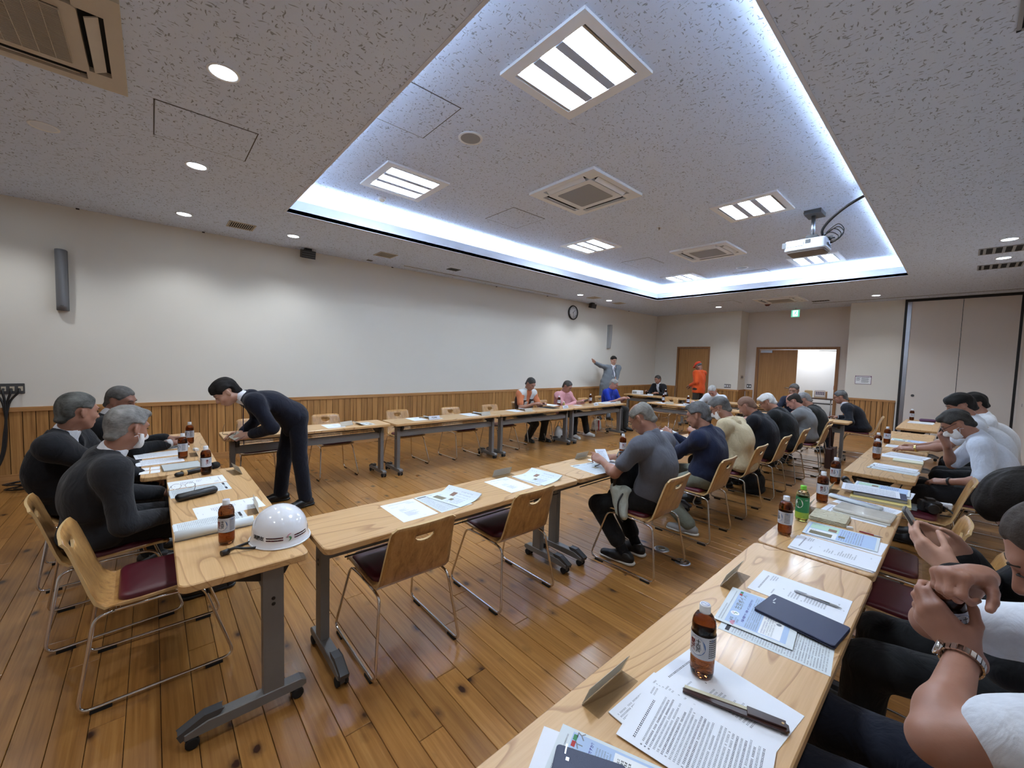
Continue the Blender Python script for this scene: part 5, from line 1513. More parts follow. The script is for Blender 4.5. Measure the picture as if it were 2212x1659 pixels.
def sheet(x, y, w, h, rz, kind, label, z=TH, pages=1, group=None, mat=None, cat='paper', name='paper_sheet', lift=0.0):
    """lift > 0 bows the far edge up like a fold that will not lie flat"""
    t = thing(name, label, cat, (x, y, z), math.radians(rz), group)
    th = .0008 + .0009 * (pages - 1); n = 8; mb = MB(); a, b = w / 2, h / 2
    if lift:
        pr = [(-a + w * i / n, lift * max(0, (i - 4) / 4) ** 2) for i in range(n + 1)]
        vs = [(px, yy, th + pz) for px, pz in pr for yy in (-b, b)] + [(px, yy, pz * .7) for px, pz in pr for yy in (-b, b)]
        N = 2 * (n + 1); fs = []
        for i in range(n):
            fs += [(2 * i, 2 * i + 2, 2 * i + 3, 2 * i + 1), (N + 2 * i, N + 2 * i + 1, N + 2 * i + 3, N + 2 * i + 2), (2 * i, N + 2 * i, N + 2 * i + 2, 2 * i + 2), (2 * i + 1, 2 * i + 3, N + 2 * i + 3, N + 2 * i + 1)]
        fs += [(0, 1, N + 1, N), (2 * n, N + 2 * n, N + 2 * n + 1, 2 * n + 1)]
        mb.add(vs, fs)
    else: mb.box(-a, -b, 0, a, b, th)
    mb.build('page', mat or (NEWS if kind in ('front', 'back', 'mono') else PAPER), t)
    if pages > 2:
        for i in range(min(pages - 2, 3)): MB().box(-a + .003 * (i + 1), -b - .002 * (i + 1), .0003 + .0006 * i, a + .003 * (i + 1), b - .002 * (i + 1), .0006 + .0007 * i).build('page', PAPER, t)
    p = printed(kind, w, h)
    if p and not lift: link('print', p, t, (0, 0, th + .0003))
    elif p:
        me = p.copy(); import bmesh; bq = bmesh.new(); bq.from_mesh(me); bmesh.ops.delete(bq, geom=[q for q in bq.faces if max(v.co.x for v in q.verts) - min(v.co.x for v in q.verts) > .05], context='FACES'); bq.to_mesh(me); bq.free()
        for v in me.vertices:
            u = (v.co.x + a) / w * n; v.co.z += lift * max(0, (u - 4) / 4) ** 2
        link('print', me, t, (0, 0, th + .0003))
    return t
A4 = (.21, .297); HALF = (.272, .203)
# nearest right-hand table (readers face -x: rz = 90)
sheet(-.37, 1.12, *A4, 84, 'agenda', 'white agenda sheet half under the dense page, lower right table', pages=2)
sheet(-.385, .935, *A4, 88, 'lines', 'white stapled sheets under the dense page at the lower right', TH + .0016, 3)
sheet(-.36, .925, *A4, 99, 'dense', 'densely printed page in front of the folding fan', TH + .0040)
sheet(-.425, .68, .203, .272, 112, 'front', 'community newspaper with a date and umbrella drawing at the bottom edge', TH + .002, 2, cat='newspaper', name='newspaper')
sheet(-.44, .655, .21, .29, 116, 'blank', 'blank sheet under the newspaper at the bottom edge')
sheet(-.37, 1.852, *A4, 91, 'agenda', 'white agenda sheet with a pen lying on it', pages=2)
sheet(-.355, 1.51, .2, .297, 96, 'mono', 'black and white newspaper page jutting out under the blue wallet', cat='newspaper', name='newspaper')
sheet(-.425, 1.578, .265, .225, 97, 'front', 'folded community newspaper under the blue wallet', TH + .004, 2, cat='newspaper', name='newspaper', lift=.0)
# second right-hand table
sheet(-.355, 2.42, .215, .315, 90, 'agenda', 'agenda sheet on a stack beside the seam of the right-hand tables', TH + .006, 2)
sheet(-.365, 2.405, .215, .31, 92, 'blank', 'stack of papers under the agenda by the seam', pages=5)
sheet(-.375, 2.69, .225, .30, 93, 'back', 'newspaper with two photos in front of the green tea bottle', TH + .003, 2, cat='newspaper', name='newspaper')
sheet(-.35, 2.66, .2, .3, 88, 'blank', 'white sheet under the two-photo newspaper')
sheet(-.38, 3.16, .21, .31, 86, 'agenda', 'agenda sheet under the clear-wrapped fan packet')
sheet(-.36, 3.42, .2, .3, 80, 'lines', 'loose sheet beside the rolled newsprint', TH)
sheet(-.38, 3.72, .21, .3, 96, 'lines', 'white printed strip lying on the navy document case', TH + .042)
sheet(-.345, 3.98, .22, .3, 92, 'back', 'newspaper with photos at the far end of the second right table', TH + .012, 2, cat='newspaper', name='newspaper')
sheet(-.33, 3.96, .21, .3, 88, 'blank', 'white sheets under the farther photo newspaper', pages=4)
# masked man's table
sheet(-.36, 4.97, .2, .3, 86, 'agenda', "folded agenda nearest on the masked man's table", TH + .006, 2)
sheet(-.36, 4.86, .16, .32, 84, 'mono', "newspaper folded long on the masked man's table", pages=4, cat='newspaper', name='newspaper', lift=.01)
sheet(-.33, 5.80, .22, .31, 80, 'lines', "fanned white sheets before the masked man", TH + .004, 3)
sheet(-.36, 5.68, .2, .3, 95, 'blank', "blank sheet under the fanned sheets before the masked man", pages=2)
sheet(-.40, 6.45, .22, .3, 90, 'lines', 'sheet under the stretched-out hands', pages=2)
sheet(-.40, 7.1, .22, .32, 92, 'back', 'newspaper beyond the stretched-out hands', pages=3, cat='newspaper', name='newspaper')
sheet(-.43, 9.75, .22, .3, 88, 'lines', 'stack of sheets on the last table by the partition', pages=8)
sheet(-.42, 9.95, .22, .3, 96, 'blank', 'slightly turned sheet on the last table by the partition', pages=3)
# head tables (readers face +y: rz = 0)
sheet(-3.38, .21, .19, .30, 2, 'agenda', 'agenda sheet under the eyeglasses on the helmet table', pages=1)
sheet(-3.17, .212, .18, .30, 3, 'mono', 'folded newspaper between the eyeglasses and the black case', pages=3, cat='newspaper', name='newspaper')
sheet(-2.715, .31, .205, .31, 3, 'agenda', 'agenda sheet behind the nearest tea bottle of the helmet table')
t = sheet(-2.48, .215, .24, .30, 2, 'mono', 'newspaper rolled over at its edge beside the tea bottle and helmet', pages=4, cat='newspaper', name='newspaper')
mb = MB(); pts = [(.115 + .022 * math.cos(a_), .0235 + .0225 * math.sin(a_)) for a_ in [-PI / 2 + i * PI / 8 for i in range(12)]]
vs = [(x, y, z) for x, z in pts for y in (-.16, .15)] + [(x * .985 + .0012, y, z * .97 + .0008) for x, z in pts for y in (-.16, .15)]
N = len(pts) * 2; fs = []
for i in range(len(pts) - 1): fs += [(2 * i, 2 * i + 2, 2 * i + 3, 2 * i + 1), (N + 2 * i, N + 2 * i + 1, N + 2 * i + 3, N + 2 * i + 2), (2 * i, N + 2 * i, N + 2 * i + 2, 2 * i + 2), (2 * i + 1, 2 * i + 3, N + 2 * i + 3, N + 2 * i + 1)]
mb.add(vs, fs, 0, True).build('rolled_edge', NEWS, t)
for x, y, l in ((-3.955, -.06, 'small white card nearest the table edge, left of four'), (-3.955, -.0, 'small white card of the four, upper left'), (-3.845, -.06, 'small white card of the four, lower right'), (-3.845, .0, 'small white card of the four, beside the clear tray')):
    sheet(x, y, .088, .052, -2, 'blank', l, group='four small cards on the head table', cat='card', name='name_card')
sheet(-4.18, .03, .2, .28, 4, 'lines', 'sheaf of papers beyond the four small cards', pages=4)
sheet(-4.46, .02, .2, .29, 6, 'lines', 'open white papers before the pointing man', TH, 3)
sheet(-4.78, .09, .22, .29, 2, 'mono', 'printed sheet under the pointing hands', pages=2)
sheet(-5.2, .14, .2, .28, -4, 'blank', 'white sheet farthest along the head tables', pages=2)
# middle row
sheet(-2.075, .985 + .1, .212, .30, 90, 'agenda', 'agenda sheet in front of the nearest empty chair of the middle row')
sheet(-2.08, 1.315, .22, .31, 92, 'mono', 'newspaper under the photo pages in front of the nearest empty chair', cat='newspaper', name='newspaper')
sheet(-2.08, 1.40, .2, .28, 104, 'back', 'photo pages with a curling edge in front of the nearest empty chair', TH + .002, 2, cat='newspaper', name='newspaper', lift=.03)
sheet(-2.085, 1.86, .21, .297, 90, 'agenda', 'agenda sheet in front of the second empty chair of the middle row')
sheet(-2.075, 2.11, .21, .28, 90, 'lines', 'sheet under the photo pages in front of the second empty chair')
sheet(-2.065, 2.13, .22, .29, 97, 'back', 'photo pages with a curling edge in front of the second empty chair', TH + .002, 2, cat='newspaper', name='newspaper', lift=.03)
sheet(-1.99, 2.72, .26, .30, 82, 'mono', 'newspaper lying in front of the grey polo man', pages=2, cat='newspaper', name='newspaper')
sheet(-2.03, 2.97, .21, .297, 76, 'agenda', "white sheet under the grey polo man's hands", TH + .003)
sheet(-2.05, 4.75, .21, .29, 90, 'lines', 'sheet before the man in the cream jacket')
sheet(-2.05, 6.65, .21, .29, 90, 'lines', 'sheet before the white-haired man', pages=2)
sheet(-2.05, 7.45, .21, .29, 90, 'agenda', 'bright sheet before the man in the grey jacket', pages=2)
# wall row (readers face +x: rz = -90)
for y, l in ((1.66, 'agenda sheet at the empty seat right of the bending man'), (2.80, 'agenda sheet left of the white name card'), (3.73, 'agenda sheet at the third empty seat of the wall row'), (4.70, 'agenda sheet left of the orange-shirted man')):
    sheet(-5.16, y, .21, .297, -90, 'agenda', l)
for y, l in ((2.03, 'curled newspaper at the empty seat right of the bending man'), (3.05, 'folded newspaper behind the white name card'), (3.95, 'folded newspaper at the third empty seat of the wall row'), (4.95, 'folded newspaper left of the orange-shirted man')):
    sheet(-5.12, y, .2, .22, -88, 'back', l, pages=2, cat='newspaper', name='newspaper', lift=.035)
sheet(-5.18, 5.62, .22, .30, -80, 'blank', 'white bundle of papers held by the orange-shirted man', TH + .05, 4)
sheet(-5.18, 5.6, .24, .31, -82, 'blank', "dark folder under the orange-shirted man's papers", TH, 6, mat=M['greydk'], cat='folder', name='folder')
sheet(-5.16, 6.42, .1, .16, -80, 'blank', 'small white pad before the man in pink', pages=3)
sheet(-5.2, 7.35, .21, .297, -90, 'lines', 'sheets between the pink-shirted and blue-shirted men', pages=2)
sheet(-5.2, 7.62, .21, .28, -86, 'lines', 'sheets left of the blue polo man', pages=2)
sheet(-5.18, 8.0 - .25, .2, .2, -70, 'blank', 'turned white sheet before the blue polo man', TH + .004)
# far row
sheet(-4.55, 8.7, .21, .29, 180, 'lines', 'sheet at the left end of the far row')
sheet(-4.05, 8.68, .21, .29, 172, 'lines', 'sheet beside the tea bottle of the far row')
sheet(-3.68, 8.72, .21, .29, 178, 'agenda', 'sheet under the white-sweatered man')
sheet(-2.15, 8.72, .21, .29, 178, 'agenda', 'sheet before the man hidden behind the grey jacket')
sheet(-5.95, 10.45, .21, .29, 178, 'lines', 'sheet before the black-suited man')
# acrylic name-plate stands
ACR = bpy.data.materials.new('clear_acrylic'); ACR.use_nodes = True
_t = ACR.node_tree; _t.nodes.clear()
_o = _t.nodes.new('ShaderNodeOutputMaterial'); _x = _t.nodes.new('ShaderNodeMixShader'); _a = _t.nodes.new('ShaderNodeBsdfTransparent'); _g = _t.nodes.new('ShaderNodeBsdfGlossy'); _l = _t.nodes.new('ShaderNodeFresnel')
_a.inputs[0].default_value = (.86, .86, .85, 1); _g.inputs['Roughness'].default_value = .08; _l.inputs[0].default_value = 1.5
_x.inputs[0].default_value = .07; _t.links.new(_a.outputs[0], _x.inputs[1]); _t.links.new(_g.outputs[0], _x.inputs[2]); _t.links.new(_x.outputs[0], _o.inputs[0])
def cardmat(name, col):
    t = NT(name); t.set(Base_Color=srgb(*col), Roughness=.8)
    tr = t.n('BsdfTranslucent'); tr.inputs[0].default_value = srgb(*col); mx = t.n('MixShader'); mx.inputs[0].default_value = .5
    t.t.links.new(t.b.outputs[0], mx.inputs[1]); t.t.links.new(tr.outputs[0], mx.inputs[2]); t.t.links.new(mx.outputs[0], t.t.nodes['Material Output'].inputs[0]); return t.m
CARD = cardmat('name_card_paper', (228, 222, 210)); CARDW = cardmat('name_card_white', (240, 242, 248))
def nameplate(x, y, rz, label, card=None, text=None):
    """the inner side (card face) looks along local +y; the foot plate lies towards the sitter (-y)"""
    t = thing('name_plate_stand', label, 'name plate', (x, y, TH), math.radians(rz), 'acrylic name-plate stands')
    MB().box(-.09, -.052, 0, .09, .0, .002).build('foot_plate', ACR, t)
    R = Matrix.Rotation(-math.radians(-22), 4, 'X')
    MB().box(-.09, -.001, 0.001, .09, .001, .062, 0, R).build('panel', ACR, t)
    MB().box(-.088, .0014, .003, .088, .0022, .06, 0, R).build('card', card or CARD, t)
    if text:
        mb = MB(); put_text(mb, text, .022, R @ Matrix.Translation((0, .0026, .031)) @ Matrix(((-1, 0, 0, 0), (0, 0, 1, 0), (0, 1, 0, 0), (0, 0, 0, 1))), 0, .0004)
        mb.build('lettering', M['ink'], t)
    return t
# local +y must point inwards: right row & middle row -> -x (rz 90); wall row -> +x (rz -90); head row -> +y (rz 0); far row -> -y (rz 180)
for x, y, rz, l, c, s in ((-.595, .893, 90, 'acrylic name stand at the lower right, near the folding fan', None, None), (-.59, 1.76, 90, 'acrylic name stand on the nearest right-hand table, above the newspaper', None, None),
    (-.595, 3.02, 90, 'acrylic name stand behind the green tea bottle', None, None), (-.592, 3.62, 90, 'acrylic name stand beside the far tea bottle of the second right table', None, None),
    (-2.29, 1.965, 90, 'acrylic name stand with beige card, first on the middle row', None, None), (-2.285, 2.92, 90, 'acrylic name stand before the grey polo man', None, None), (-2.285, 3.80, 90, 'acrylic name stand just left of the grey polo man’s head'.replace('’', "'"), None, None),
    (-3.50, .455, 8, 'small clear name stand beside the folded umbrella', None, None), (-2.60, .43, -8, 'clear name stand just left of the helmet', None, None), (-4.30, .27, 0, 'clear name stand between two tea bottles of the head table', None, None),
    (-5.08, 1.80, -70, 'clear name stand at the empty seat right of the bending man', None, None), (-4.96, 2.98, -90, 'white name card with four characters, facing the room', CARDW, '養正学区'), (-4.95, 3.9, -90, 'clear name stand at the third empty seat of the wall row', None, None),
    (-4.94, 4.83, -90, 'clear name stand left of the orange-shirted man', None, None), (-4.94, 5.80, -84, 'white name card right of the orange-shirted man', CARDW, '新洞学区'), (-4.94, 6.75, -84, 'white name card in front of the man in pink', CARDW, '川東学区'),
    (-4.94, 7.55, -90, 'clear name stand left of the blue polo man', None, None), (-4.3, 8.56, 180, 'name stand with beige card on the far row', None, None), (-3.9, 8.54, 178, 'white name card on the far row', CARDW, '吉田学区'),
    (-2.2, 8.54, 178, 'white name card before the man hidden behind the grey jacket', CARDW, None), (-5.75, 10.3, 180, 'white name card before the black-suited man', CARDW, None), (-3.2, 10.3, 180, 'name card on the right-hand back table', None, None)):
    nameplate(x, y, rz, l, c, s)
# helmet
HW = plain('helmet_white', (226, 228, 234), .12, 0, 0, 30, 0, 200, Coat_Weight=.6)
MAR = plain('helmet_stripe', (104, 14, 42), .3)
t = thing('safety_helmet', 'white safety helmet with dark red stripes and a green and pink emblem', 'helmet', (-2.125, .44, TH), math.radians(-87))
def hp(a, z):
    """helmet surface: angle a from local +y (front), height z"""
    if z < .028: k = 1.0 + .10 * (1 - z / .028) ** 1.4
    else: k = 1.0
    q = max(0, (z - .03) / .128)
    s = math.sqrt(max(0, 1 - q ** 2.3))
    ry = (.138 if math.cos(a) > 0 else .132) * k; rx = .116 * k
    return Vector((rx * s * math.sin(a), ry * s * math.cos(a), z))
mb = MB(); zs = [.004, .008, .014, .02, .028, .04, .052, .064, .078, .092, .106, .118, .13, .14, .148, .154, .1575]; n = 48
vs = [hp(-2 * PI * j / n, z) for z in zs for j in range(n)] + [Vector((0, 0, .158))]
fs = [(i * n + j, i * n + (j + 1) % n, (i + 1) * n + (j + 1) % n, (i + 1) * n + j) for i in range(len(zs) - 1) for j in range(n)]
fs += [((len(zs) - 1) * n + j, (len(zs) - 1) * n + (j + 1) % n, len(vs) - 1) for j in range(n)]
mb.add(vs, fs, 0, True)
vi = [hp(-2 * PI * j / n, .004) * .94 + Vector((0, 0, .0003)) for j in range(n)]
o = len(mb.v); mb.v += [tuple(v) for v in vi]
for j in range(n): mb.f.append((o + j, o + (j + 1) % n, (j + 1) % n, j)); mb.mi.append(0); mb.sm.append(False)
mb.build('shell', HW, t)
MB().tube([hp(2 * PI * j / 40, .004) for j in range(40)], .004, 6, closed=True).build('rim', HW, t)
def band(a0, a1, z0, z1, nm, m):
    k = 14; pts = []
    for i in range(k + 1):
        a = a0 + (a1 - a0) * i / k
        for z in (z0, z1):
            p = hp(a, z); d = Vector((p.x, p.y, 0)).normalized() * .0006; pts.append(p + d)
    MB().add(pts, [(2 * i, 2 * i + 1, 2 * i + 3, 2 * i + 2) for i in range(k)] + [(2 * i, 2 * i + 2, 2 * i + 3, 2 * i + 1) for i in range(k)], 0, True).build(nm, m, t)
for s in (1, -1):
    for z in (.036, .0462): band(s * .2, s * .8, z, z + .0052, 'stripe', MAR)
mb = MB(); e = MB(); emblem(e, 0, 0, .027, False)
def onto(v, sc=1): # bend flat art on to the shell, centred on the front
    a = v[0] / .128; z = .046 + v[1]; p = hp(-a, z); return p + Vector((p.x, p.y, 0)).normalized() * .0012
mb.v = [tuple(onto(v)) for v in e.v]; mb.f = [f for f in e.f] + [f[::-1] for f in e.f]; mb.mi = e.mi * 2; mb.sm = e.sm * 2
mb.build('emblem', PMATS, t)
for a0, s_ in ((1.12, '消団左'), (-1.15, '左京')):
    mb = MB(); v, f = textmesh(s_, .02, .0006)
    vv = []
    for x, y, _z in v:
        a = a0 - x / .12; p = hp(a, .046 + y); vv.append(p + Vector((p.x, p.y, 0)).normalized() * .001)
    mb.add(vv, f + [q[::-1] for q in f]).build('lettering', M['ink'], t)
st = [hp(1.15, .006), Vector((.155, .05, .012)), Vector((.19, .05, .024)), Vector((.215, .03, .014)), Vector((.18, .0, .006)), Vector((.12, -.02, .006))]
MB().tube(smooth_path(st), .0055, 6).build('chin_strap', M['blackp'], t)
MB().tube([(.21, .035, .013), (.238, .045, .013)], .012, 8).build('strap_toggle', M['blackp'], t)
# the sundries of the helmet table
def capsule(nm, label, cat, p, q, r, m, z=0, squash=.75, parts=None):
    c = (Vector(p) + Vector(q)) / 2; d = Vector(q) - Vector(p)
    t = thing(nm, label, cat, (c.x, c.y, TH + z), math.atan2(d.y, d.x))
    L = d.length / 2; n = 12
    prof = [(-L + .0, .3), (-L + .004, .7), (-L + .014, 1.0), (L - .014, 1.0), (L - .004, .7), (L, .3)]
    vs = [(x, r * k * math.cos(2 * PI * j / n), r * squash + r * squash * k * math.sin(2 * PI * j / n)) for x, k in prof for j in range(n)]
    fs = [(i * n + j, i * n + (j + 1) % n, (i + 1) * n + (j + 1) % n, (i + 1) * n + j) for i in range(5) for j in range(n)] + [tuple(range(n))[::-1], tuple(5 * n + j for j in range(n))]
    MB().add(vs, fs, 0, True).build('body', m, t)
    return t, L
t, L = capsule('glasses_case', 'black hinged spectacle case on the helmet table', 'case', (-2.985, .085), (-3.06, .285), .03, M['blackp'])
MB().box(-L * .5, -.031, .0225, L * .5, -.028, .0245).build('seam', M['greydk'], t)
t = thing('eyeglasses', 'wire-framed eyeglasses lying on the agenda of the helmet table', 'eyeglasses', (-3.24, .13, TH + .004), 1.45)
for s in (-1, 1):
    lp = [(s * .034 + .024 * math.cos(k * PI / 8), 0, .02 + .017 * math.sin(k * PI / 8)) for k in range(16)]
    MB().tube(lp, .0013, 5, closed=True).build('rim', M['chrome'], t)
    MB().tube([(s * .06, 0, .026), (s * .064, -.06, .02), (s * .06, -.11, .012), (s * .056, -.135, .002)], .0016, 5).build('temple', M['blackp'], t)
MB().tube([(-.01, 0, .024), (0, .003, .027), (.01, 0, .024)], .0013, 5).build('bridge', M['chrome'], t)
t, L = capsule('folding_umbrella', 'black folded umbrella with a beige band where the head tables meet', 'umbrella', (-3.585, .10), (-3.73, .36), .021, M['blackp'])
MB().lathe([(.0225, -.012), (.0225, .012)], 14, 0, Matrix.Translation((-L * .62, 0, .016)) @ Matrix.Rotation(PI / 2, 4, 'Y')).build('band', M['plyedge'], t)
MB().lathe([(.026, 0), (.028, .03), (.02, .05)], 14, 0, Matrix.Translation((L - .05, 0, .02)) @ Matrix.Rotation(PI / 2, 4, 'Y')).build('grip', M['rubber'], t)
t = thing('document_tray', 'clear plastic packet of documents on the far head table', 'packet', (-3.9, .15, TH), .06)
MB().prism(rrect(.22, .24, .01), 0, .012).build('wrapper', ACR, t); MB().box(-.1, -.11, .001, .1, .11, .009).build('contents', NEWS, t)
for x, y, l in ((-4.47, .27, 'tiny white box between the tea bottles of the head table'), (-5.44, .26, 'tiny white box at the far corner of the head table')):
    t = thing('eraser_box', l, 'box', (x, y, TH), .3); MB().prism(rrect(.05, .03, .003, 2), 0, .022, 0, None, .002).build('body', M['whiteplast'], t); MB().box(-.01, -.0155, .004, .02, -.0150, .018).build('mark', PBLUE, t)
# right row sundries
BW_ = plain('fan_lacquer', (58, 34, 28), .3); CRM = plain('fan_cloth', (206, 200, 176), .8)
t = thing('folding_fan', 'closed folding fan of dark wood and cream cloth lying on papers', 'fan', (-.335, 1.085, TH + .0065), math.atan2(.075, .215))
MB().prism([(-.118, -.012), (.112, -.015), (.118, -.008), (.118, .010), (.112, .014), (-.118, .002)], 0, .006, 0, None, .001).build('guard', BW_, t)
MB().prism([(-.115, .0), (.03, .006), (.03, .016), (-.115, .011)], .001, .0075).build('leaf', CRM, t)
MB().prism([(.03, -.01), (.112, -.008), (.112, .015), (.03, .017)], .001, .011, 0, None, .001).build('rib', BW_, t)
MB().lathe([(.003, 0), (.003, .0125)], 8, 0, Matrix.Translation((.105, .002, 0))).build('pivot', M['plyedge'], t)
NVY = plain('navy_leatherette', (34, 42, 74), .45, 0, .08, 60, .2, 700)
def wallet(x, y, w, d, rz, label, z):
    t = thing('document_wallet', label, 'wallet', (x, y, TH + z), math.radians(rz))
    MB().prism(rrect(w, d, .008, 3), .006, .011, 0, None, .0015).build('cover', NVY, t); MB().prism(rrect(w, d, .008, 3), 0, .004, 0, None, .001).build('back_cover', NVY, t)
    MB().box(-w / 2 + .004, -d / 2 + .004, .004, w / 2 - .002, d / 2 - .004, .006).build('pages', M['dark'], t)
    mb = MB().box(-w / 2 + .025, .012, .0111, -w / 2 + .032, .02, .0114).box(-w / 2 + .02, .026, .0111, -w / 2 + .023, .05, .0114); mb.build('stamp', M['alu'], t)
    return t
wallet(-.32, 1.655, .235, .16, -6, 'navy blue document wallet lying on the newspaper', .0068)
wallet(-.47, .665, .15, .09, 30, 'dark blue wallet cut off by the bottom edge', .0048)
def pen(x, y, ang, label, z, body, tip='alu', L=.14, r=.0045):
    t = thing('pen', label, 'pen', (x, y, TH + z + r), math.radians(ang))
    RX = Matrix.Rotation(PI / 2, 4, 'Y')
    MB().lathe([(r * .9, -L / 2), (r, -L / 2 + .004), (r, L / 2 - .03)], 10, 0, RX).build('barrel', body, t)
    MB().lathe([(r, L / 2 - .03), (r, L / 2 - .012), (r * .4, L / 2), (.0006, L / 2 + .006)], 10, 0, RX).build('grip', M[tip], t)
    MB().box(-L / 2 + .006, -.001, r, -L / 2 + .04, .001, r + .002).build('clip', M['alu'], t)
pen(-.315, 1.857, 0, 'silver mechanical pencil lying on the agenda sheet', .0025, M['alu'], 'greyplast')
pen(-.275, 2.838, -4, 'red pen sticking out beside the photo newspaper', .001, plain('pen_red', (170, 26, 40), .4), 'alu', .09, .003)
pen(-2.0, 2.80, 100, 'dark pencil lying near the edge of the middle table', .012, M['black'])
for y in (2.84, 3.78, 4.75): pen(-5.2, y + .1, 84, 'pen lying on the sheet at wall-row place %s' % {2.84: 'behind the white name card', 3.78: 'of the third empty seat', 4.75: 'left of the orange shirt'}[y], .003, M['greydk'])
t = thing('eraser_cube', 'little white eraser by the folded towel', 'eraser', (-.362, 2.855, TH), .3); MB().prism(rrect(.03, .018, .003, 2), 0, .012, 0, None, .002).build('block', M['whiteplast'], t)
TOW = cloth('towel_beige', (196, 188, 164), 500, .95, .6, 30)
t = thing('folded_towel', 'beige folded hand towel behind the photo newspaper', 'towel', (-.465, 2.94, TH), math.radians(2))
for i, (w, d) in enumerate(((.175, .2), (.172, .196), (.168, .19))): MB().prism(rrect(w, d, .014, 4), .0005 + i * .0075, .0075 + i * .0075, 0, None, .0032, True).build('fold', TOW, t)
CLP = plain('clear_film', (216, 212, 202), .06, 0, .12, 30, .6, 26, Coat_Weight=.8)
t = thing('wrapped_packet', 'shiny clear-wrapped beige packet on the agenda sheet', 'packet', (-.345, 3.2, TH + .002), math.radians(-4))
MB().prism(rrect(.27, .185, .012, 4), 0, .026, 0, None, .009, True).build('wrapper', CLP, t); MB().prism(rrect(.27, .03, .006, 2, 0, -.1), .001, .006).build('flap', CLP, t)
t = thing('rolled_newspaper', 'rolled newspaper with a blue heading on the second right table', 'newspaper', (-.42, 3.42, TH), math.radians(-18))
mb = MB(); pts = [(.028 * math.cos(a_) , .014 + .013 * math.sin(a_)) for a_ in [i * 2 * PI / 14 for i in range(14)]]
mb.add([(x, y, z) for x in (-.14, .14) for y, z in pts], [(j, (j + 1) % 14, 14 + (j + 1) % 14, 14 + j) for j in range(14)] + [tuple(range(14))[::-1], tuple(range(14, 28))], 0, True).build('roll', NEWS, t)
mb = MB()
for i in range(4): row(mb, -.13, .12, -.012 + .008 * i, .006, 3, random.Random(i))
link('print', mb.mesh('print', PMATS), t, (0, 0, .0278))
YEL = plain('book_yellow', (206, 186, 112), .6)
def book(x, y, w, d, h, rz, label, cover, z=0, block=None):
    t = thing('notebook', label, 'book', (x, y, TH + z), math.radians(rz))
    MB().prism(rrect(w, d, .003, 2), 0, .0015).build('back_cover', cover, t); MB().box(-w / 2 + .003, -d / 2 + .003, .0015, w / 2 - .003, d / 2 - .003, h - .0015).build('page_block', block or CRM, t); MB().prism(rrect(w, d, .003, 2), h - .0015, h).build('cover', cover, t)
    return t
book(-.32, 3.66, .3, .22, .016, 4, 'thick yellow-edged book under the navy document case', YEL)
t = book(-.33, 3.71, .27, .19, .022, 6, 'navy zip document case lying on the yellow book', NVY, .0165, M['greyplast'])
book(-.3, 5.44, .21, .15, .012, 2, "pale yellow booklet before the masked man", plain('booklet_cream', (222, 222, 196), .6))
t, L = capsule('flashlight', 'black torch standing between tea bottle and newspaper on the second right table', 'torch', (-.545, 3.97), (-.46, 3.76), .018, M['blackp'], .012)
MB().lathe([(.018, 0), (.026, .012), (.026, .03)], 16, 0, Matrix.Translation((-L - .005, 0, .014)) @ Matrix.Rotation(-PI / 2, 4, 'Y')).build('head', M['blackp'], t)
t, L = capsule('pen_pouch', 'purple pen pouch on the last table by the partition', 'pouch', (-.46, 10.1), (-.26, 10.16), .035, plain('pouch_purple', (86, 50, 84), .6))
MB().box(-L * .8, -.004, .05, L * .8, .004, .054).build('zip', M['greydk'], t)
t, L = capsule('spectacle_case', 'black spectacle case on the table beyond the masked man', 'case', (-.28, 6.62), (-.2, 6.8), .028, M['blackp']); MB().box(-L * .6, -.029, .02, L * .6, -.026, .022).build('seam', M['greydk'], t)
t, L = capsule('mobile_case', 'dark flat case on the table before the blue polo man', 'case', (-5.2, 7.62), (-5.16, 7.76), .022, M['blackp'], 0, .4); MB().box(-L * .6, -.02, .0165, L * .6, .02, .0178).build('flap', M['greydk'], t)
t = thing('drink_can', 'small golden drink bottle beside the tea bottle of the pink-shirted man', 'bottle', (-5.21, 6.05, TH))
MB().lathe([(.02, 0), (.023, .004), (.023, .055), (.015, .075)], 16).build('body', plain('gold_can', (186, 160, 96), .35, .4), t); MB().lathe([(.015, .075), (.016, .09), (.014, .094)], 14).build('cap', M['whiteplast'], t)
# plastic box-like projector on the back table
t = thing('small_projector', 'small white box-shaped device on the back table by the wall', 'device', (-6.25, 10.5, TH), .1)
MB().prism(rrect(.26, .22, .02, 3), 0, .11, 0, None, .008).build('body', M['whiteplast'], t); MB().box(-.1, -.115, .03, .02, -.109, .08).build('vent', M['greyplast'], t)
# lunch box held by the navy-shirted man
t = thing('lunch_box', 'open white lunch box with clear lid in the hands of the navy-shirted man', 'lunch box', (-2.03, 3.99, .845), 1.2)
MB().prism(rrect(.2, .15, .02, 4), 0, .004).build('base', M['whiteplast'], t)
mb = MB()
for a in ((-.1, -.075, -.092, .075), (.092, -.075, .1, .075), (-.1, -.075, .1, -.067), (-.1, .067, .1, .075)): mb.box(a[0], a[1], .004, a[2], a[3], .035)
mb.build('wall', M['whiteplast'], t)
MB().prism(rrect(.19, .14, .02, 4), .036, .042, 0, Matrix.Translation((0, .02, 0)) @ Matrix.Rotation(.12, 4, 'X')).build('lid', PAPER, t)
MB().prism(rrect(.17, .12, .02, 4), .005, .02).build('food', plain('rice', (216, 206, 186), .8, 0, .15, 80), t)
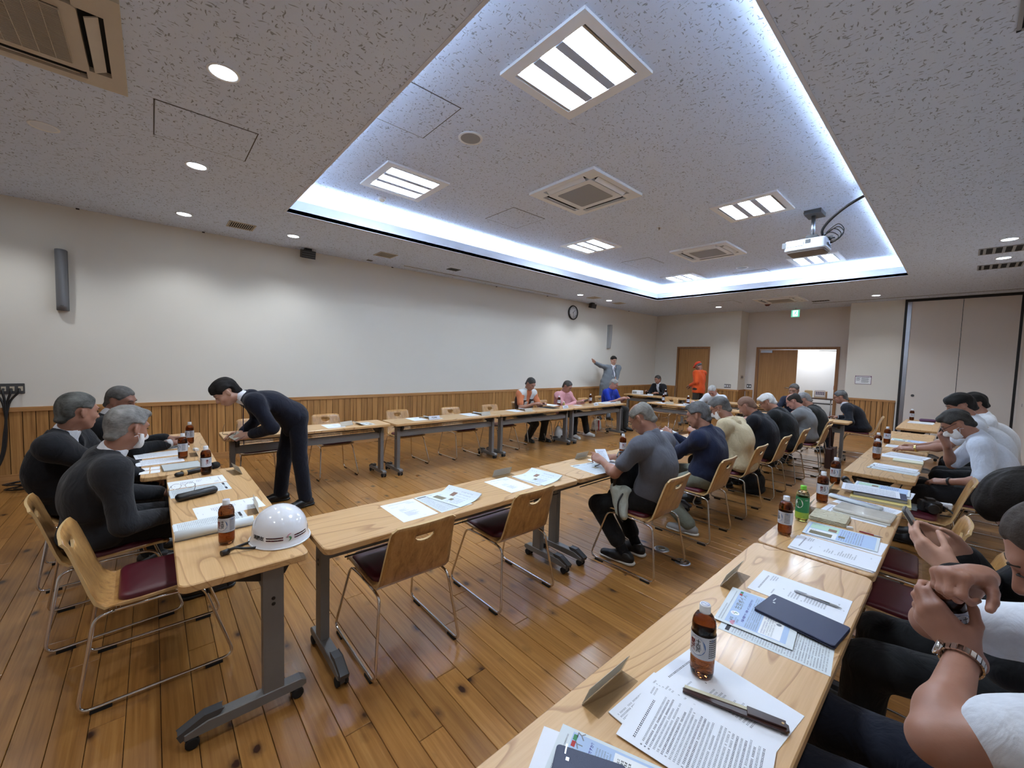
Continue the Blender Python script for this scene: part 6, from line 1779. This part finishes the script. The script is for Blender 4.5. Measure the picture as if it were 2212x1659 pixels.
# held sheets
def held(x, y, z, w, h, rz, tilt, label):
    t = thing('held_sheet', label, 'paper', (x, y, z)); t.rotation_euler = (math.radians(tilt), 0, math.radians(rz))
    MB().box(-w / 2, -h / 2, 0, w / 2, h / 2, .0012).build('page', PAPER, t); p = printed('lines', w, h)
    if p: link('print', p, t, (0, 0, .0016))
held(-2.02, 5.70, .86, .21, .26, 90, 62, 'white sheet held up by the bald man in black')
held(-2.06, 2.93, .765, .10, .14, 60, 38, 'loose leaf lifted by the grey polo man')
# ------------------------------------------------------------------ bags
def soft(nm, label, cat, loc, prims, m, h=.012, rip=(.006, 26, 5), cuts=(), group=None):
    t = thing(nm, label, cat, loc, 0, group); F = Field()
    for p in prims:
        if len(p) == 5: F.cone(nv(p[0]) + nv(loc), nv(p[1]) + nv(loc), p[2], p[3], p[4])
        else: F.ell(nv(p[0]) + nv(loc), p[1], None, p[2])
    for c, n_ in cuts: F.cut(nv(c) + nv(loc), n_)
    grow('body', F, h, m, nv(loc), t, rip, 1)
    return t
# ------------------------------------------------------------------ the people
BLK, NAVY, CHAR = (24, 25, 29), (27, 31, 46), (44, 46, 51)
WHT = (226, 228, 234)
# --- head row, facing +y
pA = person('grey-haired man in a charcoal suit and lowered face mask, back to the camera', (-3.27, -.24, .545), (-3.17, -.115, 1.125), 8, hyaw=34, hpitch=12, ntilt=28, wr=((-3.55, .02, .62), (-3.10, .05, .60)),
            top='jacket', tcol=(38, 39, 43), shirt=WHT, hair='full', hcol=(78, 76, 74), hgrey=(160, 158, 154), hmix=.42, sk='tan', mask=True, h=.0075, girth=1.02, shw=.195, seed=2)
pB = person('man with short grey hair in a dark suit and white collar at the head tables', (-4.10, -.43, .545), (-3.84, -.37, 1.16), -8, hyaw=42, hpitch=6, ntilt=24, wr=((-4.25, -.05, .62), (-3.95, -.02, .62)),
            top='jacket', tcol=(23, 24, 29), shirt=WHT, hair='short', hcol=(40, 40, 38), hgrey=(128, 128, 124), hmix=.33, sk='tan', h=.0075, girth=1.03, shw=.195, seed=3)
pC = person('elderly man in black by the left wall, hands laid on the papers', (-4.86, -.38, .545), (-4.72, -.205, 1.14), -4, hyaw=-24, hpitch=14, ntilt=30, wr=((-4.98, .08, .745), (-4.70, .10, .745)),
            hd=((.2, 1, -.05), (-.5, 1, -.05)), top='jacket', tcol=(20, 21, 25), shirt=(200, 200, 204), hair='crop', hcol=(58, 56, 54), hgrey=(118, 116, 114), hmix=.4, sk='dark', h=.008, girth=1.1, seed=4)
# --- young man bending over the near end of the wall row (facing -y)
pD = person('young man in a navy suit bending over at the corner of the tables', (-4.60, 1.10, .93), (-4.56, .50, 1.20), 180, hyaw=0, hpitch=38, ntilt=70, seated=False, wr=((-4.50, .70, .80), (-4.72, .66, .79)),
            hd=((-.15, -1, -.15), (.1, -1, -.1)), hn=((.7, .1, .7), (-.6, 0, .8)), feet=((-4.47, 1.16), (-4.80, 1.0)), fdir=((0.25, -1, 0), (-.1, -1, 0)), kneepole=((0.2, -1, 0), (-.1, -1, 0)),
            elb=((.7, .6, -.4), (-.6, .5, -.5)), top='jacket', tcol=(21, 24, 38), shirt=WHT, pants=(20, 23, 35), hair='mop', hcol=(22, 20, 20), hgrey=(46, 42, 40), hmix=.3, sk='fair', h=.0075, hc=.011, hemdrop=.06, seed=5, girth=.88, shw=.175)
# --- wall row, facing +x
pV = person('man in an orange shirt and brown and white vest reading papers', (-5.72, 5.46, .545), (-5.50, 5.40, 1.135), -90, hyaw=8, hpitch=32, ntilt=32, wr=((-5.33, 5.58, .76), (-5.36, 5.34, .76)), feet=((-5.45, 5.72), (-5.58, 5.45)),
            top='shirt', tcol=(212, 128, 88), pants=(44, 40, 36), hair='crop', hcol=(46, 44, 42), hgrey=(90, 88, 86), hmix=.4, sk='tan', h=.009, hc=.012, seed=6, collar=False)
pP = person('man in a pink shirt looking at a phone', (-5.66, 6.55, .545), (-5.48, 6.46, 1.06), -90, hyaw=14, hpitch=28, ntilt=36, wr=((-5.28, 6.78, .76), (-5.3, 6.52, .74)), feet=((-5.32, 6.96), (-5.30, 6.5)),
            top='shirt_long', tcol=(216, 158, 162), pants=(26, 26, 28), hair='short', hcol=(50, 46, 42), hgrey=(100, 94, 88), hmix=.4, sk='tan', shoes='white', h=.009, hc=.012, seed=7)
pU = person('man in a royal blue polo shirt with glasses', (-5.66, 8.2, .545), (-5.47, 8.13, 1.08), -90, hyaw=20, hpitch=26, ntilt=32, wr=((-5.28, 8.34, .75), (-5.28, 8.1, .75)), top='polo', tcol=(26, 52, 160), pants=(50, 48, 46),
            hair='crop', hcol=(120, 116, 110), hgrey=(168, 164, 158), hmix=.5, sk='pink', glasses='wire', h=.009, hc=.012, seed=8)
pG = person('young man in a grey suit standing by the wall with one arm raised', (-6.66, 9.5, .95), (-6.63, 9.78, 1.655), -118, hyaw=2, hpitch=14, ntilt=8, seated=False, wr=((-6.45, 9.6, .85), (-6.75, 8.98, 1.60)), hd=(None, (-.1, -.6, .5)), hn=(None, (-.5, .3, .6)),
            elb=(None, (.1, -.3, -1)), top='jacket', tcol=(104, 110, 116), shirt=(222, 224, 228), pants=(100, 106, 112), hair='full', hcol=(24, 22, 22), hgrey=(60, 56, 52), hmix=.3, sk='fair', h=.009, hc=.012, feet=((-6.52, 9.48), (-6.78, 9.4)),
            vdeep=.42, hemdrop=.17, seed=9, girth=.9, eyes=True, hkw=({}, dict(curl=(.1, .15, .1), spread=.16)))
# --- far end
pK = person('man in a black suit and open white shirt at the back table', (-6.0, 11.22, .545), (-5.93, 11.02, 1.14), 165, hyaw=0, hpitch=18, ntilt=20, wr=((-5.72, 10.72, .76), (-6.12, 10.78, .78)), top='jacket', tcol=(25, 26, 31), shirt=(224, 226, 230), pants=BLK,
            hair='crop', hcol=(48, 46, 44), hgrey=(84, 82, 80), hmix=.4, sk='tan', h=.0095, hc=.013, vdeep=.34, seed=10)
pO = person('man in a bright orange jacket and cap standing at the far end', (-4.88, 11.35, .93), (-4.98, 11.5, 1.565), 80, hyaw=0, hpitch=34, ntilt=25, seated=False, wr=((-5.08, 11.28, 1.02), (-5.12, 11.55, .98)), top='jacket', tcol=(216, 84, 34), pants=(58, 52, 46),
            hair='none', sk='dark', h=.0095, hc=.013, feet=((-4.92, 11.25), (-4.9, 11.5)), hemdrop=.12, seed=11, girth=1.0, elb=((.6, -.5, -.5), (.5, .6, -.6)))
pS = person('man in a white sweater reading at the far row', (-3.74, 9.52, .545), (-3.66, 9.22, 1.03), 172, hyaw=0, hpitch=44, ntilt=48, wr=((-3.45, 9.03, .755), (-3.98, 9.0, .755)), hd=((-.4, -.9, 0), (.5, -.9, 0)), top='jumper', tcol=(208, 210, 214), pants=BLK, hair='crop', hcol=(130, 126, 122),
            hgrey=(190, 188, 184), hmix=.6, sk='pink', h=.0095, hc=.012, seed=12)
pX = person('dark-clad man with glasses half hidden behind the grey jacket', (-2.2, 9.5, .545), (-2.17, 9.32, 1.15), 170, hyaw=0, hpitch=14, ntilt=22, wr=((-2.0, 9.0, .755), (-2.4, 9.0, .755)), top='jumper', tcol=(30, 34, 50), pants=BLK, hair='short', hcol=(56, 52, 50), hgrey=(110, 106, 102),
            sk='tan', glasses='wire', h=.0095, hc=.013, seed=13)
# --- middle row, facing -x
GM = dict(group='men seated along the middle row')
p1 = person('man in a grey polo shirt and black trousers, nearest of the middle row', (-1.545, 2.87, .55), (-1.665, 2.87, 1.145), 90, hyaw=6, hpitch=36, ntilt=38, wr=((-1.93, 2.76, .76), (-1.96, 3.02, .755)), hd=((-1, .12, .25), (-1, .1, -.1)), hn=((-.1, -.5, .85), (0, .1, 1)), elb=((.35, -.8, -.8), None),
            feet=((-1.70, 2.76), (-1.72, 2.97)), fdir=((-1, -.15, 0), (-1, .1, 0)), kneepole=((-1, -.15, .4), (-1, .1, .4)), top='polo', tcol=(92, 94, 102), pants=(24, 24, 26), hair='ring', hcol=(88, 84, 78), hgrey=(160, 156, 148), hmix=.42, sk='tan', glasses='wire', shoes='trainer', bare_ankle=True,
            h=.0068, hc=.010, seed=14, girth=.93, shw=.188, fold=.3, hkw=(dict(curl=((.1, .2, .15), (.5, .5, .4), (.6, .6, .4), (.7, .6, .4))), {}), **GM)
p2 = person('man with thick grey hair in a navy shirt holding a lunch box', (-1.545, 3.83, .55), (-1.64, 3.83, 1.105), 90, hyaw=4, hpitch=16, ntilt=34, wr=((-1.92, 3.86, .86), (-1.95, 4.02, .84)), hd=((-.8, .5, .4), (-1, -.3, .2)), hn=((-.3, -.8, .4), (0, .6, -.8)),
            feet=((-1.62, 3.72), (-1.95, 4.1)), top='shirt_long', tcol=(32, 39, 64), pants=(120, 122, 108), hair='full', hcol=(58, 57, 56), hgrey=(134, 133, 131), hmix=.4, sk='tan', glasses='wire', shoes='grey', h=.0075, hc=.010, seed=15, girth=.98, shw=.185, **GM)
p3 = person('man in a cream jacket with face mask and glasses', (-1.56, 4.74, .55), (-1.79, 4.74, 1.105), 90, hyaw=0, hpitch=28, ntilt=42, wr=((-1.98, 4.62, .80), (-2.0, 4.9, .80)), top='jacket', tcol=(206, 188, 152), pants=(40, 40, 42), hair='full', hcol=(70, 68, 66), hgrey=(138, 136, 132), hmix=.4, sk='tan', glasses='frame',
            mask=True, h=.0078, hc=.010, seed=16, girth=1.0, fold=.6, shirt=None, **GM)
p4 = person('bald man in a black pullover', (-1.56, 5.70, .55), (-1.83, 5.70, 1.07), 90, hyaw=0, hpitch=34, ntilt=48, wr=((-1.96, 5.55, .80), (-2.02, 5.86, .80)), top='jumper', tcol=(22, 24, 32), pants=BLK, hair='crop', hcol=(120, 92, 78), hgrey=(140, 112, 96), hmix=.3, sk='tan', h=.008, hc=.011, seed=17, girth=1.0, shw=.185, **GM)
p5 = person('white-haired man in a black jacket', (-1.57, 6.58, .55), (-1.85, 6.60, 1.075), 90, hyaw=0, hpitch=34, ntilt=48, wr=((-1.98, 6.45, .78), (-2.02, 6.75, .78)), top='jacket', tcol=(26, 27, 29), pants=BLK, hair='full', hcol=(186, 184, 178), hgrey=(226, 224, 220), hmix=.5, sk='tan', glasses='frame', h=.008, hc=.011, seed=18, **GM)
p6 = person('balding man in a grey tweed jacket with glasses', (-1.56, 7.46, .55), (-1.74, 7.48, 1.06), 90, hyaw=2, hpitch=30, ntilt=42, wr=((-2.0, 7.3, .78), (-2.02, 7.62, .78)), top='jacket', tcol=(118, 120, 122), pants=(60, 60, 62), hair='ring', hcol=(44, 40, 38), hgrey=(70, 66, 62), hmix=.3, sk='pink', glasses='frame', h=.008, hc=.011, seed=19, fold=.3, **GM)
p7 = person('grey-haired man in a black jacket beyond the grey tweed jacket', (-1.54, 8.15, .55), (-1.76, 8.2, 1.045), 90, hyaw=0, hpitch=32, ntilt=44, wr=((-2.0, 8.0, .76), (-2.0, 8.35, .76)), top='jacket', tcol=(32, 33, 32), pants=BLK, hair='short', hcol=(92, 90, 88), hgrey=(160, 158, 156), sk='tan', h=.009, hc=.012, seed=20, **GM)
p8 = person('man in a navy suit and white collar leaning on his chair, apart at the right', (-1.20, 9.62, .55), (-1.50, 9.6, 1.06), 97, hyaw=-4, hpitch=16, ntilt=30, wr=((-1.5, 9.4, .62), (-1.55, 9.85, .66)), elb=((.9, -.5, .1), None), top='jacket', tcol=(21, 23, 31), shirt=WHT, pants=NAVY, hair='short', hcol=(58, 58, 58), hgrey=(118, 118, 118), sk='tan', h=.009, hc=.012, seed=21)
# --- right row, facing -x
GR_ = dict(group='people seated along the right row')
q1 = person('man in a white short-sleeved shirt with a steel watch opening a bottle', (.20, 1.40, .55), (.178, 1.37, 1.205), 90, hyaw=0, hpitch=34, ntilt=26, wr=((.040, 1.34, .945), (.05, 1.43, 1.095)), hd=((-.7, .2, .68), (-.5, -.8, .1)), hn=((-.35, -.9, .0), (-.2, .1, 1)),
            elb=((0, -1, -.25), (.5, .6, -.6)), feet=((-.18, 1.3), (-.18, 1.55)), top='shirt', tcol=(216, 222, 232), pants=(28, 32, 45), hair='crop', hcol=(52, 44, 40), hgrey=(88, 80, 74), hmix=.35, sk='tan', h=.0046, hc=.008, seed=22, girth=1.12, shw=.185, sleeve=.6, fold=.3,
            hkw=(dict(curl=(.55, .75, .5), th=(.9, .5)), dict(curl=(1.2, 1.4, .8), th=(.7, .2), spread=.03)), **GR_)
q2 = person('dark-haired person in a black suit holding a smartphone', (.25, 2.10, .55), (.18, 2.03, 1.15), 90, hyaw=6, hpitch=52, ntilt=42, wr=((.02, 1.87, .94), (.045, 2.12, .93)), hd=((-.75, .35, .5), (-.85, -.1, .45)), hn=((-.45, -.75, -.4), (.35, .85, -.3)),
            elb=((.3, -.7, -.7), (.3, .7, -.7)), feet=((-.2, 2.0), (-.2, 2.25)), top='jacket', tcol=(28, 29, 32), shirt=WHT, pants=(26, 27, 29), hair='mop', hcol=(20, 17, 16), hgrey=(44, 38, 34), hmix=.3, sk='fair', h=.0052, hc=.009, seed=23, girth=.95, hkw=(dict(curl=(.35, .4, .3), th=(.5, .3)), dict(curl=(.35, .4, .3), th=(.5, .3))), **GR_)
q3 = person('man in a white short-sleeved shirt with face mask and glasses', (.24, 5.28, .55), (-.01, 5.26, 1.125), 90, hyaw=0, hpitch=38, ntilt=52, wr=((-.02, 5.12, .635), (-.06, 5.34, .93)), hd=((-.9, .3, -.2), (-.5, .1, .9)), hn=((-.1, -.3, .9), (-.8, .3, .2)), top='shirt', tcol=(206, 214, 228), pants=(30, 30, 33),
            hair='full', hcol=(38, 37, 35), hgrey=(88, 86, 84), hmix=.35, sk='tan', glasses='frame', mask=True, h=.007, hc=.010, seed=24, girth=1.0, shw=.185, sleeve=.85, fold=.3, hkw=({}, dict(curl=(1.0, 1.1, .7))), elb=(None, (.2, .6, -.8)), **GR_)
q4 = person('dark-haired man in a white shirt, arms stretched over the table', (.32, 6.22, .55), (.0, 6.22, 1.235), 90, hyaw=10, hpitch=22, ntilt=32, wr=((-.30, 6.05, .755), (-.28, 6.32, .755)), hd=((-1, .1, -.1), (-1, 0, -.1)), top='shirt', tcol=(212, 218, 228), pants=BLK, hair='mop', hcol=(22, 21, 21), hgrey=(52, 50, 48), hmix=.3, sk='tan', h=.008, hc=.011, seed=25, **GR_)
q5 = person('farthest dark-haired person in a white shirt, mostly hidden', (.36, 7.1, .55), (.105, 7.1, 1.22), 90, hyaw=20, hpitch=20, ntilt=30, top='shirt', tcol=(222, 226, 232), pants=BLK, hair='mop', hcol=(20, 20, 20), hgrey=(48, 46, 46), hmix=.3, sk='tan', h=.009, hc=.012, seed=26, **GR_)
# ------------------------------------------------------------------ bags, clothes details and held things
BAGB = cloth('black_nylon', (22, 23, 25), 700, .7, .5); BAGW = plain('white_plastic_bag', (206, 204, 198), .45, 0, .1, 12, .5, 40); BAGT = cloth('tote_canvas', (186, 176, 160), 500); LEA = plain('brown_leather', (58, 34, 28), .5, 0, .1, 20)
t = soft('backpack', "black backpack on the grey polo man's lap", 'backpack', (-1.75, 2.86, .57), [((0, 0, .10), (.09, .17, .16), .03), ((.0, 0, .2), (.075, .14, .12), .03), ((-.07, 0, .06), (.05, .12, .09), .02)], BAGB, .010)
MB().tube(smooth_path([(.05, -.13, .25), (.01, -.17, .15), (-.02, -.17, .02), (0.02, -.18, -.05)]), .012, 6).build('shoulder_strap', M['blackp'], t); MB().tube(smooth_path([(-.05, -.1, .26), (-.09, 0, .28), (-.05, .1, .26)]), .006, 6).build('zip', M['greydk'], t)
t = soft('pale_cap', "pale green cloth hanging over the grey polo man's thigh", 'cloth', (-1.72, 2.71, .47), [((-.04, .0, .10), (.03, -.045, -.03), .045, .04, .03), ((.04, -.02, .11), (.06, -.05, -.05), .04, .035, .03), ((0, .01, .13), (.09, .04, .03), .03)], cloth('pale_cotton', (188, 196, 186), 500, .95, .5, 18), .008, (.006, 40, 8))
MB().tube(smooth_path([(.06, -.03, .14), (.045, -.095, .06), (.055, -.10, -.04), (.08, -.08, -.09)]), .007, 6).build('strap', M['blackp'], t)
t = soft('black_bag', 'black bag on the floor under the bald man’s chair'.replace('’', "'"), 'bag', (-1.66, 5.62, 0), [((0, 0, .13), (.11, .2, .13), .03), ((0, 0, .05), (.12, .21, .06), .03)], BAGB, .012, (.006, 22, 4), (((0, 0, .004), (0, 0, -1)),))
MB().tube(smooth_path([(0, -.1, .24), (0, -.05, .33), (0, .05, .33), (0, .1, .24)]), .008, 6).build('handle', M['blackp'], t)
t = thing('shoulder_bag', 'brown leather shoulder bag hanging from an empty chair of the middle row', 'bag', (-1.225, 7.42, 0))
MB().prism(rrect(.09, .26, .03, 4), .13, .43, 0, None, .012).build('body', LEA, t); MB().prism(rrect(.02, .25, .008, 3, .048), .24, .44, 0, None, .004).build('flap', LEA, t)
for y in (-.1, .1): MB().tube(smooth_path([(0, y, .42), (-.01, y * .6, .62), (-.035, 0.02 if y > 0 else -.02, .785)]), .011, 6).build('strap', LEA, t)
t = soft('plastic_carrier_bag', 'white plastic carrier bag on the floor before the man in pink', 'bag', (-5.33, 6.1, 0), [((0, 0, .11), (.09, .15, .12), .03), ((0, -.05, .2), (.05, .08, .1), .04), ((.02, .1, .14), (.05, .08, .13), .03)], BAGW, .012, (.010, 30, 2), (((0, 0, .004), (0, 0, -1)),))
MB().tube(smooth_path([(0, -.08, .26), (0, -.05, .36), (0, 0, .38), (0, .04, .28)]), .007, 6).build('handle', BAGW, t)
t = soft('paper_tote', 'beige tote with a red stripe on the floor near the blue polo man', 'bag', (-5.6, 7.68, 0), [((0, 0, .14), (.07, .16, .15), .02), ((0, 0, .06), (.08, .17, .07), .02)], BAGT, .013, (.004, 20, 3), (((0, 0, .004), (0, 0, -1)), ((0, 0, .27), (0, 0, 1))))
MB().box(.066, -.03, .02, .085, .0, .25).build('stripe', PRED, t); MB().tube(smooth_path([(.03, -.08, .26), (.03, 0, .36), (.03, .08, .26)]), .006, 6).build('handle', BAGT, t)
# chair with camera, folder and gloves
t = thing('grey_folder', 'grey-green folder lying on the chair beside the masked man', 'folder', (-.30, 4.62, .468), math.radians(90))
MB().prism(rrect(.2, .25, .004, 2), 0, .006).build('cover', plain('folder_grey', (128, 138, 134), .6), t); MB().box(-.096, -.12, .006, .096, .12, .0075).build('sheet', plain('folder_top', (140, 150, 146), .6), t)
t = thing('camera', 'black camera with strap on the chair beside the masked man', 'camera', (-.11, 4.60, .468), .4)
MB().prism(rrect(.13, .08, .015, 3), 0, .085, 0, None, .008).build('body', M['blackp'], t); MB().lathe([(.038, 0), (.038, .05), (.034, .055)], 18, 0, Matrix.Translation((-.01, -.04, .042)) @ Matrix.Rotation(PI / 2, 4, 'X')).build('lens', M['black'], t)
MB().box(-.025, -.02, .085, .025, .03, .105).build('finder', M['blackp'], t); MB().tube(smooth_path([(.065, 0, .06), (.11, -.04, .03), (.10, -.10, .01), (.02, -.11, .008)]), .006, 6).build('strap', M['blackp'], t)
t = soft('white_gloves', 'white cloth gloves beside the camera on the chair', 'gloves', (-.05, 4.68, .50), [((-.06, 0, .02), (.05, .01, .02), .022, .02, .02), ((-.05, .03, .01), (.04, .04, .015), .016, .014, .02)], PAPER, .008, (.004, 40, 2))
t['label'] = 'crumpled white cotton gloves beside the camera on the chair'
MB().box(.04, -.02, .0, .06, .045, .035).build('cuff', PAPER, t)
# orange cap
def local(p, q): return Vector(q) - Vector(p['base'])
H = pO['H']; OC = fab((226, 70, 40), .1)
F = Field(); HA_ = np.array([pO['hr'], pO['hf'], pO['hu']])
F.ell(H(0, -.008, .045), (.088, .106, .085), HA_, .01); F.cut(H(0, 0, .042), -pO['hu']); F.cone(H(-.04, .10, .046), H(.04, .10, .046), .012, .012, .02); F.cone(H(-.03, .15, .038), H(.03, .15, .038), .008, .008, .07)
grow('cap', F, .008, OC, pO['base'], pO['root'])
hm_ = hairm((60, 58, 56), (120, 118, 116), .4)
F = Field(); F.ell(H(0, -.015, .02), (.078, .097, .075), HA_, .01); F.cut(H(0, 0, .045), pO['hu']); F.cut(H(0, 0, -.02), -pO['hu']); F.cut(H(0, .01, 0), pO['hf']); grow('hair', F, .008, hm_, pO['base'], pO['root'])
# brown and white vest over the orange shirt
def vest(p):
    N, C, P, r, up1, fr = p['N'], p['C'], p['P'], p['r'], unit(p['C'] - p['P']), p['fr2']; up2 = p['up2']; fr1 = unit(np.cross(up1, r))
    F = Field(); F.p = list(p['trunk'])
    F.cut((0, 0, .49), (0, 0, -1))
    o = N + fr * .05; dn = -unit(N - (P * .5 + C * .5)); nf = unit(np.cross(r, dn)); nf = nf if nf @ fr > 0 else -nf
    def slit(X, Y, Z):
        dx, dy, dz = X - o[0], Y - o[1], Z - o[2]; t_ = dx * dn[0] + dy * dn[1] + dz * dn[2]; q = np.abs(dx * r[0] + dy * r[1] + dz * r[2]); y = dx * nf[0] + dy * nf[1] + dz * nf[2]
        return np.maximum(q - np.clip(.075 - .16 * t_, .018, .075), -(y + .02))
    F.fn(o - .5, o + .5, .008, 's', slit)
    for s in p['SH']: F.cone(s + (s - N) * .12, s + (s - N) * .9, .085, .11, .02, 's')
    F2 = Field(); F2.p = list(F.p)
    F.cut(N - up2 * .12, up2); grow('vest', F, .011, fab((62, 42, 36), .2), p['base'], p['root'], None, 1, .012)
    F2.cut(N - up2 * .118, -up2); grow('vest_yoke', F2, .011, fab((206, 206, 204), .15), p['base'], p['root'], None, 1, .012)
    for s in (-1, 1):
        c = C + up2 * .045 + s * r * .085 + fr * .148
        A = Matrix(np.column_stack([r, up2, fr]).tolist()).to_4x4(); A.translation = Vector(c - p['base'])
        MB().prism(rrect(.075, .11, .012, 3), -.004, .008, 0, A, .003).build('pocket', fab((222, 222, 220), .1), p['root'])
vest(pV)
# lanyards
LAN = plain('lanyard_navy', (26, 34, 70), .6); LANW = plain('lanyard_grey', (70, 66, 90), .6)
def lanyard(p, m, pts):
    MB().tube(smooth_path([Vector(q - p['base']) for q in pts]), .004, 6).build('lanyard', m, p['root'])
b_ = pD; N = b_['N']; lanyard(pD, LAN, [N + b_['fr2'] * .075 + b_['r'] * .03, N + b_['fr2'] * .10 - UP * .1, N + b_['fr2'] * .10 - UP * .22, N + b_['fr2'] * .09 - UP * .36])
N, C = pG['N'], pG['C']; lanyard(pG, LANW, [N + pG['fr2'] * .085 - pG['r'] * .035, N * .5 + C * .5 + pG['fr2'] * .135, C + pG['fr2'] * .13 - UP * .04]); lanyard(pG, LANW, [N + pG['fr2'] * .085 + pG['r'] * .035, N * .5 + C * .5 + pG['fr2'] * .137, C + pG['fr2'] * .13 - UP * .04])
A = Matrix(np.column_stack([pG['r'], UP, pG['f']]).tolist()).to_4x4(); A.translation = Vector(C + pG['fr2'] * .135 - UP * .08 - pG['base'])
MB().box(-.03, -.045, -.003, .03, .04, .003, 0, A).build('name_badge', M['whiteplast'], pG['root'])
# spectacles and card held by the bending young man
t = thing('card_holder', 'pale card held by the bending young man', 'card', (-4.56, .58, .785)); t.rotation_euler = (.5, .15, .3); MB().prism(rrect(.12, .09, .006, 2), 0, .003).build('card', plain('pale_card', (190, 188, 176), .5), t); MB().prism(rrect(.06, .09, .004, 2, .05), -.006, -.002).build('case', plain('case_pinkish', (150, 116, 110), .5), t)
t = thing('reading_glasses', 'dark reading glasses held at the table corner by the bending young man', 'eyeglasses', (-4.60, .53, .80)); t.rotation_euler = (1.2, 0, 1.2)
for s in (-1, 1):
    MB().tube([(s * .03 + .02 * math.cos(k * PI / 6), 0, .014 * math.sin(k * PI / 6)) for k in range(12)], .0016, 5, closed=True).build('rim', M['blackp'], t); MB().tube([(s * .052, 0, .006), (s * .054, .05, .0), (s * .052, .1, -.02)], .0018, 5).build('temple', M['blackp'], t)
# phone of the pink-shirted man, phone of the dark-haired person
def phone(label, loc, rot):
    t = thing('smartphone', label, 'phone', loc); t.rotation_euler = rot
    MB().prism(rrect(.072, .148, .01, 4), -.004, .004, 0, None, .0015).build('body', M['greydk'], t); MB().prism(rrect(.066, .142, .008, 4), .004, .0046).build('screen', plain('phone_screen', (20, 22, 26), .08), t)
    return t
phone('smartphone in the hands of the pink-shirted man', (-5.17, 6.68, .785), (.5, 0, -1.5))
ph = phone('smartphone seen almost edge-on between two raised hands', (-.072, 1.975, 1.03), (0, 0, 0))
lx = Vector((0, 1, 0)); ly = Vector((-.043, 0, .075)).normalized(); lz = lx.cross(ly); ph.rotation_euler = Matrix((lx, ly, lz)).transposed().to_euler()
MB().prism(rrect(.074, .15, .011, 4), -.0055, -.0035, 0, None, .001).build('case', plain('phone_case_beige', (176, 166, 140), .4), ph)
# watch, badge, bottle of the foreground man
def watch(p, i, t_, face=True, nm='wristwatch', m=None, r_=.034):
    a = nv(p['WR'][i]); d = unit(p['WR'][i] - p['EL'][i]); c = a - d * t_
    z = Vector(d); x = z.orthogonal().normalized(); y = z.cross(x)
    A = Matrix((x, y, z)).transposed().to_4x4(); A.translation = Vector(c - p['base'])
    m = m or M['chrome']; w = None
    for k in range(22):
        an = 2 * PI * k / 22; B = A @ Matrix.Rotation(an, 4, 'Z') @ Matrix.Translation((r_, 0, 0))
        q = MB().box(-.0018, -.0042, -.0085, .0018, .0042, .0085, 0, B)
        if w is None: w = q.build(nm, m, p['root'])
        else: q.build('link', m, w)
    return w, A
w, A = watch(q1, 0, .018)
n_ = A.to_3x3().inverted() @ Vector((-.9, -.35, .1)); an = math.atan2(n_.y, n_.x)
B = A @ Matrix.Rotation(an, 4, 'Z') @ Matrix.Translation((.036, 0, 0)) @ Matrix.Rotation(PI / 2, 4, 'Y')
MB().lathe([(.017, -.003), (.019, 0), (.018, .006), (.015, .007)], 22, 0, B).build('case', M['chrome'], w); MB().lathe([(.015, .0072), (0, .0073)], 22, 0, B, False, False).build('dial', M['greyplast'], w)
watch(q3, 0, .01, nm='bracelet', m=M['black'], r_=.033); watch(q4, 0, .02, nm='wristwatch', m=plain('gold_watch', (190, 170, 110), .25, 1.0), r_=.033)
BR = plain('brass', (190, 160, 70), .3, 1.0)
c = q1['C'] * .45 + q1['N'] * .55 + q1['fr2'] * .135 + nv((0, -.04, 0)); A = Matrix(np.column_stack([q1['r'], q1['up2'], q1['fr2']]).tolist()).to_4x4(); A.translation = Vector(c - q1['base'])
bd = MB().prism(rrect(.024, .024, .003, 2), 0, .004, 0, A, .001).build('badge', BR, q1['root']); MB().lathe([(.005, .004), (.003, .006)], 10, 0, A).build('stud', M['chrome'], bd)
MB().box(-.005, -.006, 0, .005, .006, .002, 0, A @ Matrix.Translation((.02, -.075, 0))).build('pen_clip', M['greydk'], q1['root'])
hb = dup(_bp[0], (0, 0, 0), 0, 'dark tea bottle gripped between the hands of the white-shirted man', None); hb['group'] = 'bottles of barley tea'
z = Vector((-.035, -.035, .2)).normalized(); x = z.orthogonal().normalized(); y = z.cross(x); R = Matrix((x, y, z)).transposed().to_4x4(); R.translation = Vector((.032, 1.425, .900)); hb.matrix_world = R
# pen in the masked man's fist
t = thing('black_marker', "black pen in the masked man's raised hand", 'pen', tuple(q3['WR'][1] + nv((-.05, .0, .09)))); t.rotation_euler = (.5, .2, 0); MB().lathe([(.006, -.06), (.006, .05), (.003, .06)], 10).build('barrel', M['black'], t); MB().lathe([(.007, -.06), (.007, -.02)], 10).build('cap', M['blackp'], t)
